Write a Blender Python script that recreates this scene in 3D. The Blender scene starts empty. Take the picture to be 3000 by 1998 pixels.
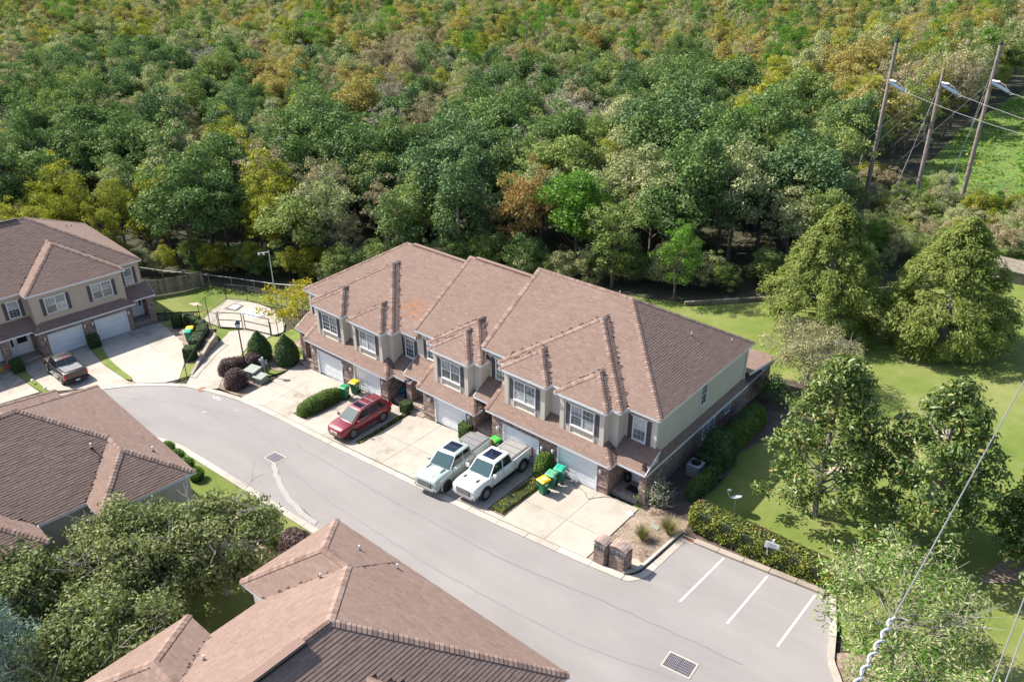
import bpy, bmesh, math, random
import numpy as np
from mathutils import Vector, Matrix

# ------------------------------------------------------------------ scene, camera, light
C = bpy.context.scene.collection
scene = bpy.context.scene
R = math.radians
cam_d = bpy.data.cameras.new('camera')
cam = bpy.data.objects.new('camera', cam_d)
C.objects.link(cam)
cam_d.sensor_width = 36.0
cam_d.lens = 2381.08 / 3000 * 36.0
cam_d.clip_start = 0.5
cam_d.clip_end = 3000
CAM = Vector((14.303, -34.357, 30.543))
cam.location = CAM
_yaw, _pit, _rol = R(40.078), R(28.312), R(-0.134)
_fw = Vector((-math.sin(_yaw) * math.cos(_pit), math.cos(_yaw) * math.cos(_pit), -math.sin(_pit)))
_rt = Vector((math.cos(_yaw), math.sin(_yaw), 0))
_up = _rt.cross(_fw)
_r2 = math.cos(_rol) * _rt + math.sin(_rol) * _up
_u2 = -math.sin(_rol) * _rt + math.cos(_rol) * _up
cam.rotation_euler = Matrix((_r2, _u2, -_fw)).transposed().to_euler()
scene.camera = cam

SUN_EL, SUN_AZ = 42.5, math.atan2(-0.976, -0.22)      # azimuth measured from +Y towards +X
sun_dir = Vector((math.sin(SUN_AZ) * math.cos(R(SUN_EL)), math.cos(SUN_AZ) * math.cos(R(SUN_EL)), math.sin(R(SUN_EL))))
sd = bpy.data.lights.new('sun', 'SUN')
sun = bpy.data.objects.new('sun', sd)
C.objects.link(sun)
sd.energy = 4.8
sd.angle = R(0.5)
sd.color = (1.0, 0.94, 0.84)
sun.rotation_euler = sun_dir.to_track_quat('Z', 'Y').to_euler()
sun.location = (-40, -10, 60)

world = bpy.data.worlds.new('World')
scene.world = world
world.use_nodes = True
wn = world.node_tree
sky = wn.nodes.new('ShaderNodeTexSky')
sky.sky_type = 'NISHITA'
sky.sun_disc = False
sky.sun_elevation = R(SUN_EL)
sky.sun_rotation = SUN_AZ % (2 * math.pi)
sky.air_density = 1.0
sky.dust_density = 1.6
wn.links.new(sky.outputs[0], wn.nodes['Background'].inputs[0])
wn.nodes['Background'].inputs[1].default_value = 0.12
scene.view_settings.view_transform = 'Standard'
scene.view_settings.look = 'None'
scene.view_settings.exposure = 1.1
scene.view_settings.gamma = 1.0
scene.cycles.use_denoising = True
scene.cycles.max_bounces = 6
scene.cycles.diffuse_bounces = 3
scene.cycles.glossy_bounces = 3
scene.cycles.transmission_bounces = 4
scene.cycles.volume_bounces = 0
scene.cycles.caustics_reflective = False
scene.cycles.caustics_refractive = False

rng = random.Random(7)
nrng = np.random.default_rng(11)
K = 0.0702


def smooth(a, b, x):
    t = min(1.0, max(0.0, (x - a) / (b - a)))
    return t * t * (3 - 2 * t)


def gz(x, y):
    """height of the built ground"""
    z = K * x if x >= -42 else K * -42 - 0.133 * (-42 - max(x, -57)) + 0.04 * min(0, x + 57)
    z -= smooth(-38, -44, x) * min(1.1, max(0.0, 0.13 * (y + 4)))
    return z


# ------------------------------------------------------------------ mesh builder
class MB:
    def __init__(self):
        self.v, self.f, self.m, self.t = [], [], [], []
        self.M = None

    def face(self, pts, mat=0, tone=0.5):
        n = len(self.v)
        if self.M is not None:
            pts = [self.M @ Vector(p) for p in pts]
        self.v.extend([tuple(p) for p in pts])
        self.f.append(tuple(range(n, n + len(pts))))
        self.m.append(mat)
        self.t.append(tone)

    def box(self, x0, x1, y0, y1, z0, z1, mat=0, tone=0.5, skip=''):
        a = [(x0, y0, z0), (x1, y0, z0), (x1, y1, z0), (x0, y1, z0), (x0, y0, z1), (x1, y0, z1), (x1, y1, z1), (x0, y1, z1)]
        for k, q in (('b', (0, 3, 2, 1)), ('t', (4, 5, 6, 7)), ('f', (0, 1, 5, 4)), ('r', (1, 2, 6, 5)), ('k', (2, 3, 7, 6)), ('l', (3, 0, 4, 7))):
            if k not in skip:
                self.face([a[i] for i in q], mat, tone)

    def bar(self, p0, p1, w, h=None, mat=0, tone=0.5, up=(0, 0, 1)):
        """square bar from p0 to p1"""
        p0, p1 = Vector(p0), Vector(p1)
        h = w if h is None else h
        d = (p1 - p0).normalized()
        u = Vector(up)
        s = d.cross(u)
        if s.length < 1e-4:
            s = d.cross(Vector((1, 0, 0)))
        s.normalize()
        u = s.cross(d)
        a = []
        for p in (p0, p1):
            for sx, sz in ((-1, -1), (1, -1), (1, 1), (-1, 1)):
                a.append(p + s * (w / 2 * sx) + u * (h / 2 * sz))
        for q in ((0, 1, 5, 4), (1, 2, 6, 5), (2, 3, 7, 6), (3, 0, 4, 7), (3, 2, 1, 0), (4, 5, 6, 7)):
            self.face([a[i] for i in q], mat, tone)

    def cyl(self, p0, p1, r0, r1=None, n=10, mat=0, tone=0.5, caps=True):
        p0, p1 = Vector(p0), Vector(p1)
        r1 = r0 if r1 is None else r1
        d = (p1 - p0).normalized()
        s = d.orthogonal().normalized()
        u = d.cross(s)
        A, B = [], []
        for i in range(n):
            a = 2 * math.pi * i / n
            w = s * math.cos(a) + u * math.sin(a)
            A.append(p0 + w * r0)
            B.append(p1 + w * r1)
        for i in range(n):
            j = (i + 1) % n
            self.face([A[i], A[j], B[j], B[i]], mat, tone)
        if caps:
            if r0 > 1e-4:
                self.face(A[::-1], mat, tone)
            if r1 > 1e-4:
                self.face(B, mat, tone)

    def tube(self, pts, r, n=6, mat=0, tone=0.5):
        for i in range(len(pts) - 1):
            ra = r[i] if isinstance(r, (list, tuple)) else r
            rb = r[i + 1] if isinstance(r, (list, tuple)) else r
            self.cyl(pts[i], pts[i + 1], ra, rb, n, mat, tone, caps=(i in (0, len(pts) - 2)))

    def lathe(self, prof, c=(0, 0, 0), n=16, mat=0, tone=0.5):
        for k in range(len(prof) - 1):
            (r0, z0), (r1, z1) = prof[k], prof[k + 1]
            for i in range(n):
                a, b = 2 * math.pi * i / n, 2 * math.pi * (i + 1) / n
                q = [(c[0] + r0 * math.cos(a), c[1] + r0 * math.sin(a), c[2] + z0), (c[0] + r0 * math.cos(b), c[1] + r0 * math.sin(b), c[2] + z0),
                     (c[0] + r1 * math.cos(b), c[1] + r1 * math.sin(b), c[2] + z1), (c[0] + r1 * math.cos(a), c[1] + r1 * math.sin(a), c[2] + z1)]
                if r0 < 1e-5:
                    q = [q[0], q[2], q[3]]
                elif r1 < 1e-5:
                    q = [q[0], q[1], q[2]]
                self.face(q, mat, tone)

    def mesh(self, name, mats, org=(0, 0, 0), smooth_angle=None, merge=False):
        me = bpy.data.meshes.new(name)
        ox, oy, oz = org
        me.from_pydata([(x - ox, y - oy, z - oz) for x, y, z in self.v], [], self.f)
        for m in mats:
            me.materials.append(m)
        me.polygons.foreach_set('material_index', self.m)
        at = me.attributes.new('tone', 'FLOAT', 'FACE')
        at.data.foreach_set('value', self.t)
        if merge or smooth_angle is not None:
            bm = bmesh.new()
            bm.from_mesh(me)
            bmesh.ops.remove_doubles(bm, verts=bm.verts, dist=1e-4)
            bmesh.ops.recalc_face_normals(bm, faces=bm.faces)
            bm.to_mesh(me)
            bm.free()
        me.update()
        if smooth_angle is not None:
            me.polygons.foreach_set('use_smooth', [True] * len(me.polygons))
            try:
                me.set_sharp_from_angle(angle=R(smooth_angle))
            except Exception:
                pass
        return me

    def build(self, name, mats, parent=None, org=(0, 0, 0), kind=None, label=None, smooth_angle=None, merge=False):
        if not isinstance(mats, (list, tuple)):
            mats = [mats]
        return add(name, self.mesh(name, mats, org, smooth_angle, merge), parent, kind, label)


def add(name, me, parent=None, kind=None, label=None, M=None):
    o = bpy.data.objects.new(name, me)
    C.objects.link(o)
    if parent is not None:
        o.parent = parent
    if kind:
        o['kind'] = kind
    if label:
        o['label'] = label
    if M is not None:
        o.matrix_basis = M
    return o


def thing(name, label, cat, loc=(0, 0, 0), rz=0.0, group=None):
    o = bpy.data.objects.new(name, None)
    o.empty_display_size = 0.2
    C.objects.link(o)
    o.location = loc
    o.rotation_euler = (0, 0, rz)
    o['label'] = label
    o['category'] = cat
    if group:
        o['group'] = group
    return o


def tag(o, label, cat, group=None):
    o['label'] = label
    o['category'] = cat
    if group:
        o['group'] = group
    return o


def dup(root, loc, rz=None, label=None, group=None, scale=None):
    r = root.copy()
    C.objects.link(r)
    r.location = loc
    if rz is not None:
        r.rotation_euler = (0, 0, rz)
    if scale is not None:
        r.scale = scale if isinstance(scale, (tuple, list)) else (scale,) * 3
    if label:
        r['label'] = label
    if group:
        r['group'] = group
    for ch in list(root.children):
        c = ch.copy()
        C.objects.link(c)
        c.parent = r
        for g in list(ch.children):
            d = g.copy()
            C.objects.link(d)
            d.parent = c
    return r


def np_mesh(name, verts, nper, mats, tone=None, midx=None, smooth_sh=False):
    """verts: (N*nper,3) array, faces of nper verts in order"""
    me = bpy.data.meshes.new(name)
    nv = len(verts)
    nf = nv // nper
    me.vertices.add(nv)
    me.vertices.foreach_set('co', np.ascontiguousarray(verts, dtype=np.float32).ravel())
    me.loops.add(nv)
    me.loops.foreach_set('vertex_index', np.arange(nv, dtype=np.int32))
    me.polygons.add(nf)
    me.polygons.foreach_set('loop_start', np.arange(0, nv, nper, dtype=np.int32))
    me.polygons.foreach_set('loop_total', np.full(nf, nper, dtype=np.int32))
    for m in mats:
        me.materials.append(m)
    if midx is not None:
        me.polygons.foreach_set('material_index', midx.astype(np.int32))
    if tone is not None:
        at = me.attributes.new('tone', 'FLOAT', 'FACE')
        at.data.foreach_set('value', tone.astype(np.float32))
    me.update(calc_edges=True)
    return me


# ------------------------------------------------------------------ materials
def ramp_node(nt, cols):
    r = nt.nodes.new('ShaderNodeValToRGB')
    e = r.color_ramp.elements
    while len(e) < len(cols):
        e.new(0.5)
    for i, c in enumerate(cols):
        e[i].position = i / max(1, len(cols) - 1)
        e[i].color = (c[0], c[1], c[2], 1)
    return r


def math_node(nt, op, a, b=None):
    n = nt.nodes.new('ShaderNodeMath')
    n.operation = op
    for i, x in enumerate((a, b)):
        if x is None:
            continue
        if isinstance(x, (int, float)):
            n.inputs[i].default_value = x
        else:
            nt.links.new(x, n.inputs[i])
    return n.outputs[0]


def coords(nt, world_space=True):
    if world_space:
        return nt.nodes.new('ShaderNodeNewGeometry').outputs['Position']
    return nt.nodes.new('ShaderNodeTexCoord').outputs['Object']


def noise(nt, vec, scale, detail=4, rough=0.55, stretch=None):
    n = nt.nodes.new('ShaderNodeTexNoise')
    n.inputs['Scale'].default_value = scale
    n.inputs['Detail'].default_value = detail
    n.inputs['Roughness'].default_value = rough
    if stretch:
        mp = nt.nodes.new('ShaderNodeMapping')
        mp.inputs['Scale'].default_value = stretch
        nt.links.new(vec, mp.inputs[0])
        vec = mp.outputs[0]
    nt.links.new(vec, n.inputs['Vector'])
    return n.outputs['Fac']


def mix_col(nt, fac, a, b, mode='MIX'):
    n = nt.nodes.new('ShaderNodeMix')
    n.data_type = 'RGBA'
    n.blend_type = mode
    for s, x in ((n.inputs['Factor'], fac), (n.inputs[6], a), (n.inputs[7], b)):
        if isinstance(x, (int, float)):
            s.default_value = x
        elif isinstance(x, tuple):
            s.default_value = (x[0], x[1], x[2], 1)
        else:
            nt.links.new(x, s)
    return n.outputs[2]


def sharpen(nt, v, lo, hi):
    n = nt.nodes.new('ShaderNodeMapRange')
    n.inputs['From Min'].default_value = lo
    n.inputs['From Max'].default_value = hi
    nt.links.new(v, n.inputs['Value'])
    return n.outputs[0]


def mat(name, cols, rough=0.8, tone=0.0, nz=((3.0, 1.0),), bump=None, metal=0.0, spec=0.4, world_space=True, coat=0.0, objrand=0.0, alpha=None):
    """colour ramp driven by the face attribute 'tone' (weight tone) plus noises ((scale, weight), ...)"""
    m = bpy.data.materials.new(name)
    m.use_nodes = True
    nt = m.node_tree
    b = nt.nodes['Principled BSDF']
    b.inputs['Roughness'].default_value = rough
    b.inputs['Metallic'].default_value = metal
    b.inputs['Specular IOR Level'].default_value = spec
    b.inputs['Coat Weight'].default_value = coat
    b.inputs['Coat Roughness'].default_value = 0.05
    if len(cols) == 1:
        b.inputs['Base Color'].default_value = (*cols[0], 1)
    else:
        vec = coords(nt, world_space)
        acc = None
        for sc, w in nz:
            f = noise(nt, vec, sc)
            f = sharpen(nt, f, 0.28, 0.72)
            f = math_node(nt, 'MULTIPLY', math_node(nt, 'SUBTRACT', f, 0.5), w)
            acc = f if acc is None else math_node(nt, 'ADD', acc, f)
        if tone:
            a = nt.nodes.new('ShaderNodeAttribute')
            a.attribute_name = 'tone'
            t = math_node(nt, 'MULTIPLY', math_node(nt, 'SUBTRACT', a.outputs['Fac'], 0.5), tone)
            acc = t if acc is None else math_node(nt, 'ADD', acc, t)
        if objrand:
            oi = nt.nodes.new('ShaderNodeObjectInfo')
            t = math_node(nt, 'MULTIPLY', math_node(nt, 'SUBTRACT', oi.outputs['Random'], 0.5), objrand)
            acc = t if acc is None else math_node(nt, 'ADD', acc, t)
        acc = math_node(nt, 'ADD', acc if acc is not None else 0.0, 0.5)
        rp = ramp_node(nt, cols)
        nt.links.new(acc, rp.inputs[0])
        nt.links.new(rp.outputs[0], b.inputs['Base Color'])
    if bump:
        vec = coords(nt, world_space)
        bn = nt.nodes.new('ShaderNodeBump')
        bn.inputs['Strength'].default_value = bump[1]
        bn.inputs['Distance'].default_value = bump[2] if len(bump) > 2 else 0.02
        nt.links.new(noise(nt, vec, bump[0], 3), bn.inputs['Height'])
        nt.links.new(bn.outputs[0], b.inputs['Normal'])
    return m


def leaf_mat(name, cols, trans=0.28, objvar=0.25, gloss=0.05, rough=0.45):
    m = bpy.data.materials.new(name)
    m.use_nodes = True
    nt = m.node_tree
    nt.nodes.remove(nt.nodes['Principled BSDF'])
    out = nt.nodes['Material Output']
    a = nt.nodes.new('ShaderNodeAttribute')
    a.attribute_name = 'tone'
    oi = nt.nodes.new('ShaderNodeObjectInfo')
    v = math_node(nt, 'ADD', a.outputs['Fac'], math_node(nt, 'MULTIPLY', math_node(nt, 'SUBTRACT', oi.outputs['Random'], 0.5), objvar))
    rp = ramp_node(nt, cols)
    nt.links.new(v, rp.inputs[0])
    d = nt.nodes.new('ShaderNodeBsdfDiffuse')
    t = nt.nodes.new('ShaderNodeBsdfTranslucent')
    g = nt.nodes.new('ShaderNodeBsdfGlossy')
    g.inputs['Roughness'].default_value = rough
    g.inputs['Color'].default_value = (1, 1, 1, 1)
    nt.links.new(rp.outputs[0], d.inputs[0])
    nt.links.new(mix_col(nt, 0.5, rp.outputs[0], (0.75, 1.0, 0.2), 'MULTIPLY'), t.inputs[0])
    m1 = nt.nodes.new('ShaderNodeMixShader')
    m1.inputs[0].default_value = trans
    nt.links.new(d.outputs[0], m1.inputs[1])
    nt.links.new(t.outputs[0], m1.inputs[2])
    m2 = nt.nodes.new('ShaderNodeMixShader')
    m2.inputs[0].default_value = gloss
    nt.links.new(m1.outputs[0], m2.inputs[1])
    nt.links.new(g.outputs[0], m2.inputs[2])
    nt.links.new(m2.outputs[0], out.inputs[0])
    return m


MT = {}
MT['roof'] = mat('roof_shingle', [(0.118, 0.080, 0.066), (0.180, 0.124, 0.102), (0.218, 0.153, 0.127), (0.270, 0.200, 0.170)], 0.95, tone=0.4, nz=((0.3, 0.14), (34, 0.3)), spec=0.15)
MT['cap'] = mat('ridge_cap', [(0.175, 0.115, 0.092), (0.225, 0.152, 0.124), (0.275, 0.20, 0.168)], 0.95, tone=0.9, nz=((25, 0.3),), spec=0.15)
MT['roof_orange'] = mat('shingle_patch', [(0.13, 0.10, 0.09), (0.24, 0.13, 0.085), (0.27, 0.145, 0.09)], 0.95, tone=1.0, nz=((25, 0.2),), spec=0.15)
MT['felt'] = mat('roof_felt', [(0.06, 0.04, 0.035), (0.08, 0.052, 0.045)], 0.95)
MT['fascia'] = mat('white_trim', [(0.607, 0.626, 0.662), (0.662, 0.681, 0.718)], 0.5, nz=((1.5, 0.8),))
MT['siding'] = mat('beige_siding', [(0.49, 0.44, 0.375), (0.55, 0.50, 0.43)], 0.75, nz=((0.8, 0.8), (9, 0.3)))
MT['siding_tan'] = mat('tan_siding', [(0.40, 0.33, 0.26), (0.45, 0.37, 0.30)], 0.75, nz=((0.8, 0.8), (9, 0.3)))
MT['trim'] = mat('beige_trim', [(0.54, 0.50, 0.44), (0.60, 0.555, 0.49)], 0.6, nz=((2, 0.7),))
MT['mortar'] = mat('mortar', [(0.30, 0.26, 0.23), (0.38, 0.34, 0.30)], 0.95, nz=((6, 0.8),))
MT['brick'] = mat('brick', [(0.13, 0.082, 0.07), (0.23, 0.155, 0.13), (0.32, 0.235, 0.20), (0.43, 0.34, 0.30)], 0.9, tone=1.0, nz=((20, 0.25),))
MT['white'] = mat('white_paint', [(0.644, 0.662, 0.690), (0.699, 0.718, 0.736)], 0.45, nz=((0.9, 0.8),))
MT['shutter'] = mat('grey_shutter', [(0.058, 0.05, 0.062), (0.075, 0.066, 0.08)], 0.6, nz=((5, 0.8),))
MT['rubber'] = mat('rubber', [(0.012, 0.012, 0.013), (0.022, 0.022, 0.023)], 0.8, nz=((8, 0.8),))
MT['blackmetal'] = mat('black_metal', [(0.012, 0.012, 0.014), (0.02, 0.02, 0.022)], 0.45, nz=((6, 0.8),))
MT['grey'] = mat('grey_metal', [(0.30, 0.31, 0.32), (0.38, 0.39, 0.40)], 0.45, metal=0.4, nz=((4, 0.8),))
MT['galv'] = mat('galvanised', [(0.42, 0.43, 0.45), (0.52, 0.53, 0.55)], 0.45, metal=0.5, nz=((5, 0.8),))
MT['concrete'] = mat('pale_concrete', [(0.178, 0.148, 0.114), (0.311, 0.277, 0.233), (0.351, 0.318, 0.274), (0.370, 0.336, 0.292)], 0.9, tone=0.3, nz=((0.28, 0.55), (1.3, 0.5), (9, 0.16)), bump=(60, 0.2, 0.01))
MT['kerb'] = mat('kerb_concrete', [(0.277, 0.244, 0.206), (0.370, 0.336, 0.290), (0.420, 0.382, 0.336)], 0.9, tone=0.5, nz=((1.1, 0.6), (12, 0.25)), bump=(50, 0.25, 0.01))
MT['dirtkerb'] = mat('stained_kerb', [(0.170, 0.136, 0.111), (0.272, 0.230, 0.187), (0.340, 0.297, 0.255)], 0.9, tone=0.4, nz=((0.7, 0.7), (12, 0.3)), bump=(50, 0.25, 0.01))
MT['wallconc'] = mat('wall_concrete', [(0.221, 0.187, 0.149), (0.306, 0.264, 0.212), (0.340, 0.297, 0.246)], 0.9, nz=((1.2, 0.9), (8, 0.3)), bump=(40, 0.3, 0.01))
MT['slab'] = mat('porch_slab', [(0.204, 0.174, 0.149), (0.281, 0.246, 0.212)], 0.9, nz=((1.5, 1.0),))
MT['bark'] = mat('bark', [(0.07, 0.055, 0.045), (0.13, 0.11, 0.095), (0.20, 0.18, 0.165)], 0.95, nz=((4, 1.0),), world_space=False)
MT['palebark'] = mat('pale_bark', [(0.16, 0.14, 0.125), (0.30, 0.275, 0.25)], 0.95, nz=((3, 1.0),), world_space=False)
MT['oldwood'] = mat('weathered_wood', [(0.10, 0.085, 0.065), (0.19, 0.165, 0.125), (0.27, 0.24, 0.19)], 0.95, tone=1.0, nz=((2.5, 0.6),))
MT['pole'] = mat('utility_pole_wood', [(0.17, 0.135, 0.115), (0.27, 0.225, 0.20)], 0.9, nz=((2, 1.0),))
MT['wire'] = mat('aluminium_wire', [(0.20, 0.20, 0.21)], 0.6, metal=0.2)
MT['insul'] = mat('insulator', [(0.42, 0.48, 0.58)], 0.25)


def glass_mat(name, base, rough=0.06, spec=0.5, nzs=None):
    m = bpy.data.materials.new(name)
    m.use_nodes = True
    nt = m.node_tree
    b = nt.nodes['Principled BSDF']
    b.inputs['Roughness'].default_value = rough
    b.inputs['Specular IOR Level'].default_value = spec
    if nzs:
        f = sharpen(nt, noise(nt, coords(nt), nzs, 2, stretch=(1, 1, 3)), 0.4, 0.6)
        nt.links.new(mix_col(nt, f, base, tuple(c * 0.6 for c in base)), b.inputs['Base Color'])
    else:
        b.inputs['Base Color'].default_value = (*base, 1)
    return m


MT['blind'] = glass_mat('window_with_blind', (0.32, 0.34, 0.33), nzs=1.2)
MT['curtain'] = glass_mat('window_with_curtain', (0.47, 0.47, 0.47), nzs=0.8)
MT['dark'] = glass_mat('window_dark', (0.06, 0.07, 0.068), nzs=1.6)
MT['mid'] = glass_mat('window_mid', (0.17, 0.19, 0.18), nzs=1.4)
MT['carglass'] = glass_mat('car_glass', (0.012, 0.016, 0.018), rough=0.02)
MT['windscreen'] = glass_mat('windscreen', (0.022, 0.06, 0.068), rough=0.03, spec=0.45)
MT['sunroof'] = glass_mat('sunroof_glass', (0.006, 0.012, 0.03), rough=0.02)
# ------------------------------------------------------------------ ground
def ground_mats():
    # lawn
    m = bpy.data.materials.new('lawn_grass'); m.use_nodes = True
    nt = m.node_tree; b = nt.nodes['Principled BSDF']; b.inputs['Roughness'].default_value = 0.95; b.inputs['Specular IOR Level'].default_value = 0.1
    v = coords(nt)
    f = math_node(nt, 'ADD', math_node(nt, 'MULTIPLY', sharpen(nt, noise(nt, v, 0.22, 5, 0.6), 0.3, 0.7), 0.6),
                  math_node(nt, 'ADD', math_node(nt, 'MULTIPLY', noise(nt, v, 2.2, 5, 0.7), 0.25), math_node(nt, 'MULTIPLY', noise(nt, v, 22, 4, 0.75), 0.28)))
    rp = ramp_node(nt, [(0.058, 0.098, 0.020), (0.092, 0.138, 0.028), (0.135, 0.172, 0.042), (0.19, 0.205, 0.07), (0.24, 0.22, 0.11)])
    nt.links.new(f, rp.inputs[0]); nt.links.new(rp.outputs[0], b.inputs['Base Color'])
    bn = nt.nodes.new('ShaderNodeBump'); bn.inputs['Strength'].default_value = 0.6; bn.inputs['Distance'].default_value = 0.05
    nt.links.new(noise(nt, v, 30, 3), bn.inputs['Height']); nt.links.new(bn.outputs[0], b.inputs['Normal'])
    MT['lawn'] = m
    # asphalt with long streaks, pale worn patches and dark stains
    m = bpy.data.materials.new('worn_asphalt'); m.use_nodes = True
    nt = m.node_tree; b = nt.nodes['Principled BSDF']; b.inputs['Roughness'].default_value = 0.9; b.inputs['Specular IOR Level'].default_value = 0.2
    v = coords(nt)
    st = sharpen(nt, noise(nt, v, 0.55, 5, 0.65, (0.16, 1.0, 1.0)), 0.3, 0.7)
    lg = sharpen(nt, noise(nt, v, 0.16, 4, 0.6), 0.3, 0.7)
    fi = noise(nt, v, 24, 5, 0.8)
    f = math_node(nt, 'ADD', math_node(nt, 'MULTIPLY', st, 0.34), math_node(nt, 'ADD', math_node(nt, 'MULTIPLY', lg, 0.30), math_node(nt, 'MULTIPLY', fi, 0.4)))
    rp = ramp_node(nt, [(0.155, 0.143, 0.140), (0.196, 0.182, 0.178), (0.22, 0.205, 0.20), (0.248, 0.232, 0.226), (0.305, 0.286, 0.276)])
    nt.links.new(f, rp.inputs[0])
    sp = sharpen(nt, noise(nt, v, 1.1, 6, 0.7), 0.66, 0.74)
    nt.links.new(mix_col(nt, math_node(nt, 'MULTIPLY', sp, 0.55), rp.outputs[0], (0.30, 0.278, 0.265)), b.inputs['Base Color'])
    bn = nt.nodes.new('ShaderNodeBump'); bn.inputs['Strength'].default_value = 0.35; bn.inputs['Distance'].default_value = 0.01
    nt.links.new(noise(nt, v, 70, 2), bn.inputs['Height']); nt.links.new(bn.outputs[0], b.inputs['Normal'])
    MT['asphalt'] = m
    MT['tar'] = mat('tar_seam', [(0.165, 0.153, 0.149), (0.192, 0.178, 0.174)], 0.8, nz=((3, 1.0),))
    MT['palewash'] = mat('pale_wash_stain', [(0.265, 0.247, 0.235), (0.315, 0.292, 0.277)], 0.9, nz=((4, 1.0),))
    MT['paint'] = mat('road_paint', [(0.44, 0.43, 0.41), (0.54, 0.525, 0.50)], 0.8, nz=((6, 1.2),))
    MT['mulch'] = mat('pine_straw_mulch', [(0.10, 0.066, 0.048), (0.19, 0.135, 0.10), (0.30, 0.235, 0.18), (0.40, 0.33, 0.26)], 1.0, nz=((0.9, 0.6), (7, 0.6), (28, 0.5)), bump=(25, 0.9, 0.06))
    MT['darkmulch'] = mat('dark_mulch', [(0.06, 0.042, 0.034), (0.10, 0.074, 0.06), (0.15, 0.115, 0.095)], 1.0, nz=((1.2, 0.7), (20, 0.6)), bump=(25, 0.9, 0.06))
    MT['soil'] = mat('forest_floor', [(0.018, 0.022, 0.012), (0.04, 0.042, 0.022), (0.075, 0.062, 0.035)], 1.0, nz=((0.25, 0.6), (3, 0.6)), bump=(4, 0.8, 0.1))
    MT['marsh'] = mat('bright_ground_cover', [(0.055, 0.10, 0.018), (0.095, 0.155, 0.024), (0.14, 0.195, 0.036)], 1.0, nz=((0.25, 0.7), (2.5, 0.5)), bump=(3, 0.9, 0.3))
    MT['sand'] = mat('sandy_patch', [(0.34, 0.27, 0.20), (0.45, 0.38, 0.30)], 1.0, nz=((3, 1.0),))


ground_mats()


def sheet(name, poly, dz, material, kind='structure', parent=None, step=1.0, thick=0.0, org=(0, 0, 0), build=True, cut_x=-37.0):
    """a surface that follows the ground inside the polygon; thick > 0 adds side faces"""
    bm = bmesh.new()
    vs = [bm.verts.new((x, y, 0)) for x, y in poly]
    bm.faces.new(vs)
    xs = [p[0] for p in poly]; ys = [p[1] for p in poly]
    if min(xs) < cut_x:
        x = math.floor(min(xs)) + step / 2
        while x < min(max(xs), cut_x + 1):
            bmesh.ops.bisect_plane(bm, geom=bm.verts[:] + bm.edges[:] + bm.faces[:], plane_co=(x, 0, 0), plane_no=(1, 0, 0))
            x += step
        y = math.floor(min(ys)) + step / 2
        while y < max(ys):
            bmesh.ops.bisect_plane(bm, geom=bm.verts[:] + bm.edges[:] + bm.faces[:], plane_co=(0, y, 0), plane_no=(0, 1, 0))
            y += step
    bmesh.ops.triangulate(bm, faces=bm.faces[:])
    bmesh.ops.recalc_face_normals(bm, faces=bm.faces[:])
    for f in bm.faces:
        if f.normal.z < 0:
            f.normal_flip()
    if thick:
        r = bmesh.ops.extrude_face_region(bm, geom=bm.faces[:])
        low = [g for g in bm.faces if g not in r['geom']]
        topv = {g for g in r['geom'] if isinstance(g, bmesh.types.BMVert)}
        for v in bm.verts:
            v.co.z = gz(v.co.x, v.co.y) + dz - (0 if v in topv else thick)
    else:
        for v in bm.verts:
            v.co.z = gz(v.co.x, v.co.y) + dz
    if thick:
        bmesh.ops.recalc_face_normals(bm, faces=bm.faces[:])
    me = bpy.data.meshes.new(name)
    for v in bm.verts:
        v.co -= Vector(org)
    bm.to_mesh(me)
    bm.free()
    me.materials.append(material)
    at = me.attributes.new('tone', 'FLOAT', 'FACE')
    at.data.foreach_set('value', [rng.random()] * len(me.polygons))
    return add(name, me, parent, kind)


def ribbon(name, pts, w, dz, material, parent=None, kind=None, thick=0.0, org=(0, 0, 0)):
    """strip of width w along a polyline (offset to the left side of travel)"""
    L, Rr = [], []
    n = len(pts)
    for i, p in enumerate(pts):
        a = pts[max(0, i - 1)]; b = pts[min(n - 1, i + 1)]
        d = Vector((b[0] - a[0], b[1] - a[1], 0)).normalized()
        nrm = Vector((-d.y, d.x, 0))
        L.append((p[0] + nrm.x * w, p[1] + nrm.y * w)); Rr.append((p[0], p[1]))
    return sheet(name, Rr + L[::-1], dz, material, kind, parent, thick=thick, org=org)


def resample(pts, step):
    out = [Vector((*pts[0], 0))]
    acc = 0.0
    for a, b in zip(pts[:-1], pts[1:]):
        a, b = Vector((*a, 0)), Vector((*b, 0))
        L = (b - a).length
        t = step - acc
        while t < L:
            out.append(a + (b - a) * (t / L)); t += step
        acc = L - (t - step)
    out.append(Vector((*pts[-1], 0)))
    return [(p.x, p.y) for p in out]


# base terrain: one sheet to the horizon
def terrain():
    xs = sorted(set(list(np.arange(-900, -100, 60)) + list(np.arange(-100, -36, 2)) + list(np.arange(-36, 60, 6)) + list(np.arange(60, 901, 60))))
    ys = sorted(set(list(np.arange(-200, -40, 40)) + list(np.arange(-40, 20, 2)) + list(np.arange(20, 120, 10)) + list(np.arange(120, 1801, 60))))
    v = [(x, y, (gz(max(-90, min(40, x)), y) - 0.14)) for y in ys for x in xs]
    nx = len(xs)
    f = [(j * nx + i, j * nx + i + 1, (j + 1) * nx + i + 1, (j + 1) * nx + i) for j in range(len(ys) - 1) for i in range(nx - 1)]
    me = bpy.data.meshes.new('ground'); me.from_pydata(v, [], f); me.materials.append(MT['soil'])
    me.polygons.foreach_set('use_smooth', [True] * len(f))
    add('ground', me, kind='structure')


terrain()
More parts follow.
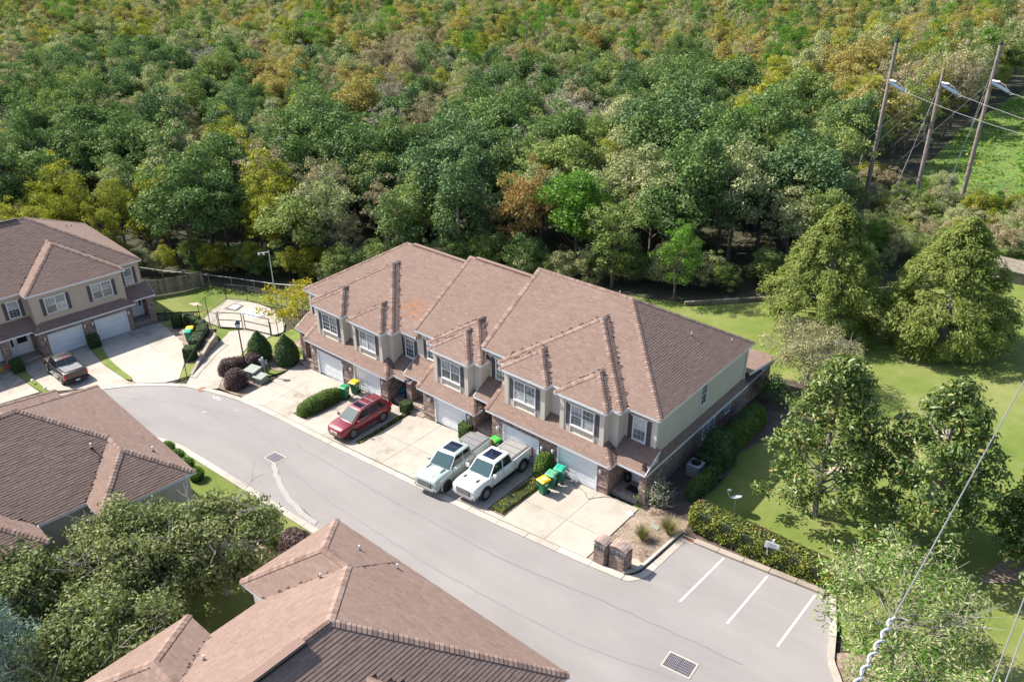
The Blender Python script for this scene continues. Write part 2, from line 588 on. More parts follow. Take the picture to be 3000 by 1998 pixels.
# lawns
sheet('lawn', [(-4.2, -2.1), (0.1, -1.85), (7.2, -1.6), (9.3, -4.6), (10.4, -7.4), (16, -10), (40, -10), (40, 52), (8, 48), (3.5, 44.5), (-2.3, 38.4), (-15.2, 26.3), (-38, 21), (-38, 12.2), (-4.2, 12.2)], -0.03, MT['lawn'])
sheet('side_lawn', [(-57.2, 2.2), (-56.9, -2.9), (-53.2, -2.6), (-50.5, 0.0), (-54.3, 0.4), (-58.7, 5.7), (-56.3, 6.5), (-52, 6.8), (-46, 8), (-44.3, 2.8), (-43.7, 1.7), (-41, 2.0), (-36.2, 1.5), (-36.2, 9), (-46, 12), (-56.6, 8.6), (-63.5, 6.6), (-64.4, 0.8), (-68, -2), (-60, -2)], -0.03, MT['lawn'])
sheet('island_lawn', [(-44.3, 1.5), (-43.9, 0.5), (-43.7, -1.1), (-41.5, -3.5), (-39.6, -4.4), (-36.4, -4.3), (-35.9, -2.6), (-36.2, -0.9), (-36.2, 1.6), (-41, 2.2)], -0.02, MT['lawn'])
sheet('verge_lawn', [(-35.2, -14.6), (-33.8, -14.1), (-30, -14.2), (-20, -14.2), (3, -14.35), (3, -17.5), (-11, -17.5), (-13, -26), (-19, -26), (-22, -18.3), (-35.2, -17.4)], -0.03, MT['lawn'])
sheet('roadside_bed', [(-22.6, -16.6), (-14.2, -15.1), (-11.2, -15.3), (-11.2, -17.2), (-22.2, -18.4)], 0.0, MT['mulch'])
sheet('corner_bed', [(8.9, -5.3), (9.7, -6.7), (10.5, -8.5), (13.5, -9.5), (14.5, -5), (11.5, -3.2)], -0.015, MT['mulch'])

# road: near kerb line, far kerb line
FAR = [(-1.35, -7.05), (-3.73, -7.24), (-9.0, -7.52), (-16, -7.7), (-24.3, -7.82), (-29.7, -7.8), (-32.3, -7.83), (-34.5, -7.95), (-36.2, -8.2), (-37.5, -8.42), (-39.0, -8.8), (-40.4, -9.2), (-42.0, -10.1), (-44.4, -11.5), (-46.3, -13.2), (-48.3, -15.6), (-50.2, -18.6), (-51, -22)]
NEAR = [(-51, -26), (-49, -31), (-45, -33), (-40.5, -31), (-37.5, -25), (-36.8, -19), (-36.2, -15.4), (-35.4, -14.5), (-33.8, -14.0), (-32.4, -13.9), (-29.6, -13.88), (-20.2, -13.92), (-11, -13.95), (2.5, -14.0), (5, -15.5), (6, -19), (9, -19.5)]
sheet('road', FAR + NEAR + [(11.5, -14), (10.6, -9.6), (9.55, -6.95), (8.8, -5.95), (8.2, -4.0), (7.4, -2.05), (-0.2, -2.2), (-0.28, -4.1), (-0.45, -6.0), (-0.75, -6.7)], 0.0, MT['asphalt'], step=1.0)

# kerb ribbons, laid in segments
kerb_root = bpy.data.objects.new('kerb', None); C.objects.link(kerb_root); kerb_root.location = (-20, -7.5, -1.4); kerb_root['kind'] = 'structure'
KO = (-20, -7.5, -1.4)


def kerb_run(pts, w, step, dz, material, gap=0.03, thick=0.12):
    q = resample(pts, 0.35)
    seg = []
    n = max(1, int(step / 0.35))
    for i in range(0, len(q) - 1, n):
        s = q[i:i + n + 1]
        if len(s) < 2:
            continue
        a, b = Vector((*s[-2], 0)), Vector((*s[-1], 0))
        e = b - (b - a).normalized() * gap
        s = s[:-1] + [(e.x, e.y)]
        ribbon('kerb_segment', s, w, dz + rng.uniform(-.004, .006), material, kerb_root, None, thick, KO)


kerb_run(FAR[::-1], 0.43, 2.4, 0.045, MT['kerb'])          # far side, bed side to the left when walking towards +x
kerb_run([p for p in NEAR if p[0] > -37.6 and p[1] > -25 and p[0] < 3][::-1], 0.43, 2.1, 0.055, MT['kerb'])
kerb_run([(-1.32, -7.05), (-0.95, -6.9), (-0.62, -6.5), (-0.42, -6.0), (-0.3, -4.1), (-0.22, -2.3)], 0.42, 2.6, 0.02, MT['kerb'])
kerb_run([(-1.5, -6.68), (-1.15, -6.25), (-0.93, -5.7), (-0.84, -4.6), (-0.76, -3.3), (-0.66, -1.95)], 0.16, 2.6, 0.15, MT['kerb'], thick=0.2)
kerb_run([(7.2, -2.1), (4.5, -2.22), (2.2, -2.35), (0.2, -2.4)][::-1], 0.36, 1.6, 0.12, MT['dirtkerb'], thick=0.2)
kerb_run([(7.4, -2.0), (8.2, -4.0), (8.8, -5.95), (9.55, -6.95), (10.6, -9.6)][::-1], -0.3, 1.6, 0.1, MT['kerb'], thick=0.2)

# tar seams and painted marks
for i, (pts, w) in enumerate([([(-44, -13.5), (-38, -10.6), (-32.3, -9.35), (-28, -9.9), (-24.5, -11.2), (-19, -11.9), (-9.6, -12.3), (-0.6, -11.9), (4, -10.9)], 0.07),
                              ([(-26, -9.2), (-18, -9.5), (-8, -9.6), (0, -8.8), (6, -8.4)], 0.07)]):
    q = [(x + rng.uniform(-.03, .03), y + rng.uniform(-.05, .05)) for x, y in resample(pts, 0.8)]
    ribbon('tar_seam', q, w, 0.005 + i * 0.004, MT['tar'], kind='structure')
ribbon('wash_stain', [(x, y + rng.uniform(-.08, .08)) for x, y in resample([(-25.6, -11.5), (-24.2, -12.3), (-22.0, -13.2), (-19.4, -13.7), (-18, -13.75)], 0.5)], 0.32, 0.026, MT['palewash'], kind='structure')
for a, b in (((1.98, -2.5), (1.73, -6.62)), ((4.37, -2.4), (4.22, -6.56)), ((6.78, -2.3), (6.67, -6.47))):
    o_ = ribbon('parking_line', [a, b], 0.11, 0.006, MT['paint'], kind='structure')
# utility survey marks sprayed on the road
for cx_, cy_, s_, n_ in ((-36.6, -8.75, 1.0, 9), (-18.3, -13.62, 0.8, 8), (-35.75, -10.45, 0.5, 1), (-33.6, -8.9, .4, 1)):
    mb = MB()
    for k in range(n_):
        x, y = cx_ + rng.uniform(-.55, .55) * s_, cy_ + rng.uniform(-.14, .14) * s_
        a = rng.uniform(0, 3.14); l = rng.uniform(.08, .17)
        dx, dy = math.cos(a) * l, math.sin(a) * l
        px, py = -math.sin(a) * .022, math.cos(a) * .022
        z = 0.006 + 0.002 * k
        P = [(x - dx - px, y - dy - py), (x + dx - px, y + dy - py), (x + dx + px, y + dy + py), (x - dx + px, y - dy + py)]
        mb.face([(p, q, gz(p, q) + z) for p, q in P])
    mb.build('paint_mark', MT['white'], kind='structure')


# driveways: slabs with open joints
def driveway(name, polys, dz=0.05):
    cx_ = sum(p[0] for p in polys[0]) / len(polys[0]); cy_ = sum(p[1] for p in polys[0]) / len(polys[0])
    org = (cx_, cy_, gz(cx_, cy_))
    r = bpy.data.objects.new(name, None); C.objects.link(r); r.location = org; r['kind'] = 'structure'
    for P in polys:
        c = Vector((sum(p[0] for p in P) / len(P), sum(p[1] for p in P) / len(P), 0))
        Q = []
        n = len(P)
        for i in range(n):       # inset by the joint
            a, b, d = Vector((*P[i - 1], 0)), Vector((*P[i], 0)), Vector((*P[(i + 1) % n], 0))
            e1, e2 = (b - a).normalized(), (d - b).normalized()
            n1, n2 = Vector((-e1.y, e1.x, 0)), Vector((-e2.y, e2.x, 0))
            if (c - b).dot(n1) < 0 and (c - b).dot(n2) < 0:
                n1, n2 = -n1, -n2
            k = (n1 + n2)
            k = k / max(0.4, k.dot(n1)) if k.length > 1e-3 else n1
            q = b + k * 0.012
            Q.append((q.x, q.y))
        sheet('concrete_slab', Q, dz + rng.uniform(-.004, .004), MT['concrete'], None, r, thick=0.12, org=org)
    return r


def kx(x):      # outer kerb line of the far side
    pts = [(-40.7, -8.95), (-38.5, -8.36), (-36.2, -7.8), (-34.2, -7.48), (-32.2, -7.36), (-25, -7.36), (-9, -7.07), (-3.73, -6.8), (-1.5, -6.62)]
    for (x0, y0), (x1, y1) in zip(pts[:-1], pts[1:]):
        if x0 <= x <= x1:
            return y0 + (y1 - y0) * (x - x0) / (x1 - x0)
    return -7


def rows(x0, x1, ycuts):
    return [[(x0, max(a, kx(x0)) if a > -7 else kx(x0)), (x1, a if a > -7 else kx(x1)), (x1, b), (x0, b)] for a, b in zip(ycuts[:-1], ycuts[1:])]


driveway('driveway', [[(-35.05, kx(-35.05)), (-32.5, kx(-32.5)), (-32.75, -4.6), (-35.3, -4.7)], [(-35.3, -4.7), (-32.75, -4.6), (-32.95, -1.6), (-36.0, -1.6)],
                      [(-32.5, kx(-32.5)), (-29.7, kx(-29.7)), (-29.75, -4.6), (-32.75, -4.6)], [(-32.75, -4.6), (-29.75, -4.6), (-29.85, -1.6), (-32.95, -1.6)],
                      [(-29.7, kx(-29.7)), (-28.0, kx(-28.0)), (-28.0, -6.75), (-29.75, -6.75)], [(-29.85, -2.9), (-28.1, -2.9), (-28.1, -1.6), (-29.85, -1.6)]])
driveway('driveway', rows(-28.0, -25.5, [-7.2, -4.6, -1.6]) + rows(-25.5, -22.95, [-7.2, -4.6, -1.6]))
driveway('driveway', rows(-22.5, -19.6, [-7.2, -4.7, -1.6]) + rows(-19.6, -16.6, [-7.2, -4.7, -1.6]) + rows(-16.6, -13.6, [-7.2, -4.7, -1.6]) + rows(-13.6, -10.85, [-7.2, -4.7, -1.6]) +
         [[(-22.95, kx(-22.95)), (-22.5, kx(-22.5)), (-22.5, -6.6), (-22.95, -6.6)], [(-10.85, kx(-10.85)), (-9.55, kx(-9.55)), (-9.55, -6.75), (-10.85, -6.75)]])
driveway('driveway', rows(-9.55, -6.5, [-7.2, -4.85, -1.6]) + rows(-6.5, -3.73, [-7.2, -4.85, -1.6]))
# planting strips between the driveways
sheet('mulch_bed', [(-29.7, -6.7), (-28.1, -6.7), (-28.1, -2.95), (-29.75, -2.95)], 0.0, MT['mulch'])
sheet('mulch_bed', [(-22.9, -6.55), (-22.55, -6.55), (-22.55, -1.6), (-22.9, -1.6)], 0.0, MT['mulch'])
sheet('mulch_bed', [(-10.85, -6.7), (-9.6, -6.7), (-9.6, -1.6), (-10.8, -1.6)], 0.0, MT['mulch'])
sheet('mulch_bed', [(-3.7, -6.78), (-1.55, -6.64), (-1.1, -6.0), (-0.95, -5.3), (-0.8, -3.2), (-0.6, -1.9), (-0.9, -0.9), (-3.7, -0.9)], 0.0, MT['mulch'])
sheet('dark_mulch_bed', [(-4.2, -0.9), (-0.9, -0.9), (-1.5, 1.35), (-1.15, 2.6), (-1.2, 4.7), (-1.75, 6.4), (-1.3, 8.5), (-0.7, 10.1), (0.6, 12.5), (0.8, 15.5), (-1.5, 18.0), (-4.2, 17.5)], 0.0, MT['darkmulch'])
sheet('hedge_bed', [(-0.6, -2.0), (7.4, -1.75), (7.5, -0.7), (0.0, -0.2), (-0.9, -0.85)], 0.004, MT['darkmulch'])
sheet('mulch_bed', [(-37.9, -7.75), (-36.1, -7.6), (-35.05, -7.4), (-35.5, -4.95), (-37.3, -4.2), (-39.4, -4.2), (-40.6, -5.8), (-39.4, -7.0)], 0.004, MT['mulch'])
for cx_, cy_, r_ in ((-39.3, -2.9, 1.35), (-37.0, -2.05, 1.35), (-39.4, 1.2, 1.2)):
    sheet('mulch_ring', [(cx_ + r_ * math.cos(a), cy_ + r_ * math.sin(a)) for a in np.linspace(0, 2 * math.pi, 17)[:-1]], 0.012, MT['mulch'])
sheet('bare_sand', [(-1.9, -6.2), (-1.2, -5.9), (-1.1, -5.4), (-1.6, -5.2), (-2.1, -5.6)], 0.012, MT['sand'])
for p_ in ([(6.2, 14.2), (7.4, 15.4), (8.6, 16.9), (7.3, 16.8), (6.1, 15.3)], [(3.2, 7.6), (4.1, 8.3), (4.6, 9.6), (3.6, 9.4)], [(-60.3, 2.2), (-59.2, 2.2), (-58.8, 2.9), (-59.9, 3.1)], [(12.8, 3.2), (14.2, 4.2), (14.6, 6.2), (13.4, 6.0)]):
    sheet('bare_patch', p_, 0.004, MT['sand'] if p_[0][0] < 9 else MT['mulch'])
# ------------------------------------------------------------------ the lower corner: path, retaining bed, pad, far driveways
LTH = R(85.17); LOX, LOY = -57.92, -13.07


def lw(x, y):
    return (LOX + math.cos(LTH) * x - math.sin(LTH) * y, LOY + math.sin(LTH) * x + math.cos(LTH) * y)


sheet('path', [(-41.75, -7.95), (-40.7, -8.9), (-38.4, -8.3), (-37.9, -7.8), (-39.2, -6.6), (-41.5, -3.5), (-43.75, -1.1), (-43.9, 0.5), (-44.3, 1.4), (-47.9, 1.2), (-48.6, -0.2), (-47.6, -1.2), (-46.5, -2.5), (-44.2, -5.0)], 0.035, MT['concrete'])
sheet('path_verge', [(-47.9, 1.2), (-48.6, -0.2), (-47.6, -1.2), (-46.9, -1.9), (-49.2, -1.6), (-50.6, -0.2), (-49.5, 0.2)], -0.01, MT['lawn'])
sheet('side_bed', [lw(-9, .1), lw(10.8, .1), (-53.2, -2.2), (-50.4, 0.1), (-49, -1.3), (-46.4, -2.7), (-41.75, -7.85), (-42.1, -9.7), (-44.4, -11.3), (-46.6, -13.2), (-50.7, -16.3), (-51.3, -19.0), lw(-9, -7)], -.06, MT['mulch'])
driveway('driveway', [[lw(4.35, -.4), lw(7.2, -.4), lw(7.2, -6.2), lw(3.6, -6.4)], [lw(7.2, -.4), lw(10.4, -.4), lw(9.9, -4.0), lw(9.5, -6.2), lw(7.2, -6.2)],
                      [lw(3.6, -6.4), lw(7.2, -6.2), lw(6.4, -13.0), lw(4.6, -15.1), lw(3.1, -13.1)], [lw(7.2, -6.2), lw(9.5, -6.2), lw(9.3, -8.0), lw(8.0, -11.6), lw(5.6, -15.5), lw(4.6, -15.1), lw(6.4, -13.0)]])
driveway('driveway', [[lw(-1.9, -.4), lw(3.65, -.4), lw(2.9, -6.4), lw(-2.0, -6.4)], [lw(-2.0, -6.4), lw(2.9, -6.4), lw(2.85, -12.9), lw(.93, -11.05), lw(-1.9, -8.2)]])
driveway('driveway', [[lw(-8.5, -.4), lw(-2.65, -.4), lw(-2.6, -5.6), lw(-8.5, -6.0)], [lw(-8.5, -6.0), lw(-2.6, -5.6), lw(-2.5, -7.4), lw(-5.3, -6.9), lw(-8.5, -7.5)]])
sheet('lawn_strip', [lw(3.66, -0.4), lw(4.34, -0.4), lw(4.3, -2.2), lw(3.55, -6.4), lw(3.3, -11.6), lw(3.05, -12.1), lw(2.85, -11.4), lw(2.92, -6.4)], 0.085, MT['lawn'])
sheet('lawn_strip', [lw(-2.64, -0.4), lw(-1.92, -0.4), lw(-2.02, -6.4), lw(-1.9, -8.2), lw(-2.35, -8.7), lw(-2.58, -5.6)], 0.085, MT['lawn'])
# raised bed behind the retaining wall
WALL = [(-41.76, -7.73, 0.03), (-43.5, -5.86, 0.32), (-45.2, -4.0, 0.6), (-46.5, -2.56, 0.8), (-47.8, -2.1, 0.75), (-49.2, -1.7, 0.6)]
EDGE = [(-42.1, -8.75, 0.06), (-44.2, -7.1, 0.06), (-45.7, -5.95, 0.06), (-47.6, -5.0, 0.07), (-49.4, -4.2, 0.07), (-51.0, -3.3, 0.06)]
mb = MB()
for i in range(len(WALL) - 1):
    a, b, c, d = EDGE[i], EDGE[i + 1], WALL[i + 1], WALL[i]
    for s in range(4):
        p = []
        for (e, w), t in (((a, d), s / 4), ((a, d), (s + 1) / 4), ((b, c), (s + 1) / 4), ((b, c), s / 4)):
            x, y, h = (e[k] + (w[k] - e[k]) * t for k in range(3))
            p.append((x, y, gz(x, y) + e[2] + (w[2] - e[2]) * (t ** 1.3) - 0.03))
        mb.face([p[0], p[3], p[2], p[1]], 1 if i == 0 else 0)
mb.face([(x, y, gz(x, y) + h - .03) for x, y, h in (EDGE[-1], (-53.2, -2.7, .05), (-50.6, -0.3, .05), WALL[-1])][::-1], 0)
mb.build('raised_bed', [MT['mulch'], MT['lawn']], kind='structure')
t_ = thing('retaining_wall', 'low concrete retaining wall beside the sloping gated path', 'wall', (-44.2, -5.1, gz(-44.2, -5.1)))
mb = MB()
for (a, b) in zip(WALL[:4][:-1], WALL[:4][1:]):
    d = Vector((b[0] - a[0], b[1] - a[1], 0)).normalized(); n = Vector((-d.y, d.x, 0)) * 0.26
    q = []
    for P in (a, b):
        z0, z1 = gz(P[0], P[1]) - 0.2, gz(P[0], P[1]) + P[2] + 0.06
        q.append([(P[0] - d.y * -.0, P[1], z0), (P[0], P[1], z1), (P[0] + n.x, P[1] + n.y, z1), (P[0] + n.x, P[1] + n.y, z0)])
    for i in range(4):
        j = (i + 1) % 4
        mb.face([q[0][i], q[1][i], q[1][j], q[0][j]], 0)
    if a is WALL[0]: mb.face(q[0])
    if b is WALL[3]: mb.face(q[1][::-1])
mb.build('wall_body', [MT['wallconc']], t_, org=t_.location, merge=True)
mb = MB()
P0 = (-41.96, -8.14); P1 = (-46.75, -2.85)
tops = []
for k, (x, y, h) in enumerate(((-41.96, -8.14, 0.0), (-44.35, -5.5, 0.45), (-46.72, -2.86, 0.78))):
    z = gz(x, y) + h
    mb2 = MB(); mb2.cyl((x, y, z - .1), (x, y, z + 1.05), 0.035, n=8)
    mb2.build('post', [MT['blackmetal']], t_, org=t_.location)
    tops.append((x, y, z + 1.02))
mb.tube(tops, 0.03)
mb.build('handrail', [MT['blackmetal']], t_, org=t_.location)

# lift station pad
sheet('concrete_pad', [(-44.3, 1.5), (-47.9, 1.3), (-50.5, 0.0), (-54.2, 0.35), (-56.9, 2.9), (-58.5, 5.7), (-56.3, 6.4), (-53.9, 6.5), (-50.0, 6.2), (-46.5, 4.4), (-44.4, 2.75)], 0.02, MT['concrete'])
mb = MB()
CQ = [(-56.85, 5.35), (-55.25, 5.45), (-54.45, 4.05), (-56.1, 3.85)]


def lerp2(P, Q, t):
    return (P[0] + (Q[0] - P[0]) * t, P[1] + (Q[1] - P[1]) * t)


cc = (-55.65, 4.7)
inn = [lerp2(p, cc, 0.36) for p in CQ]
out = [lerp2(p, cc, -0.12) for p in CQ]
o_ = sheet('hatch_frame', out, 0.035, MT['tar'], None); o_.name = 'hatch_surround'; o_['kind'] = 'structure'
t_ = thing('access_hatch', 'pale square hatch framed in dark grey on the fenced concrete pad', 'hatch', (cc[0], cc[1], gz(*cc)))
for k in range(4):
    mb = MB()
    a, b, c, d = CQ[k], CQ[(k + 1) % 4], inn[(k + 1) % 4], inn[k]
    mb.face([(x, y, gz(x, y) + .075) for x, y in (a, b, c, d)]); mb.face([(x, y, gz(x, y) + z) for (x, y), z in ((a, .0), (b, .0), (b, .075), (a, .075))])
    mb.build('frame', [MT['tar']], t_, org=t_.location, merge=True)
mb = MB(); mb.face([(x, y, gz(x, y) + .09) for x, y in inn]); mb.build('lid', [MT['wallconc'] if False else MT['white']], t_, org=t_.location, merge=True)
# small raised box farther along the pad
mb = MB(); x, y = -51.6, 4.2; z = gz(x, y)
mb.box(x - 1.1, x + 1.0, y - .7, y + .7, z - .3, z + .18)
tag(mb.build('valve_vault', [MT['white']], org=(0, 0, 0)), 'low pale vault slab beside the square hatch behind the yellow tree', 'vault')


def post_fence(name, label, cat, pts, h, rails, post_r=0.035, rail_r=0.02, material='blackmetal', mesh_wire=0.0, group=None, posts=True, spacing=None):
    P = [(x, y) for x, y in pts]
    c = P[len(P) // 2]
    org = (c[0], c[1], gz(*c))
    t = thing(name, label, cat, org, 0, group)
    Q = resample(P, spacing) if spacing else P
    for x, y in Q:
        m = MB(); m.cyl((x, y, gz(x, y) - .1), (x, y, gz(x, y) + h + .06), post_r, n=8)
        m.build('post', [MT[material]], t, org=org)
    for rh in rails:
        m = MB(); m.tube([(x, y, gz(x, y) + rh) for x, y in Q], rail_r)
        m.build('rail', [MT[material]], t, org=org)
    if mesh_wire:
        m = MB()
        for (a, b) in zip(Q[:-1], Q[1:]):
            L = math.dist(a, b); n = max(1, int(L / mesh_wire))
            for i in range(n):
                for s in (0, 1):
                    u0, u1 = i / n, min(1, (i + h / mesh_wire) / n)
                    ht = h * (u1 - u0) * n / (h / mesh_wire)
                    x0, y0 = lerp2(a, b, u0); x1, y1 = lerp2(a, b, u1)
                    z0, z1 = (0.05, ht) if s == 0 else (h - .02, h - ht + .05)
                    m.bar((x0, y0, gz(x0, y0) + z0), (x1, y1, gz(x1, y1) + z1), 0.006)
        o = m.build('chain_mesh', [MT[material]], t, org=org); o['kind'] = 'stuff'
    return t


post_fence('chain_fence', 'black chain link fence along the left side of the fenced pad', 'fence', [(-54.2, 0.1), (-56.2, 2.0), (-58.6, 5.6)], 1.7, [0.08, 1.68], mesh_wire=0.35)
post_fence('chain_fence', 'black fence with several horizontal rails along the back of the pad', 'fence', [(-58.6, 5.6), (-56.2, 6.6), (-52.5, 7.0), (-49.0, 6.6)], 1.7, [0.08, 1.2, 1.36, 1.52, 1.68], mesh_wire=0.35)
post_fence('chain_fence', 'short black chain link fence left of the double gate', 'fence', [(-54.2, 0.1), (-52.3, 0.0), (-50.5, -0.15)], 1.55, [0.08, 1.5], mesh_wire=0.35)
post_fence('chain_fence', 'short black chain link fence right of the double gate', 'fence', [(-44.35, 1.5), (-43.9, 1.9), (-44.35, 2.9)], 1.3, [0.08, 1.25], mesh_wire=0.35)
post_fence('chain_fence', 'low black chain link fence from the house corner to the clipped box hedge', 'fence', [(-57.0, -1.9), (-55.2, -1.2), (-53.4, -0.5)], 1.1, [1.08], mesh_wire=0.35)
for gi, (a, b, lab) in enumerate((((-50.35, -0.1), (-48.2, 1.0), 'left leaf of the black double gate across the sloping path'), ((-48.0, 1.12), (-44.5, 1.5), 'right leaf of the black double gate across the sloping path'))):
    t_ = thing('gate_leaf', lab, 'gate', (a[0], a[1], gz(*a)), 0, 'gate leaves across the path')
    for nm, p, q, z0, z1 in (('stile', a, a, .08, 1.75), ('stile', b, b, .08, 1.7), ('rail', a, b, .12, .12), ('rail', a, b, .9, .9), ('rail', a, b, 1.65, 1.65)):
        m = MB(); m.bar((p[0], p[1], gz(*p) + z0), (q[0], q[1], gz(*q) + z1), 0.06); m.build(nm, [MT['blackmetal']], t_, org=t_.location)
# wooden fence at the far left: each plank its own piece
t_ = thing('plank_fence', 'weathered grey wooden plank fence beside the left lawn', 'fence', (-64.4, 3, gz(-64.4, 3)))
n = 46
for i in range(n):
    x, y = lerp2((-65.6, -4.0), (-64.05, 6.1), i / (n - 1))
    z = gz(x, y)
    m = MB(); m.box(x - .012, x + .012, y - .105, y + .105, z - .02, z + 1.72 + rng.uniform(-.05, .05), tone=rng.random())
    ob = m.build('plank', [MT['oldwood']], t_, org=t_.location)
for hgt in (.35, 1.3):
    m = MB(); m.bar((-65.7, -4, gz(-65.6, -4) + hgt), (-64.15, 6.1, gz(-64.05, 6.1) + hgt), .04, .09, tone=.3); m.build('rail', [MT['oldwood']], t_, org=t_.location)
post_fence('rail_fence', 'low grey pipe rail fence running along the wood edge behind the left lawn', 'fence', [(-72, 3.2), (-66, 5.8), (-63.4, 6.9), (-58.8, 8.6), (-53, 9.8), (-46, 13), (-40, 17)], 1.15, [1.12], material='grey', rail_r=0.035, spacing=3.0)
# low timber edging behind the right lawn
t_ = thing('timber_edging', 'low dark timber edging at the back of the right lawn', 'edging', (-9, 32, gz(-9, 32)))
ePts = resample([(-16, 25.6), (-9, 31.8), (-2.3, 38.4), (1.5, 42.6), (4.6, 45.6)], 2.4)
for a, b in zip(ePts[:-1], ePts[1:]):
    m = MB(); m.bar((a[0], a[1], gz(*a) + .17), (b[0], b[1], gz(*b) + .17 + rng.uniform(-.02, .02)), .2, .42, tone=rng.random()); m.build('timber', [MT['oldwood']], t_, org=t_.location)
# little lean-to roof at the far right edge of the lawn
t_ = thing('garden_shed', 'low dark shed with a pale flat roof at the edge of the far lawn', 'shed', (5.6, 46.5, gz(5.6, 46.5)))
x, y, z = 5.6, 46.5, gz(5.6, 46.5)
m = MB(); m.box(x - 1.5, x + 1.5, y - .9, y + .9, z, z + 1.15); m.build('wall', [MT['oldwood']], t_, org=t_.location)
m = MB(); m.face([(x - 1.8, y - 1.2, z + 1.2), (x + 1.8, y - 1.2, z + 1.2), (x + 1.8, y + 1.2, z + 1.5), (x - 1.8, y + 1.2, z + 1.5)]); m.face([(x - 1.8, y - 1.2, z + 1.12), (x + 1.8, y - 1.2, z + 1.12), (x + 1.8, y - 1.2, z + 1.2), (x - 1.8, y - 1.2, z + 1.2)])
m.build('roof', [MT['oldwood']], t_, org=t_.location)
# ------------------------------------------------------------------ roofs of real shingles
SL = 0.6
SQ = math.sqrt(1 + SL * SL)


def clip_poly(P, f):
    """keep the part of polygon P (list of (x,y)) where f(p) >= 0, f linear"""
    out = []
    for i in range(len(P)):
        a, b = P[i - 1], P[i]
        fa, fb = f(a), f(b)
        if (fa >= 0) != (fb >= 0):
            t = fa / (fa - fb)
            out.append((a[0] + (b[0] - a[0]) * t, a[1] + (b[1] - a[1]) * t))
        if fb >= 0:
            out.append(b)
    return out


class Hip:
    """hipped roof over a rectangle; ends: which sides slope"""

    def __init__(s, x0, x1, y0, y1, z, ends='lrfk', slope=SL):
        s.x0, s.x1, s.y0, s.y1, s.z, s.ends, s.sl = x0, x1, y0, y1, z, ends, slope
        s.d = {'l': lambda p: p[0] - x0, 'r': lambda p: x1 - p[0], 'f': lambda p: p[1] - y0, 'k': lambda p: y1 - p[1]}

    def inside(s, x, y):
        return s.x0 <= x <= s.x1 and s.y0 <= y <= s.y1

    def h(s, x, y):
        if not s.inside(x, y):
            return -99.0
        return s.z + s.sl * min(s.d[e]((x, y)) for e in s.ends)

    def poly(s, e):
        P = [(s.x0, s.y0), (s.x1, s.y0), (s.x1, s.y1), (s.x0, s.y1)]
        for o in s.ends:
            if o != e:
                P = clip_poly(P, lambda p, o=o: s.d[o](p) - s.d[e](p))
        return P


EDIR = {'l': ((0, -1), (1, 0)), 'r': ((0, 1), (-1, 0)), 'f': ((1, 0), (0, 1)), 'k': ((-1, 0), (0, -1))}


def shingle_unit(mats, tone):
    m = MB()
    w, l = 0.5, 1.0
    a, b, c, d = (-w, 0, 1), (w, 0, 1), (w, l, 0.15), (-w, l, 0.15)
    m.face([a, b, c, d], 0, tone)
    m.face([(-w, 0, 0), (w, 0, 0), b, a], 0, tone)
    m.face([(-w, 0, 0), a, d, (-w, l, 0)], 0, tone)
    m.face([(w, 0, 0), (w, l, 0), c, b], 0, tone)
    return m.mesh('shingle', mats)


SH_UNITS = [shingle_unit([MT['roof']], (i + .5) / 8) for i in range(8)]


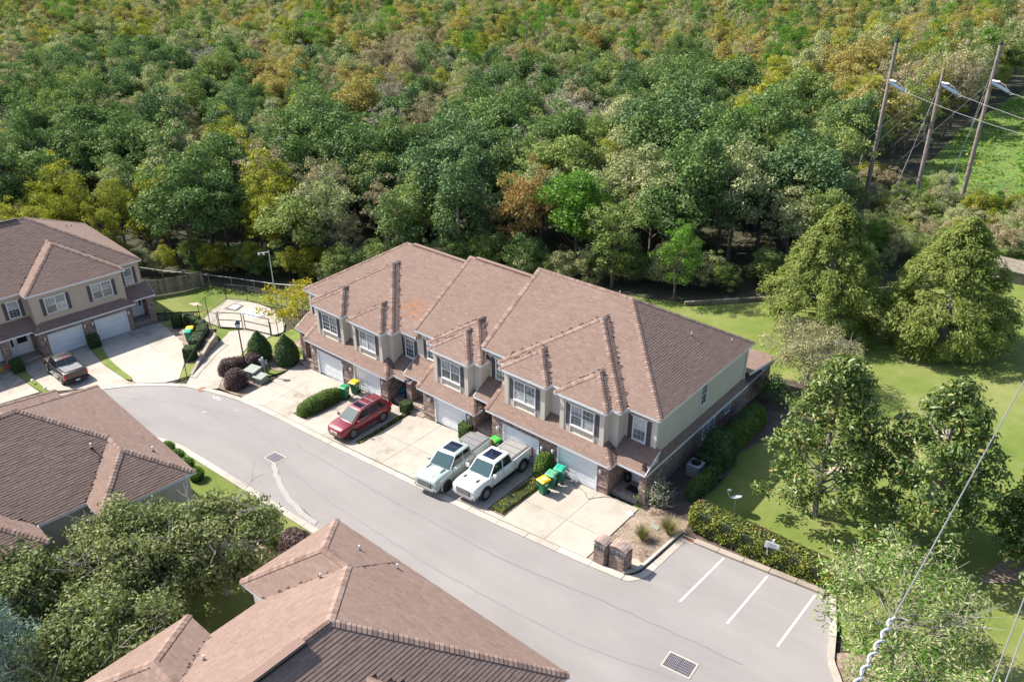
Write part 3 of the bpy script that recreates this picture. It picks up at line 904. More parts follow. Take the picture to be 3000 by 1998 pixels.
def shingled_roof(parent, solids, org, n_single, W=0.34, E=0.15, thick=0.017, patch=None, to_world=None, min_y=None, cam_limit=None):
    """parent: house root; adds part 'roof' (deck) with sub-parts shingle, shingle courses and ridge caps"""
    deck = MB()
    courses = MB()
    single = []
    caps = []
    ox, oy, oz = org
    toW = to_world or (lambda x, y, z: Vector((x, y, z)))
    for si, S in enumerate(solids):
        others = [o for o in solids if o is not S]
        slq = math.sqrt(1 + S.sl * S.sl)
        seen = {}
        for e in S.ends:
            P = S.poly(e)
            if len(P) < 3:
                continue
            deck.face([(x, y, S.z + S.sl * S.d[e]((x, y)) - 0.006 * (si % 3)) for x, y in P], 0)
            (ax, ay), (ix, iy) = EDIR[e]
            nrm = Vector((-ix * S.sl, -iy * S.sl, 1)).normalized()
            upv = Vector((ix, iy, S.sl)).normalized()
            alv = Vector((ax, ay, 0))
            bx, by = {'l': (S.x0, 0), 'r': (S.x1, 0), 'f': (0, S.y0), 'k': (0, S.y1)}[e]
            sd = [(x * ax + y * ay, S.d[e]((x, y))) for x, y in P]
            dmax = max(d for _, d in sd)
            step = E / slq
            k = 0
            d0 = -0.03
            while d0 < dmax:
                dm = d0 + step * 0.5
                # row interval
                xs = []
                for i in range(len(sd)):
                    (s0, e0), (s1, e1) = sd[i - 1], sd[i]
                    if (e0 - dm) * (e1 - dm) < 0 or e0 == dm:
                        xs.append(s0 + (s1 - s0) * (dm - e0) / (e1 - e0 if e1 != e0 else 1))
                if len(xs) < 2:
                    if dm < 0:
                        xs = [s for s, d in sd if abs(d) < 1e-6]
                    if len(xs) < 2:
                        d0 += step; k += 1; continue
                lo, hi = min(xs), max(xs)
                s = lo - rng.random() * W
                while s < hi:
                    w = W * rng.choice((0.8, 1.0, 1.0, 1.25))
                    a, b = max(s, lo), min(s + w, hi)
                    s += w
                    if b - a < 0.04:
                        continue
                    sm = (a + b) / 2
                    x = bx * abs(ix) + sm * ax + ix * dm
                    y = by * abs(iy) + sm * ay + iy * dm
                    z = S.z + S.sl * dm
                    if any((ho := o.h(x, y)) > z + 0.015 or (ho > z - 0.03 and solids.index(o) > si) for o in others):
                        continue
                    tone = min(.999, max(0, rng.gauss(0.5, 0.22)))
                    mi = 0
                    if patch and rng.random() < patch(x, y):
                        mi = 1
                    th = thick * rng.uniform(0.8, 1.25)
                    x0 = bx * abs(ix) + a * ax + ix * d0; y0 = by * abs(iy) + a * ay + iy * d0
                    p0 = Vector((x0, y0, S.z + S.sl * d0))
                    single.append((p0, alv, upv, nrm, b - a, E * 1.2, th, tone, mi))
                d0 += step
                k += 1
            for i in range(len(P)):
                a, b = P[i - 1], P[i]
                key = tuple(sorted(((round(a[0], 3), round(a[1], 3)), (round(b[0], 3), round(b[1], 3)))))
                seen.setdefault(key, []).append(e)
        for key, es in seen.items():
            if len(es) == 2:
                caps.append((S, key, es))
    roof = deck.build('roof', [MT['felt']], parent, org=org)
    single.sort(key=lambda q: (toW(*q[0]) - CAM).length + (0 if q[8] == 0 else 500) + (0 if q[4] > W * .99 and q[4] < W * 1.01 else 200))
    for p0, alv, upv, nrm, w, l, th, tone, mi in single[:n_single]:
        M = Matrix.Identity(4)
        c = p0 + alv * (w / 2) - Vector(org)
        for i in range(3):
            M[i][0] = alv[i] * (w - 0.006); M[i][1] = upv[i] * l; M[i][2] = nrm[i] * th; M[i][3] = c[i]
        add('shingle', SH_UNITS[int(tone * 8)], roof, M=M)
    for p0, alv, upv, nrm, w, l, th, tone, mi in single[n_single:]:
        a = p0 + alv * 0.003; b = p0 + alv * (w - 0.003)
        at, bt = a + nrm * th, b + nrm * th
        courses.face([at, bt, bt + upv * l - nrm * th * .85, at + upv * l - nrm * th * .85], mi, tone)
        courses.face([a, b, bt, at], mi, tone)
    if courses.f:
        o = courses.build('shingle_courses', [MT['roof'], MT['roof_orange']], roof, org=org)
        o['kind'] = 'stuff'
    cm = MB()
    for S, (pa, pb), es in caps:
        za, zb = S.z + S.sl * min(S.d[e](pa) for e in S.ends), S.z + S.sl * min(S.d[e](pb) for e in S.ends)
        A, B = Vector((*pa, za)), Vector((*pb, zb))
        if A.z > B.z:
            A, B = B, A
        d = (B - A)
        L = d.length
        if L < 0.2:
            continue
        d.normalize()
        side = Vector((-d.y, d.x, 0)).normalized()
        drop = S.sl * 0.17 * (0.707 if abs(A.z - B.z) > 1e-3 else 1.0)
        n = max(1, int(L / 0.19))
        for i in range(n):
            p = A + d * (L * i / n)
            q = A + d * (L * (i + 1.12) / n)
            m_ = (p + q) / 2
            if any(o.h(m_.x, m_.y) > m_.z - 0.025 for o in solids if o is not S):
                continue
            tn = rng.random() if rng.random() < .8 else rng.choice((0.05, 0.98))
            u0, u1 = Vector((0, 0, 0.05 + rng.uniform(0, .008))), Vector((0, 0, 0.03))
            wl = side * 0.17
            dz = Vector((0, 0, -drop))
            cm.face([p + u0, q + u1, q + u1 + wl + dz, p + u0 + wl + dz][::-1], 0, tn)
            cm.face([p + u0, q + u1, q + u1 - wl + dz, p + u0 - wl + dz], 0, tn)
            lo_ = Vector((0, 0, -.03))
            cm.face([p + u0 + wl + dz, p + u0, p + u0 + lo_, p + wl + dz + u0 + lo_], 0, tn)
            cm.face([p + u0, p + u0 - wl + dz, p - wl + dz + u0 + lo_, p + u0 + lo_], 0, tn)
            cm.face([p + u0 + wl + dz, p + wl + dz + u0 + lo_, q + u1 + wl + dz + lo_, q + u1 + wl + dz], 0, tn)
            cm.face([p + u0 - wl + dz, p - wl + dz + u0 + lo_, q + u1 - wl + dz + lo_, q + u1 - wl + dz], 0, tn)
    if cm.f:
        o = cm.build('ridge_caps', [MT['cap']], roof, org=org)
        o['kind'] = 'stuff'
    # white fascia and soffit
    fm = MB()
    for si, S in enumerate(solids):
        others = [o for o in solids if o is not S]
        for e in S.ends:
            (ax, ay), (ix, iy) = EDIR[e]
            a0, a1 = {'l': (S.y0, S.y1), 'r': (S.y0, S.y1), 'f': (S.x0, S.x1), 'k': (S.x0, S.x1)}[e]
            fix = {'l': S.x0, 'r': S.x1, 'f': S.y0, 'k': S.y1}[e]
            n = max(1, int((a1 - a0) / 0.1))
            run = None
            for i in range(n + 1):
                c = a0 + (a1 - a0) * (i + .5) / n
                x, y = (fix + ix * .02, c) if e in 'lr' else (c, fix + iy * .02)
                vis = i < n and not any(o.h(x, y) > S.z + 0.005 for o in others)
                if vis and run is None:
                    run = a0 + (a1 - a0) * i / n
                if (not vis) and run is not None:
                    end = a0 + (a1 - a0) * i / n
                    t = 0.025 + 0.0013 * si
                    if e == 'l': fm.box(fix - t, fix + .005, run - .02, end + .02, S.z - .16, S.z - .002)
                    if e == 'r': fm.box(fix - .005, fix + t, run - .02, end + .02, S.z - .16, S.z - .002)
                    if e == 'f': fm.box(run - .02, end + .02, fix - t, fix + .005, S.z - .1605, S.z - .0025)
                    if e == 'k': fm.box(run - .02, end + .02, fix - .005, fix + t, S.z - .1605, S.z - .0025)
                    run = None
        zz = S.z - .13 - .004 * si
        fm.face([(S.x0, S.y0, zz), (S.x0, S.y1, zz), (S.x1, S.y1, zz), (S.x1, S.y0, zz)])
    fm.build('fascia', [MT['fascia']], parent, org=org)
    return roof


def roof_vent(roof, org, x, y, z, s=1.0, boot=True):
    m = MB()
    x, y, z = x - org[0], y - org[1], z - org[2]
    if boot:
        m.cyl((x, y, z - .1), (x, y, z + .1 * s), .11 * s, .06 * s, n=10, mat=1)
    m.cyl((x, y, z), (x, y, z + .34 * s), .045 * s, n=10, mat=0)
    m.build('vent_pipe', [MT['fascia'], MT['rubber']], roof)


# ------------------------------------------------------------------ bricks
def brick_unit(tone):
    m = MB()
    m.box(-.5, .5, -1, 0, -.5, .5, 0, tone, skip='k')
    return m.mesh('brick', [MT['brick']])


BR_UNITS = [brick_unit((i + .5) / 8) for i in range(8)]
BL, BH, JT = 0.205, 0.062, 0.011


def brick_cells(u0, u1, v0, v1, holes, vert=False, topf=None):
    """running-bond cells (u,v,w,h) inside the rectangle minus holes"""
    out = []
    v = v0
    r = 0
    while v < v1 - 0.02:
        h = min(BH, v1 - v)
        u = u0 - (BL / 2 if r % 2 else 0) - rng.random() * .004
        while u < u1:
            a, b = max(u, u0), min(u + BL, u1)
            segs = [(a, b)]
            for (hu0, hu1, hv0, hv1) in holes:
                if v + h > hv0 + .005 and v < hv1 - .005:
                    ns = []
                    for p, q in segs:
                        if q <= hu0 or p >= hu1: ns.append((p, q)); continue
                        if p < hu0: ns.append((p, hu0))
                        if q > hu1: ns.append((hu1, q))
                    segs = ns
            for p, q in segs:
                if q - p > .03 and (topf is None or v + h / 2 < topf((p + q) / 2)):
                    out.append((p, v, q - p, h))
            u += BL + JT
        v += BH + JT
        r += 1
    return out


def brick_wall(root, faces, org, n_single, depth=0.014, to_world=None, name='brick_wall'):
    """faces: list of (origin, udir, normal, u0,u1,v0,v1,holes); the mortar backing is part brick_wall, bricks its pieces"""
    back = MB()
    allb = []
    toW = to_world or (lambda x, y, z: Vector((x, y, z)))
    for (o, ud, nd, u0, u1, v0, v1, holes) in faces:
        o, ud, nd = Vector(o), Vector(ud), Vector(nd)
        P = lambda u, v: o + ud * u + Vector((0, 0, v))
        us = sorted({u0, u1, *[min(max(h[0], u0), u1) for h in holes], *[min(max(h[1], u0), u1) for h in holes]})
        vs = sorted({v0, v1, *[min(max(h[2], v0), v1) for h in holes], *[min(max(h[3], v0), v1) for h in holes]})
        for i in range(len(us) - 1):
            for j in range(len(vs) - 1):
                uc, vc = (us[i] + us[i + 1]) / 2, (vs[j] + vs[j + 1]) / 2
                if any(h[0] < uc < h[1] and h[2] < vc < h[3] for h in holes):
                    continue
                q = [P(us[i], vs[j]), P(us[i + 1], vs[j]), P(us[i + 1], vs[j + 1]), P(us[i], vs[j + 1])]
                back.face(q, 0)
        for (u, v, w, h) in brick_cells(u0, u1, v0, v1, holes):
            c = P(u + w / 2, v + h / 2) + nd * (depth * rng.uniform(.7, 1.3))
            allb.append((c, ud, nd, w, h, min(.999, max(0, rng.gauss(.5, .24)))))
    wall = back.build(name, [MT['mortar']], root, org=org)
    allb.sort(key=lambda q: (toW(*q[0]) - CAM).length + (0 if q[3] > BL * .95 else 100))
    for c, ud, nd, w, h, t in allb[:n_single]:
        M = Matrix.Identity(4)
        c = c - Vector(org)
        for i in range(3):
            M[i][0] = ud[i] * w; M[i][1] = -nd[i] * depth * 1.5; M[i][2] = (0, 0, h)[i]; M[i][3] = c[i]
        add('brick', BR_UNITS[int(t * 8)], wall, M=M)
    st = MB()
    for c, ud, nd, w, h, t in allb[n_single:]:
        a = ud * (w / 2); z = Vector((0, 0, h / 2)); n = -nd * depth * 1.5
        q = [c - a - z, c + a - z, c + a + z, c - a + z]
        st.face(q, 0, t)
        for i in range(4):
            j = (i + 1) % 4
            st.face([q[j], q[i], q[i] + n, q[j] + n], 0, t)
    if st.f:
        o = st.build('brickwork', [MT['brick']], wall, org=org)
        o['kind'] = 'stuff'
    return wall


# ------------------------------------------------------------------ windows, doors, garage doors (front faces -y; M turns them)
def window(root, org, x0, x1, z0, z1, y, lights='single', panes=('mid',), grid=(3, 2), shutters=True, hood=True, sill=True, M=None, apron=False, lower_grid=True):
    off = Matrix.Translation(-Vector(org))
    MM = (off @ M) if M is not None else off

    def nb():
        m = MB(); m.M = MM
        return m
    w = nb()
    f = 0.055
    w.box(x0 - .05, x0 + f - .05, y - .05, y + .02, z0 - .04, z1 + .05); w.box(x1 - f + .05, x1 + .05, y - .05, y + .02, z0 - .04, z1 + .05)
    w.box(x0 + .005, x1 - .005, y - .05, y + .02, z1, z1 + .05); w.box(x0 + .005, x1 - .005, y - .06, y + .02, z0 - .04, z0 + .01)
    win = w.build('window', [MT['fascia']], root)
    cols = 2 if lights == 'double' else 1
    cw = (x1 - x0) / cols
    zm = (z0 + z1) / 2
    k = 0
    for c in range(cols):
        a, b = x0 + cw * c + .015, x0 + cw * (c + 1) - .015
        for lo, hi, dy in ((z0 + .012, zm - .012, 0.0), (zm + .012, z1 - .005, -0.012)):
            p = nb()
            p.face([(a, y - .012 + dy, lo), (b, y - .012 + dy, lo), (b, y - .012 + dy, hi), (a, y - .012 + dy, hi)])
            p.build('pane', [MT[panes[k % len(panes)]]], win)
            k += 1
            if lower_grid or dy < 0:
                g = nb()
                for i in range(1, grid[0]):
                    u = a + (b - a) * i / grid[0]
                    g.box(u - .006, u + .006, y - .026 + dy, y - .0125 + dy, lo, hi)
                for j in range(1, grid[1]):
                    v = lo + (hi - lo) * j / grid[1]
                    g.box(a, b, y - .0275 + dy, y - .0125 + dy, v - .006, v + .006)
                if g.f:
                    g.build('glazing_bar', [MT['fascia']], win)
        s = nb()
        s.box(a, b, y - .036, y - .012, zm - .02, zm + .02)
        for (u0, u1) in ((a - .012, a + .012), (b - .012, b + .012)):
            s.box(u0, u1, y - .0345, y - .011, z0 + .011, z1 - .001)
        s.build('sash', [MT['fascia']], win)
    if cols == 2:
        s = nb(); u = (x0 + x1) / 2; s.box(u - .035, u + .035, y - .048, y, z0 + .0105, z1 - .0005); s.build('mullion', [MT['fascia']], win)
    if hood:
        s = nb(); s.box(x0 - .14, x1 + .14, y - .11, y + .01, z1 + .07, z1 + .15); s.build('window_hood', [MT['trim']], root)
    if sill:
        s = nb(); s.box(x0 - .08, x1 + .08, y - .09, y + .01, z0 - .1, z0 - .041); s.build('window_sill', [MT['trim']], root)
    if apron:
        s = nb()
        s.box(x0 - .1, x1 + .1, y - .055, y + .01, z0 - .2, z0 - .12); s.box(x0 - .1, x0, y - .055, y + .01, z0 - .56, z0 - .2); s.box(x1, x1 + .1, y - .055, y + .01, z0 - .56, z0 - .2); s.box(x0 - .1, x1 + .1, y - .055, y + .01, z0 - .66, z0 - .56)
        s.build('apron_panel', [MT['trim']], root)
    if shutters:
        for sx0 in (x0 - .36, x1 + .1):
            if shutters == 'l' and sx0 > x0 or shutters == 'r' and sx0 < x0:
                continue
            s = nb()
            a, b = sx0, sx0 + .26
            lo, hi = z0 - .12, z1 + .06
            s.box(a, b, y - .03, y + .01, lo, hi)
            for p, q in ((lo, lo + .07), (hi - .07, hi), ((lo + hi) / 2 - .035, (lo + hi) / 2 + .035)):
                s.box(a, b, y - .045, y - .03, p, q)
            s.box(a, a + .045, y - .044, y - .03, lo + .07, hi - .07); s.box(b - .045, b, y - .044, y - .03, lo + .07, hi - .07)
            s.build('shutter', [MT['shutter']], root)
    return win


def garage_door(root, org, x0, x1, z0, z1, y, surround=True):
    m = MB(); m.M = Matrix.Translation(-Vector(org))
    m.box(x0 - .11, x0, y - .13, y + .02, z0, z1 + .1); m.box(x1, x1 + .11, y - .13, y + .02, z0, z1 + .1); m.box(x0, x1, y - .13, y + .02, z1, z1 + .1)
    gd = m.build('garage_door', [MT['white']], root)
    n = 4
    hgt = (z1 - z0) / n
    for i in range(n):
        p = MB(); p.M = Matrix.Translation(-Vector(org))
        a, b = z0 + hgt * i + .006, z0 + hgt * (i + 1) - .006
        p.box(x0 + .004, x1 - .004, y - .02, y + .02, a, b)
        q = 4
        for j in range(q):
            u0 = x0 + (x1 - x0) * (j + .12) / q; u1 = x0 + (x1 - x0) * (j + .88) / q
            p.box(u0, u1, y - .027, y - .02, a + .09, b - .09)
        p.build('panel', [MT['white']], gd)
    s = MB(); s.M = Matrix.Translation(-Vector(org)); s.box(x0, x1, y - .04, y + .02, z0 - .015, z0 + .012); s.build('bottom_seal', [MT['rubber']], gd)
    return gd


def wall_light(root, org, x, y, z, M=None):
    m = MB(); m.M = Matrix.Translation(-Vector(org)) @ (M or Matrix.Identity(4))
    m.box(x - .05, x + .05, y - .03, y, z - .08, z + .12)
    m.bar((x, y - .02, z + .1), (x, y - .13, z + .14), .025)
    m.cyl((x, y - .13, z - .08), (x, y - .13, z + .12), .055, .07, n=8)
    m.cyl((x, y - .13, z + .12), (x, y - .13, z + .2), .085, .02, n=8)
    m.cyl((x, y - .13, z - .13), (x, y - .13, z - .08), .02, .05, n=8)
    m.build('wall_light', [MT['fascia']], root)


def entry_door(root, org, x0, x1, z0, z1, y, side='l', M=None, wreath=False):
    """white panel door with a glazed top and a side light"""
    m = MB(); m.M = Matrix.Translation(-Vector(org)) @ (M or Matrix.Identity(4))
    sl = .38
    d0, d1 = (x0 + sl, x1) if side == 'l' else (x0, x1 - sl)
    s0, s1 = (x0, x0 + sl - .06) if side == 'l' else (x1 - sl + .06, x1)
    m.box(x0 - .08, x0, y - .06, y + .02, z0, z1 + .1); m.box(x1, x1 + .08, y - .06, y + .02, z0, z1 + .1); m.box(x0, x1, y - .06, y + .02, z1, z1 + .1)
    a = s1 if side == 'l' else d1
    m.box(a, a + .06, y - .055, y + .02, z0, z1)
    fr = m.build('entry_frame', [MT['white']], root)
    d = MB(); d.M = m.M
    d.box(d0 + .004, d1 - .004, y - .03, y + .02, z0 + .01, z1 - .004)
    d.box(d0 + .1, d1 - .1, y - .04, y - .03, z0 + .15, z0 + .75); 
    d.box(d0 + .14, d1 - .14, y - .042, y - .03, z0 + 1.0, z1 - .14)
    dd = d.build('door', [MT['white']], fr)
    g = MB(); g.M = m.M
    g.face([(d0 + .2, y - .045, z0 + 1.08), (d1 - .2, y - .045, z0 + 1.08), (d1 - .2, y - .045, z1 - .22), (d0 + .2, y - .045, z1 - .22)])
    g.build('door_glass', [MT['carglass']], fr)
    g = MB(); g.M = m.M
    g.box(s0 + .002, s1 - .002, y - .028, y + .02, z0 + .01, z1 - .004); g.build('side_panel', [MT['white']], fr)
    g = MB(); g.M = m.M
    g.face([(s0 + .07, y - .034, z0 + .95), (s1 - .07, y - .034, z0 + .95), (s1 - .07, y - .034, z1 - .12), (s0 + .07, y - .034, z1 - .12)]); g.build('side_light', [MT['carglass']], fr)
    g = MB(); g.M = m.M
    hx = d0 + .09 if side == 'l' else d1 - .09
    g.cyl((hx, y - .03, z0 + 1.0), (hx, y - .09, z0 + 1.0), .03, n=8); g.cyl((hx, y - .03, z0 + 1.15), (hx, y - .06, z0 + 1.15), .03, n=8); g.build('door_handle', [MT['blackmetal']], fr)


def wall_box(m, x0, x1, y0, y1, z0, z1, mat=0):
    m.box(x0, x1, y0, y1, z0, z1, mat, skip='tb')
# ------------------------------------------------------------------ the long townhouse row in the middle
YB = 12.0
zA, zB, zC = 3.592, 4.193, 5.031
lA, lB, lC = 0.568, 1.116, 1.956
HO = (-20.0, 5.0, -1.4)
house = thing('townhouse_row', 'long beige and brick townhouse row with stepped brown shingle roofs in the middle', 'townhouses', HO)
xA0, xB0, xC0, xC9 = -36.32, -23.55, -17.15, -3.77
main_roofs = [Hip(xA0, -23.3, 0, YB, zA, 'lfk'), Hip(xB0, -17.0, 0, YB, zB, 'fk'), Hip(xC0, xC9, 0, YB, zC, 'fkr'),
              Hip(-34.21, -25.14, -0.771, 7, zA, 'lrf'), Hip(-33.73, -30.01, -1.326, 4, zA, 'lrf'), Hip(-29.42, -25.70, -1.326, 4, zA, 'lrf'),
              Hip(-21.56, -16.59, -0.771, 5, zB, 'lrf'), Hip(-20.93, -17.23, -1.326, 4, zB, 'lrf'),
              Hip(-15.11, -5.88, -0.771, 7, zC, 'lrf'), Hip(-14.57, -10.82, -1.326, 4, zC, 'lrf'), Hip(-10.21, -6.47, -1.326, 4, zC, 'lrf')]
low_roofs = [Hip(-34.3, -24.81, -1.891, .3, lA, 'fr'), Hip(-36.34, -33.5, -1.194, .3, lA, 'f'), Hip(-25.6, -23.08, -1.194, .3, lA, 'f'),
             Hip(-21.64, -16.24, -1.891, .3, lB, 'fr'), Hip(-23.69, -20.9, -1.194, .3, lB, 'f'),
             Hip(-15.23, -5.65, -1.891, .3, lC, 'fr'), Hip(-16.93, -14.4, -1.194, .3, lC, 'f'), Hip(-6.6, -3.74, -1.194, .3, lC, 'f'),
             Hip(-9.0, -3.70, 11.73, 16.43, lC + .02, 'k', slope=0.17), Hip(-4.05, -3.70, -1.1, 13.95, lC - .012, 'r', slope=1.15)]


def patch(x, y):
    return 0.62 if -26.6 < x < -24.1 and 0.9 < y < 2.4 and abs((x + 25.3) / 1.2) ** 2 + abs((y - 1.65) / .8) ** 2 < 1.1 else 0.0


roof_main = shingled_roof(house, main_roofs, HO, 300, patch=patch)
roof_low = shingled_roof(house, low_roofs, HO, 0)


def rake(parent, org, x, y0, z0, y1, z1, cap=True):
    m = MB()
    d = Vector((0, y1 - y0, z1 - z0)).normalized(); n = Vector((0, -d.z, d.y))
    a, b = Vector((x, y0, z0)), Vector((x, y1, z1))
    if n.z < 0:
        n = -n
    q = []
    for p in (a, b):
        q.append([p + Vector((-.03, 0, 0)) - n * .16, p + Vector((.01, 0, 0)) - n * .16, p + Vector((.01, 0, 0)) - n * .004, p + Vector((-.03, 0, 0)) - n * .004])
    for i in range(4):
        j = (i + 1) % 4
        m.face([q[0][i], q[0][j], q[1][j], q[1][i]])
    m.face(q[0][::-1]); m.face(q[1])
    m.build('rake_board', [MT['fascia']], parent, org=org, merge=True)
    if cap:
        c = MB(); L = (b - a).length; k = int(L / .19)
        for i in range(k):
            p, e = a + d * (L * i / k), a + d * (L * (i + 1.1) / k)
            t = rng.random() if rng.random() < .8 else rng.choice((.05, .98))
            for s in (-1, 1):
                w = Vector((.16 * s + .03, 0, 0)); w0 = Vector((.03, 0, 0))
                dn = n * (-.02)
                f = [p + w0 + n * .06, e + w0 + n * .04, e + w + dn + n * .04, p + w + dn + n * .06]
                c.face(f if s < 0 else f[::-1], 0, t)
                c.face([p + w0 + n * .06, p + w + dn + n * .06, p + w + dn + n * .02, p + w0 + n * .02], 0, t)
        o = c.build('rake_caps', [MT['cap']], parent, org=org); o['kind'] = 'stuff'


for x, z in ((xB0, zB), (xC0, zC)):
    rake(house, HO, x, -.02, z, YB / 2, z + SL * YB / 2); rake(house, HO, x, YB + .02, z, YB / 2, z + SL * YB / 2)
for x, y, z in ((-34.3, -1.891, lA), (-21.64, -1.891, lB), (-15.23, -1.891, lC)):
    rake(house, HO, x, y - .02, z, .2, z + SL * (.2 - y))
for x, y, z in ((-36.34, -1.194, lA), (-23.69, -1.194, lB), (-16.93, -1.194, lC), (-23.08, -1.194, lA)):
    rake(house, HO, x, y - .02, z, .2, z + SL * (.2 - y), cap=False)
rake(house, HO, -3.725, -1.21, lC, .27, lC + SL * 1.46, cap=False)
rake(house, HO, -3.70, 16.45, lC + .02, 11.8, lC + .02 + .17 * 4.65, cap=False)
# step walls where a higher roof starts, soffits of the raised ends
m = MB()
for x, zl, zh in ((xB0 + .2, zA, zB), (xC0 + .2, zB, zC)):
    for y0, y1 in ((.02, YB / 2), (YB - .02, YB / 2)):
        d = SL * (YB / 2 - .02)
        m.face([(x, y0, zl - .3), (x, y1, zl - .3 + d), (x, y1, zh + d - .03), (x, y0, zh - .03)])
m.face([(-3.78, -1.17, lC - .14), (-3.78, .27, lC - .14), (-3.78, .27, lC + .83), (-3.78, -1.17, lC - .03)])
m.build('gable_side', [MT['siding']], house, org=HO)
# ridge vents
for a, b, z in ((-29.6, -23.9, zA + SL * 6), (-23.0, -17.6, zB + SL * 6)):
    m = MB(); m.box(a, b, 5.86, 6.14, z + .02, z + .10, 0, skip='b'); m.build('ridge_vent', [MT['cap']], roof_main, org=HO)
    m = MB(); m.box(a + .05, b - .05, 6.145, 6.2, z + .0, z + .085, 0); m.build('vent_slot', [MT['rubber']], roof_main, org=HO)
for x, y, z in ((-11.3, 7.0, zC + SL * 5 + .02), (-6.2, 7.6, zC + SL * 2.43), (-4.6, 10.2, zC + SL * .8)):
    roof_vent(roof_main, HO, x, y, z, .7)

# upper walls
m = MB()
wall_box(m, xA0 + .275, -23.2, .275, YB - .275, -3.2, zA - .12)
wall_box(m, -23.25, -16.9, .279, YB - .279, -2.6, zB - .12)
wall_box(m, -16.9, xC9 - .275, .275, YB - .275, lC - .6, zC - .12)
wall_box(m, -33.93, -25.42, -.5, .3, lA + .2, zA - .125); wall_box(m, -21.28, -16.87, -.5, .3, lB + .2, zB - .125); wall_box(m, -14.83, -6.15, -.5, .3, lC + .2, zC - .125)
for x0, x1, lz, uz in ((-33.45, -30.29, lA, zA), (-29.14, -25.98, lA, zA), (-20.65, -17.51, lB, zB), (-14.29, -11.10, lC, zC), (-9.93, -6.75, lC, zC)):
    wall_box(m, x0, x1, -1.05, -.48, lz + .25, uz - .13)
    for a in (x0, x1):
        s = 1 if a == x0 else -1
        m.box(min(a - .012 * s, a + .3 * s), max(a - .012 * s, a + .3 * s), -1.09, -1.045, lz + .2, uz - .135, 0, skip='tb')
m.build('upper_wall', [MT['siding']], house, org=HO)
# grooves of the panel siding
m = MB()


def groove_x(x0, x1, y, z0, z1, st=.31):
    x = x0 + st
    while x < x1 - .1:
        m.box(x - .006, x + .006, y - .0045, y + .001, z0, z1, skip='tbk'); x += st


for x0, x1, lz, uz in ((-33.12, -30.62, lA, zA), (-28.8, -26.3, lA, zA), (-20.3, -17.85, lB, zB), (-13.96, -11.43, lC, zC), (-9.6, -7.08, lC, zC)):
    groove_x(x0, x1, -1.05, lz + .4, uz - .14)
y = .6
while y < 11.5:
    m.box(-4.046, -4.0405, y - .007, y + .007, lC + .1, zC - .14, skip='tbl'); y += .31
o = m.build('siding_grooves', [MT['siding_tan']], house, org=HO); o['kind'] = 'stuff'
for a_ in ((-4.052, -3.985, 11.55, 11.76, lC + .2), (-4.2, -4.03, .255, .45, lC + .6)):
    m = MB(); m.box(*a_, zC - .13); m.build('corner_board', [MT['trim']], house, org=HO)

# brick ground floor
GY = -1.6


def gfloor(x):
    return K * x


doors = {'A': [(-33.07, -30.3), (-28.7, -25.96)], 'B': [(-20.11, -17.38)], 'C': [(-13.92, -11.17), (-9.54, -6.79)]}
bw = []
for key, x0, x1, lz in (('A', -34.0, -25.08, lA), ('B', -21.36, -16.5, lB), ('C', -14.95, -5.92, lC)):
    holes = [(a - .1 - x0, b + .1 - x0, gfloor((a + b) / 2) - .4, gfloor((a + b) / 2) + 2.13) for a, b in doors[key]]
    bw.append(((x0, GY, 0), (1, 0, 0), (0, -1, 0), 0, x1 - x0, gfloor(x0) - .25, lz - .135, holes))
    bw.append(((x1, GY, 0), (0, 1, 0), (1, 0, 0), 0, 1.87, gfloor(x1) - .25, lz - .135, []))
    bw.append(((x0, .27, 0), (0, -1, 0), (-1, 0, 0), 0, 1.87, gfloor(x0) - .25, lz - .135, []))
# right end wall and the back corner
bw.append(((-3.98, -.95, 0), (0, 1, 0), (1, 0, 0), 0, 17.1, -.75, lC - .14, [(7.1 - .05, 8.6 + .05, .32, 1.56), (10.12 - .05, 10.75 + .05, .74, 1.62)]))
bw.append(((-3.98, 16.15, 0), (-1, 0, 0), (0, 1, 0), 0, 5, -.9, lC - .14, []))
# porch back walls beside the doors
bw.append(((-5.9, .265, 0), (1, 0, 0), (0, -1, 0), 0, 1.95, -.6, lC - .14, [(.2, 1.56, -.2, 2.1)]))
bw.append(((-16.5, .265, 0), (1, 0, 0), (0, -1, 0), 0, 1.55, -1.5, lC - .14, [(.2, 1.4, -.2, 2.0)]))
bw.append(((-25.08, .265, 0), (1, 0, 0), (0, -1, 0), 0, 1.9, -2.1, lA - .14, [(.25, 1.6, -1.6, .5)]))
bw.append(((-23.2, .265, 0), (1, 0, 0), (0, -1, 0), 0, 1.85, -2.0, lB - .14, []))
bw.append(((-36.0, .265, 0), (1, 0, 0), (0, -1, 0), 0, 2.0, -2.8, lA - .14, [(.5, 1.7, -2.0, .3)]))
bw.append(((-36.0, .27, 0), (0, -1, 0), (-1, 0, 0), 0, 1.3, -2.9, lA - .14, [(.2, .95, -1.7, .0)]))


def column(x0, x1, y0, y1, z0, z1):
    bw.append(((x0, y0, 0), (1, 0, 0), (0, -1, 0), 0, x1 - x0, z0, z1, []))
    bw.append(((x1, y0, 0), (0, 1, 0), (1, 0, 0), 0, y1 - y0, z0, z1, []))
    bw.append(((x0, y1, 0), (0, -1, 0), (-1, 0, 0), 0, y1 - y0, z0, z1, []))
    bw.append(((x1, y1, 0), (-1, 0, 0), (0, 1, 0), 0, x1 - x0, z0, z1, []))


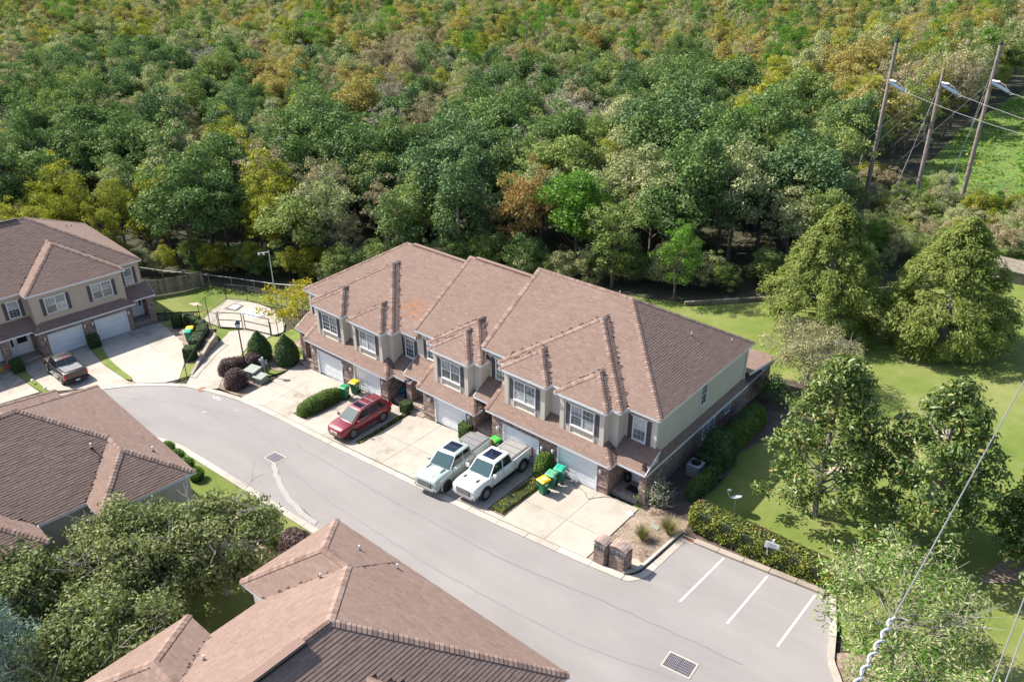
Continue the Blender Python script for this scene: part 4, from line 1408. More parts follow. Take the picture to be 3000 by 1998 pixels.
column(-4.15, -3.7, -1.05, -.62, -.75, lC - .15)
column(-23.66, -23.14, -1.05, -.3, -2.0, lA - .15)
column(-36.05, -35.5, -1.05, -.62, -2.9, lA - .15)
column(-34.75, -34.02, -1.05, -.95, -2.75, lA - .15)
wall_brick = brick_wall(house, bw, HO, 300)
m = MB()
for x0, x1, y, z in ((-5.99, -5.87, None, gfloor(-6) + .5), ):
    pass
for x0, x1, holes in ((-34.0, -25.08, doors['A']), (-21.36, -16.5, doors['B']), (-14.95, -5.92, doors['C'])):
    cuts = [x0] + [v for a, b in holes for v in (a - .11, b + .11)] + [x1]
    for a, b in zip(cuts[::2], cuts[1::2]):
        z = gfloor((a + b) / 2) + .52
        x = a
        while x < b - .04:
            m.box(x, min(x + .062, b), GY - .065, GY - .001, z, z + .1, 0, min(.99, max(0, rng.gauss(.6, .2)))); x += .073
o = m.build('brick_ledge', [MT['brick']], house, org=HO); o['kind'] = 'stuff'

for key, lz in (('A', lA), ('B', lB), ('C', lC)):
    for a, b in doors[key]:
        z = gfloor((a + b) / 2)
        garage_door(house, HO, a, b, z + .01, z + 2.05, GY + .08)
for x, z in ((-33.55, -.38), (-29.98, -.42), (-29.05, -.36), (-25.5, -.15), (-20.65, .38), (-16.95, .5), (-14.42, .72), (-10.78, .8), (-9.93, 1.0), (-6.42, 1.2)):
    wall_light(house, HO, x, GY - .01, z)
# windows
for cx_, uz, pn, kind in ((-31.87, zA, ('dark', 'mid', 'dark', 'mid'), 0), (-27.56, zA, ('curtain', 'blind', 'curtain', 'blind'), 0), (-19.08, zB, ('mid', 'blind', 'mid', 'blind'), 0), (-12.7, zC, ('curtain', 'mid', 'curtain', 'mid'), 0), (-8.3, zC, ('mid', 'blind', 'curtain', 'mid'), 0)):
    window(house, HO, cx_ - .82, cx_ + .82, uz - 1.95, uz - .62, -1.05, 'double', pn, (3, 2), apron=True, lower_grid=(cx_ < -30))
window(house, HO, -5.6, -4.78, zC - 2.08, zC - .63, .275, 'single', ('mid', 'curtain'), (3, 2))
window(house, HO, -16.18, -15.36, zC - 2.05, zC - .66, .275, 'single', ('mid', 'dark'), (3, 2), shutters='l')
window(house, HO, -24.88, -24.06, zA - 2.04, zA - .64, .275, 'single', ('dark', 'mid'), (3, 2))
window(house, HO, -22.62, -21.8, zB - 2.05, zB - .72, .279, 'single', ('mid', 'mid'), (3, 2), shutters='l')
window(house, HO, -35.42, -34.6, zA - 2.05, zA - .7, .275, 'single', ('mid', 'mid'), (3, 2), shutters='l')
RX = Matrix.Rotation(math.pi / 2, 4, 'Z')
window(house, HO, 5.47, 6.13, zC - 1.83, zC - .48, 4.04, 'single', ('dark', 'mid'), (2, 2), shutters=False, hood=False, M=RX)
window(house, HO, 6.15, 7.65, .36, 1.5, 3.97, 'double', ('dark', 'mid'), (2, 2), shutters=False, hood=False, M=RX)
window(house, HO, 9.17, 9.8, .78, 1.57, 3.97, 'single', ('dark', 'mid'), (2, 2), shutters=False, hood=False, M=RX)
# entries
entry_door(house, HO, -5.66, -4.38, -.06, 1.95, .25, 'l')
entry_door(house, HO, -24.8, -23.5, -1.5, .4, .25, 'l')
entry_door(house, HO, -16.25, -15.15, -.1, 1.9, .25, 'l')
entry_door(house, HO, -35.4, -34.4, -1.95, .2, .25, 'l')


def steps(root, org, x0, x1, levels, name='step'):
    """levels: (y0, y1, ztop, zbottom) -> each tread its own piece with a row of edge bricks"""
    for (y0, y1, zt, zb) in levels:
        m = MB(); m.box(x0 + .01, x1 - .01, y0 + .1, y1, zb, zt - .004, 1); x = x0
        while x < x1 - .03:
            m.box(x, min(x + .064, x1), y0, y0 + .2, zt - .065, zt, 0, min(.99, max(0, rng.gauss(.65, .2)))); x += .075
        m.box(x0 + .005, x1 - .005, y0 + .012, y0 + .11, zb, zt - .066, 2)
        m.build(name, [MT['brick'], MT['slab'], MT['mortar']], root, org=org)


steps(house, HO, -5.9, -4.16, [(-1.15, .25, -.1, -.7)])
steps(house, HO, -16.45, -14.98, [(-2.55, -2.15, -.92, -1.5), (-2.15, -1.8, -.66, -1.5), (-1.8, -1.45, -.40, -1.5), (-1.45, .25, -.14, -1.5)])
steps(house, HO, -23.12, -21.4, [(-1.75, -1.3, -1.38, -2.0), (-1.3, .25, -1.1, -2.0)])
steps(house, HO, -25.0, -23.66, [(-1.2, .25, -1.5, -2.2)])
steps(house, HO, -35.5, -34.05, [(-1.95, -1.55, -2.36, -2.9), (-1.55, -1.2, -2.14, -2.9), (-1.2, .25, -1.95, -2.9)])

# ------------------------------------------------------------------ the townhouse at the far left
LO = (0, 0, -5.0)
lhouse = thing('townhouse', 'tan and brick townhouse with a big triangular roof gable at the far left', 'townhouse', (LOX, LOY, -5.0), LTH)
toL = Matrix.Translation((LOX, LOY, 0)) @ Matrix.Rotation(LTH, 4, 'Z')
tL = lambda x, y, z: toL @ Vector((x, y, z))
zL, zl = 1.03, -2.24
L_roofs = [Hip(-20, 10.59, 1.33, 15.2, zL, 'lfkr'), Hip(0, 8.5, 0, 9, zL, 'lrf')]
L_low = [Hip(-.17, 8.54, -.55, 1.7, zl, 'lfr'), Hip(8.0, 10.74, .17, 1.7, zl, 'f'), Hip(-10, .3, .17, 1.7, zl, 'f')]
lroof = shingled_roof(lhouse, L_roofs, LO, 0, W=.36, E=.165, to_world=tL)
shingled_roof(lhouse, L_low, LO, 0, W=.36, E=.165, to_world=tL)
rake(lhouse, LO, 10.75, .15, zl, 1.55, zl + SL * 1.38, cap=False)
m = MB(); m.box(-7, 3.0, 8.1, 8.45, zL + SL * 6.94 - .04, zL + SL * 6.94 + .08); m.build('ridge_vent', [MT['rubber']], lroof, org=LO)
for x, y, z in ((7.3, 9.6, zL + SL * 3.29), (8.0, 10.6, zL + SL * 2.59)):
    roof_vent(lroof, LO, x, y, z, .9)
m = MB()
wall_box(m, -19.6, 10.3, 1.6, 14.9, -5.4, zL - .12); wall_box(m, .3, 8.2, .275, 1.7, zl + .1, zL - .125)
m.box(3.85, 4.45, .262, .28, zl + .4, zL - .13, skip='tb')
m.build('upper_wall', [MT['siding_tan']], lhouse, org=LO)
m = MB()
for x in np.arange(.6, 8.1, .4):
    m.box(x - .006, x + .006, .2705, .276, zl + .4, zL - .14, skip='tbk')
o = m.build('siding_grooves', [MT['siding']], lhouse, org=LO); o['kind'] = 'stuff'
window(lhouse, LO, 5.38, 7.1, -1.08, .3, .262, 'double', ('mid', 'blind'), (3, 2), lower_grid=False, sill=False)
window(lhouse, LO, 1.44, 3.1, -1.1, .3, .262, 'double', ('mid', 'blind', 'curtain', 'blind'), (3, 2), lower_grid=False, sill=False)
window(lhouse, LO, 8.85, 9.55, -1.08, .37, 1.595, 'single', ('curtain', 'mid'), (3, 3), sill=False)
window(lhouse, LO, -1.18, -.33, -1.1, .32, 1.595, 'single', ('dark', 'curtain'), (3, 3), sill=False)
ldoors = [(.86, 3.56), (4.88, 7.55)]
fl = [-4.96, -4.98]
bl = [((.1, -.25, 0), (1, 0, 0), (0, -1, 0), 0, 8.0, -5.3, zl - .135, [(a - .1 - .1, b + .1 - .1, -5.4, f + 2.17) for (a, b), f in zip(ldoors, fl)]),
      ((8.1, -.25, 0), (0, 1, 0), (1, 0, 0), 0, 1.8, -5.4, zl - .135, []), ((.1, 1.55, 0), (0, -1, 0), (-1, 0, 0), 0, 1.8, -5.3, zl - .135, [])]
old = bw
bw = bl
column(9.9, 10.45, .28, 1.0, -5.5, zl - .15)
column(-2.75, -2.15, .3, .85, -5.3, zl - .15)
bl.append(((8.1, 1.585, 0), (1, 0, 0), (0, -1, 0), 0, 2.3, -5.4, zl - .15, [(.68, 1.72, -4.6, -2.4)]))
bl.append(((-6, 1.585, 0), (1, 0, 0), (0, -1, 0), 0, 6.1, -5.4, zl - .15, [(2.1, 3.3, -4.7, -2.4), (4.1, 5.8, -4.7, -2.4)]))
bl.append(((10.3, .9, 0), (0, 1, 0), (1, 0, 0), 0, 12, -6.2, zl - .4, []))
brick_wall(lhouse, bl, LO, 60, to_world=tL)
for (a, b), f in zip(ldoors, fl):
    garage_door(lhouse, LO, a, b, f, f + 2.08, -.17)
for x in (7.8, 4.55, 3.89, .5):
    wall_light(lhouse, LO, x, -.262, -3.06)
entry_door(lhouse, LO, 8.84, 9.78, -4.5, -2.5, 1.57, 'r')
entry_door(lhouse, LO, -1.85, -.25, -4.65, -2.5, 1.57, 'l')
entry_door(lhouse, LO, -3.85, -2.75, -4.65, -2.5, 1.57, 'l')
m = MB(); m.box(8.13, 9.88, .2, 1.5, -5.5, -4.56, 0); m.build('porch_base', [MT['slab']], lhouse, org=LO)
steps(lhouse, LO, -2.1, .05, [(-.1, .25, -4.85, -5.3), (.25, 1.5, -4.68, -5.3)])
steps(lhouse, LO, -6.0, -2.8, [(-.1, .25, -4.85, -5.3), (.25, 1.5, -4.68, -5.3)])


# ------------------------------------------------------------------ the two roofs in the foreground
def wing_house(name, label, loc, rz, W, z, ground, mirror, n_single):
    """local x along the road side, local y towards the road (0 at the road eave)"""
    root = thing(name, label, 'house', (loc[0], loc[1], ground), rz)
    org = (0, 0, ground)
    T = Matrix.Translation((loc[0], loc[1], 0)) @ Matrix.Rotation(rz, 4, 'Z')
    f = (lambda a, b: (W - b, W - a)) if mirror else (lambda a, b: (a, b))
    sw = (lambda e: e.replace('l', '#').replace('r', 'l').replace('#', 'r')) if mirror else (lambda e: e)
    S = [Hip(0, W, -24, 0, z, 'lrkf'),
         Hip(*f(-1.6, 2.75), -5.15, 0.012, z + .004, sw('lkf')), Hip(*f(-1.6, 2.75), -12.72, -7.58, z + .004, sw('lkf')),
         Hip(*f(W / 2, W + 1.38), -10.1, -2.1, z + .004, sw('rkf'))]
    r = shingled_roof(root, S, org, n_single, to_world=lambda x, y, zz: T @ Vector((x, y, zz)))
    m = MB()
    for s in S:
        wall_box(m, s.x0 + .3, s.x1 - .3, s.y0 + .3, s.y1 - .3 + (.0), ground - .6, z - .14)
    m.build('wall', [MT['siding']], root, org=org)
    zr = z + SL * W / 2
    m = MB()
    y = -7.1
    m.box(W / 2 - .17, W / 2 + .17, -17, y, zr - .02, zr + .1); m.build('ridge_vent', [MT['cap']], r, org=org)
    m = MB(); xx = W / 2 + .172
    m.box(xx, xx + .05, -16.95, y + .03, zr - .06, zr + .07); m.build('vent_slot', [MT['rubber']], r, org=org)
    return root, r, org


h2, r2_, o2 = wing_house('house', 'nearest house roof at the bottom centre with brown shingle hips and ridge vent', (-9.43, -17.08), 0.0, 11.94, 5.2, -.4, False, 300)
for x, y, z in ((-8.0 + 9.43, -18.16 + 17.08, 5.84), (-6.15 + 9.43, -17.67 + 17.08, 5.54), (-7.5 + 9.43, -20.58 + 17.08, 6.36), (-7.44 + 9.43, -25.89 + 17.08, 6.39)):
    roof_vent(r2_, o2, x, y, z, .8)
h1, r1_, o1 = wing_house('house', 'house roof at the left edge in front of the far townhouse', (-35.1, -17.3), R(-3.72), 11.5, 3.2, -2.2, True, 300)
for x, y, z in ((9.1, -3.6, 3.2 + .6 * 2.4), (10.6, -1.05, 3.83)):
    roof_vent(r1_, o1, x, y, z, 1.0)
# ------------------------------------------------------------------ vehicles
def paint(name, col, metal=0.3, rough=0.35):
    m = bpy.data.materials.new(name); m.use_nodes = True
    b = m.node_tree.nodes['Principled BSDF']
    b.inputs['Base Color'].default_value = (*col, 1); b.inputs['Metallic'].default_value = metal; b.inputs['Roughness'].default_value = rough
    b.inputs['Coat Weight'].default_value = 0.8; b.inputs['Coat Roughness'].default_value = 0.04
    return m


MT['p_sage'] = paint('sage_grey_paint', (0.36, 0.415, 0.385), 0.1)
MT['p_white'] = paint('white_car_paint', (0.66, 0.65, 0.63), 0.0)
MT['p_brown'] = paint('dark_brown_paint', (0.028, 0.022, 0.02), 0.3)
MT['p_red'] = paint('dark_red_paint', (0.19, 0.014, 0.022), 0.35)
MT['chrome'] = mat('chrome', [(0.62, 0.62, 0.64)], 0.2, metal=0.9)
MT['silver'] = mat('silver_alloy', [(0.48, 0.48, 0.50)], 0.3, metal=0.7)
MT['blackplastic'] = mat('black_plastic', [(0.018, 0.018, 0.02)], 0.5)
MT['redlamp'] = mat('red_lamp', [(0.50, 0.02, 0.015)], 0.2)
MT['clearlamp'] = mat('clear_lamp', [(0.55, 0.57, 0.60)], 0.12)
MT['tonneau'] = mat('tonneau_vinyl', [(0.15, 0.15, 0.155), (0.18, 0.18, 0.185)], 0.7, nz=((3, 1.0),))
MT['tonneau2'] = mat('tonneau_weave', [(0.17, 0.165, 0.16), (0.30, 0.29, 0.28)], 0.6, nz=((30, 1.3),))
MT['tonframe'] = mat('tonneau_frame', [(0.10, 0.095, 0.09)], 0.6)
MT['cabin'] = mat('cabin_trim', [(0.22, 0.21, 0.18)], 0.9)
MT['plate'] = mat('number_plate', [(0.62, 0.64, 0.66)], 0.5)
MT['redletter'] = mat('red_letters', [(0.45, 0.03, 0.03)], 0.4)


def loft(mb, stations, mat_=0):
    """stations: (x, w, zb, zs, zt, wt) -> closed symmetric shell"""
    rings = []
    for x, w, zb, zs, zt, wt in stations:
        half = [(0, zb), (w * .86, zb), (w * .97, zb + .10), (w, zb + (zs - zb) * .45), (w * .985, zs), ((w + wt) / 2, zs + (zt - zs) * .72), (wt, zt), (0, zt + .015)]
        ring = [(x, y, z) for y, z in half] + [(x, -y, z) for y, z in half[-2:0:-1]]
        rings.append(ring)
    n = len(rings[0])
    for a, b in zip(rings[:-1], rings[1:]):
        for i in range(n):
            j = (i + 1) % n
            mb.face([a[i], a[j], b[j], b[i]], mat_)
    mb.face(rings[0][::-1], mat_); mb.face(rings[-1], mat_)


def bil(A, B, C_, D, u, v):
    return (A * (1 - u) + B * u) * (1 - v) + (D * (1 - u) + C_ * u) * v


def pane(mb, A, B, C_, D, u0, u1, v0, v1, off=0.012, u0t=None, u1t=None, n=3, sgn=1):
    u0t = u0 if u0t is None else u0t; u1t = u1 if u1t is None else u1t
    nr = (B - A).cross(D - A).normalized() * off * sgn
    for i in range(n):
        a0, a1 = u0 + (u1 - u0) * i / n, u0 + (u1 - u0) * (i + 1) / n
        t0, t1 = u0t + (u1t - u0t) * i / n, u0t + (u1t - u0t) * (i + 1) / n
        mb.face([bil(A, B, C_, D, a0, v0) + nr, bil(A, B, C_, D, a1, v0) + nr, bil(A, B, C_, D, t1, v1) + nr, bil(A, B, C_, D, t0, v1) + nr])


def wheel(root, x, y, r, w, side, rim_mat, spokes=6):
    m = MB(); s = 1 if side > 0 else -1
    prof = [(r * .62, -w / 2), (r * .93, -w / 2), (r, -w * .36), (r, w * .36), (r * .93, w / 2), (r * .62, w / 2)]
    n = 22
    def ring(pr):
        return [[(x + q[0] * math.cos(2 * math.pi * i / n), y + q[1], r + q[0] * math.sin(2 * math.pi * i / n)) for i in range(n)] for q in pr]
    rg = ring(prof)
    for a, b in zip(rg[:-1], rg[1:]):
        for i in range(n):
            j = (i + 1) % n; m.face([a[i], a[j], b[j], b[i]])
    tyre_parent = m.build('wheel', [MT['rubber']], root, smooth_angle=40)
    m = MB()
    yo = y + s * w * .40
    m.cyl((x, yo - s * .05, r), (x, yo - s * .02, r), r * .62, n=20, mat=1)
    for k in range(spokes):
        a = 2 * math.pi * k / spokes + .3
        m.bar((x + r * .1 * math.cos(a), yo, r + r * .1 * math.sin(a)), (x + r * .6 * math.cos(a), yo, r + r * .6 * math.sin(a)), .07 * r / .38, .05, up=(0, 1, 0))
    m.cyl((x, yo - s * .02, r), (x, yo + s * .02, r), r * .17, n=10)
    for i in range(20):
        a, b = 2 * math.pi * i / 20, 2 * math.pi * (i + 1) / 20
        m.bar((x + r * .61 * math.cos(a), yo, r + r * .61 * math.sin(a)), (x + r * .61 * math.cos(b), yo, r + r * .61 * math.sin(b)), .03, .05, up=(0, 1, 0))
    m.build('rim', [rim_mat, MT['blackplastic']], tyre_parent)


def arch(mb, x, y, zc, r0, r1, s, mat_=0, th=.03):
    n = 14
    for i in range(n):
        a, b = math.pi * (-.08 + 1.16 * i / n), math.pi * (-.08 + 1.16 * (i + 1) / n)
        P = lambda rr, t, yy: (x + rr * math.cos(t), yy, zc + rr * math.sin(t))
        mb.face([P(r0, a, y + s * th), P(r1, a, y + s * th), P(r1, b, y + s * th), P(r0, b, y + s * th)][::s], mat_)
        mb.face([P(r1, a, y - s * .06), P(r1, b, y - s * .06), P(r1, b, y + s * th), P(r1, a, y + s * th)][::s], mat_)
        mb.face([P(r0, a, y - s * .06), P(r0, b, y - s * .06), P(r0, b, y + s * th), P(r0, a, y + s * th)][::-s], mat_)


def text_part(root, body, size, loc, rot, material, depth=0.004, name='lettering'):
    cu = bpy.data.curves.new(name, 'FONT')
    cu.body = body; cu.size = size; cu.align_x = 'CENTER'; cu.align_y = 'CENTER'; cu.extrude = depth; cu.resolution_u = 2
    ob = bpy.data.objects.new(name, cu)
    dg = bpy.context.evaluated_depsgraph_get()
    C.objects.link(ob)
    dg.update()
    me = bpy.data.meshes.new_from_object(ob.evaluated_get(dg))
    bpy.data.objects.remove(ob)
    me.materials.clear(); me.materials.append(material); me.name = name
    o = add(name, me, root)
    o.location = loc; o.rotation_euler = rot
    return o


def greenhouse(root, B, T, material):
    """B/T: (x_rear, x_front, w_rear, w_front, z) at belt and roof; returns corner points"""
    def ring(q, inset=0):
        x0, x1, wr, wf, z = q
        c = .07
        return [(x0 + c, -wr, z), (x1 - c, -wf, z), (x1, -wf + c * 1.6, z), (x1 + .05, 0, z), (x1, wf - c * 1.6, z), (x1 - c, wf, z), (x0 + c, wr, z), (x0, wr - c, z), (x0 - .03, 0, z), (x0, -wr + c, z)]
    m = MB()
    b, t = ring(B), ring(T)
    lid = ring((T[0] + .12, T[1] - .16, T[2] - .10, T[3] - .10, T[4] + .05))
    n = len(b)
    for p, q in ((b, t), (t, lid)):
        for i in range(n):
            j = (i + 1) % n; m.face([p[i], p[j], q[j], q[i]])
    m.face([(0.5 * (T[0] + T[1]), 0, T[4] + .065)] + [lid[0], lid[1]])
    c = Vector((0.5 * (T[0] + T[1]), 0, T[4] + .065))
    m.f.pop(); m.m.pop(); m.t.pop(); m.v = m.v[:-3]
    for i in range(n):
        m.face([c, lid[i], lid[(i + 1) % n]])
    m.build('cab', [material], root, smooth_angle=35, merge=True)
    V = Vector
    L = (V((B[0], B[2], B[4])), V((B[1], B[3], B[4])), V((T[1], T[3], T[4])), V((T[0], T[2], T[4])))
    Rr = tuple(V((p.x, -p.y, p.z)) for p in L)
    F = (V((B[1] + .02, -B[3], B[4])), V((B[1] + .02, B[3], B[4])), V((T[1] + .02, T[3], T[4])), V((T[1] + .02, -T[3], T[4])))
    K_ = (V((B[0] - .015, B[2], B[4])), V((B[0] - .015, -B[2], B[4])), V((T[0] - .015, -T[2], T[4])), V((T[0] - .015, T[2], T[4])))
    return L, Rr, F, K_


def mirror_part(root, x, y, z, s, material, big=False):
    m = MB()
    w, h = (.11, .19) if big else (.10, .13)
    m.bar((x, y * .92, z - .02), (x, y + s * .06, z + .02), .05)
    m.box(x - .05, x + .05, min(y + s * .05, y + s * (.05 + w * 2)), max(y + s * .05, y + s * (.05 + w * 2)), z - .03, z + h)
    m.build('wing_mirror', [material], root, merge=True)


def pickup(name, label, loc, rz, P):
    t = thing(name, label, 'pickup truck', loc, rz)
    col = MT[P['paint']]
    L = 5.62
    hx = L / 2
    b = MB()
    loft(b, [(-hx, .86, .62, 1.14, 1.24, .80), (-hx + .1, .94, .52, 1.17, 1.28, .86), (-hx + .5, .965, .48, 1.18, 1.28, .88), (-1.0, .965, .46, 1.18, 1.27, .88), (-.94, .955, .46, 1.16, 1.22, .84), (1.2, .955, .46, 1.14, 1.21, .84),
              (1.45, .955, .46, 1.12, 1.24, .80), (1.95, .96, .47, 1.09, 1.25, .77), (2.4, .955, .48, 1.06, 1.22, .76), (hx - .14, .93, .48, 1.03, 1.17, .74), (hx - .03, .89, .48, .99, 1.10, .70), (hx + .02, .83, .50, .93, 1.01, .66)])
    b.build('body', [col], t, smooth_angle=38, merge=True)
    hood = MB()
    for sy in (-1, 1):
        hood.bar((1.5, sy * .44, 1.262), (2.5, sy * .38, 1.222), .06, .03)
    hood.build('hood_ridge', [col], t)
    Lq, Rq, Fq, Kq = greenhouse(t, (-.95, 1.42, .87, .86, 1.20), (-.78, .66, .70, .72, 1.84), col)
    g = MB(); pane(g, *Fq, .06, .94, .06, .95, .02); g.build('windscreen', [MT['windscreen']], t)
    g = MB(); pane(g, *Kq, .08, .92, .14, .92); g.build('rear_window', [MT['carglass']], t)
    for Q, s in ((Lq, 1), (Rq, -1)):
        for u0, u1, u0t, u1t in ((.07, .43, .09, .47), (.47, .92, .53, .94)):
            g = MB(); pane(g, *Q, u0, u1, .08, .88, .014, u0t, u1t, sgn=-s)
            g.build('side_window', [MT['carglass']], t)
    m = MB(); m.box(-.46, .46, -.47, .47, 1.897, 1.915); m.box(-.01, .01, -.47, .47, 1.9155, 1.918, 1); m.build('sunroof', [MT['sunroof'], MT['blackplastic']], t) if P.get('sunroof', True) else None
    # doors: seams and handles
    m = MB()
    for s in (-1, 1):
        for x in (-.88, .12, 1.2):
            m.box(x - .006, x + .006, s * .957 - .004, s * .957 + .004, .55, 1.14)
        m.box(-.99, -.965, s * .95 - .01, s * .95 + .01, .5, 1.2)
    m.build('door_seam', [MT['blackplastic']], t)
    for s in (-1, 1):
        for x in (-.78, .22):
            m = MB(); m.box(x, x + .17, s * .965 - .02, s * .965 + .02, 1.04, 1.075); m.build('door_handle', [MT[P['handle']]], t)
        mirror_part(t, 1.12, s * .95, 1.24, s, MT[P['mirror']], P.get('tow', False))
        m = MB(); m.box(-.9, 1.1, s * .90 - .07, s * .90 + .12, .40, .45); m.build('running_board', [MT[P['board']]], t)
    # bed with folded cover
    m = MB(); m.box(-hx + .14, -.97, -.80, .80, 1.27, 1.325, 0)
    cov = m.build('tonneau_cover', [MT[P['frame']]], t)
    n = 3
    for i in range(n):
        a = -hx + .24 + (1.74) * i / n; c2 = -hx + .24 + 1.74 * (i + 1) / n - .05
        m = MB(); m.box(a, c2, -.70, .70, 1.326, 1.342); m.build('panel', [MT[P['cover']]], cov)
    m = MB(); m.box(-hx - .015, -hx + .03, -.74, .74, .72, 1.2); m.build('tailgate', [col], t)
    for s in (-1, 1):
        m = MB(); m.box(-hx - .02, -hx + .14, s * .86 - .065, s * .86 + .085, .78, 1.18); m.build('tail_lamp', [MT['redlamp']], t)
        m = MB(); m.box(hx - .2, hx + .012, s * .70 - .15, s * .70 + .165, .90, 1.0); m.build('headlight', [MT[P['lamp']]], t)
    m = MB(); m.box(-hx - .14, -hx + .05, -.9, .9, .47, .66); m.box(-hx - .16, -hx - .14, -.25, .25, .6, .66); m.build('rear_bumper', [MT[P['rbump']]], t)
    m = MB(); m.box(hx - .14, hx + .09, -.72, .72, .44, .60); m.box(hx - .3, hx + .03, -.91, .91, .46, .60); m.build('front_bumper', [MT[P['fbump']]], t)
    m = MB(); m.box(hx - .08, hx + .045, -.53, .53, .62, .98)
    m.build('grille', [MT['blackplastic']], t)
    m = MB()
    for k in range(4):
        m.box(hx + .046, hx + .058, -.47, .47, .68 + .075 * k, .70 + .075 * k)
    m.build('grille_bar', [MT[P['grillebar']]], t)
    for nm, xx in (('rear', -hx - .145), ):
        m = MB(); m.box(xx - .012, xx, -.16, .16, .48, .61); m.build('number_plate', [MT['plate']], t)
    fl = MB()
    well = MB()
    for x in (-1.72, 1.86):
        for s in (-1, 1):
            arch(fl, x, s * .95, .42, .44, .53, s, 0)
            well.cyl((x, s * .93, .44), (x, s * .972, .44), .455, n=22)
            wheel(t, x, s * .865, .42, .27, s, MT[P['rim']], P.get('spokes', 6))
    fl.build('wheel_arch', [MT[P['flare']]], t); well.build('wheel_well', [MT['rubber']], t)
    m = MB(); m.bar((-.62, .1, 1.88), (-.70, .1, 1.98), .03, .05); m.build('roof_aerial', [MT['blackplastic']], t)
    for s in (-1, 1):
        if P.get('scoop') == 'side':
            m = MB(); m.box(1.5, 1.95, s * .57 - .05, s * .57 + .05, 1.22, 1.268); m.build('hood_scoop', [MT['blackplastic']], t)
        if P.get('scoop') == 'vent':
            m = MB(); m.box(1.85, 2.15, s * .5 - .09, s * .5 + .09, 1.235, 1.262); m.build('hood_vent', [MT['blackplastic']], t)
    # wipers
    m = MB(); m.bar((1.475, -.1, 1.245), (1.46, .62, 1.25), .018); m.bar((1.475, -.72, 1.245), (1.46, -.12, 1.25), .018); m.build('wiper', [MT['blackplastic']], t)
    return t


VS = 0.985
t1 = pickup('pickup_truck', 'pale sage grey pickup truck with black wheels and a plain grey bed cover', (-14.98, -5.12, gz(-14.98, -5) + .05), R(-90 + 3.5),
            dict(paint='p_sage', handle='p_sage', mirror='p_sage', board='p_sage', frame='tonframe', cover='tonneau', lamp='clearlamp', rbump='p_sage', fbump='p_sage', grillebar='grey', flare='p_sage', rim='blackplastic', scoop='side'))
t2 = pickup('pickup_truck', 'white pickup truck with black wheel arches parked beside the sage grey one', (-12.42, -4.32, gz(-12.4, -4.3) + .05), R(-90 + 1.0),
            dict(paint='p_white', handle='p_white', mirror='p_white', board='blackplastic', frame='tonframe', cover='tonneau2', lamp='clearlamp', rbump='blackplastic', fbump='grey', grillebar='silver', flare='blackplastic', rim='grey', scoop='vent', tow=True))
gx, gy_ = -51.95, -13.45
t3 = pickup('pickup_truck', 'dark brown pickup truck nosed in to the tan townhouse garage', (gx, gy_, gz(gx, gy_) + .05), R(175),
            dict(paint='p_brown', handle='chrome', mirror='p_brown', board='silver', frame='blackplastic', cover='tonneau', lamp='clearlamp', rbump='blackplastic', fbump='chrome', grillebar='chrome', flare='p_brown', rim='silver', tow=True, sunroof=False))
m = MB(); m.box(.15, .5, -.45, .45, 1.892, 1.908); m.build('sunroof', [MT['blackplastic']], t3)
m = MB(); m.box(-.86, -.78, -.22, .22, 1.84, 1.9); m.build('brake_lamp', [MT['redlamp']], t3)
for k in range(6):
    m = MB(); y = -.5 + .2 * k; m.bar((-.65, y, 1.902), (.05, y, 1.902), .03, .025); m.build('roof_rib', [MT['p_brown']], t3)
text_part(t3, 'GMC', .17, (-2.83, .32, .98), (R(90), 0, R(-90)), MT['redletter'])
# slope of that driveway tilts the truck
t3.rotation_euler = (0, R(5.5), R(175))
for t in (t1, t2, t3):
    t.scale = (VS, VS, VS)
for t in (t1, t2):
    t.rotation_euler = (R(0), 0, t.rotation_euler.z)
    q = Matrix.Rotation(-math.atan(K), 4, 'Y') @ Matrix.Rotation(t.rotation_euler.z, 4, 'Z')
    t.rotation_euler = q.to_euler()


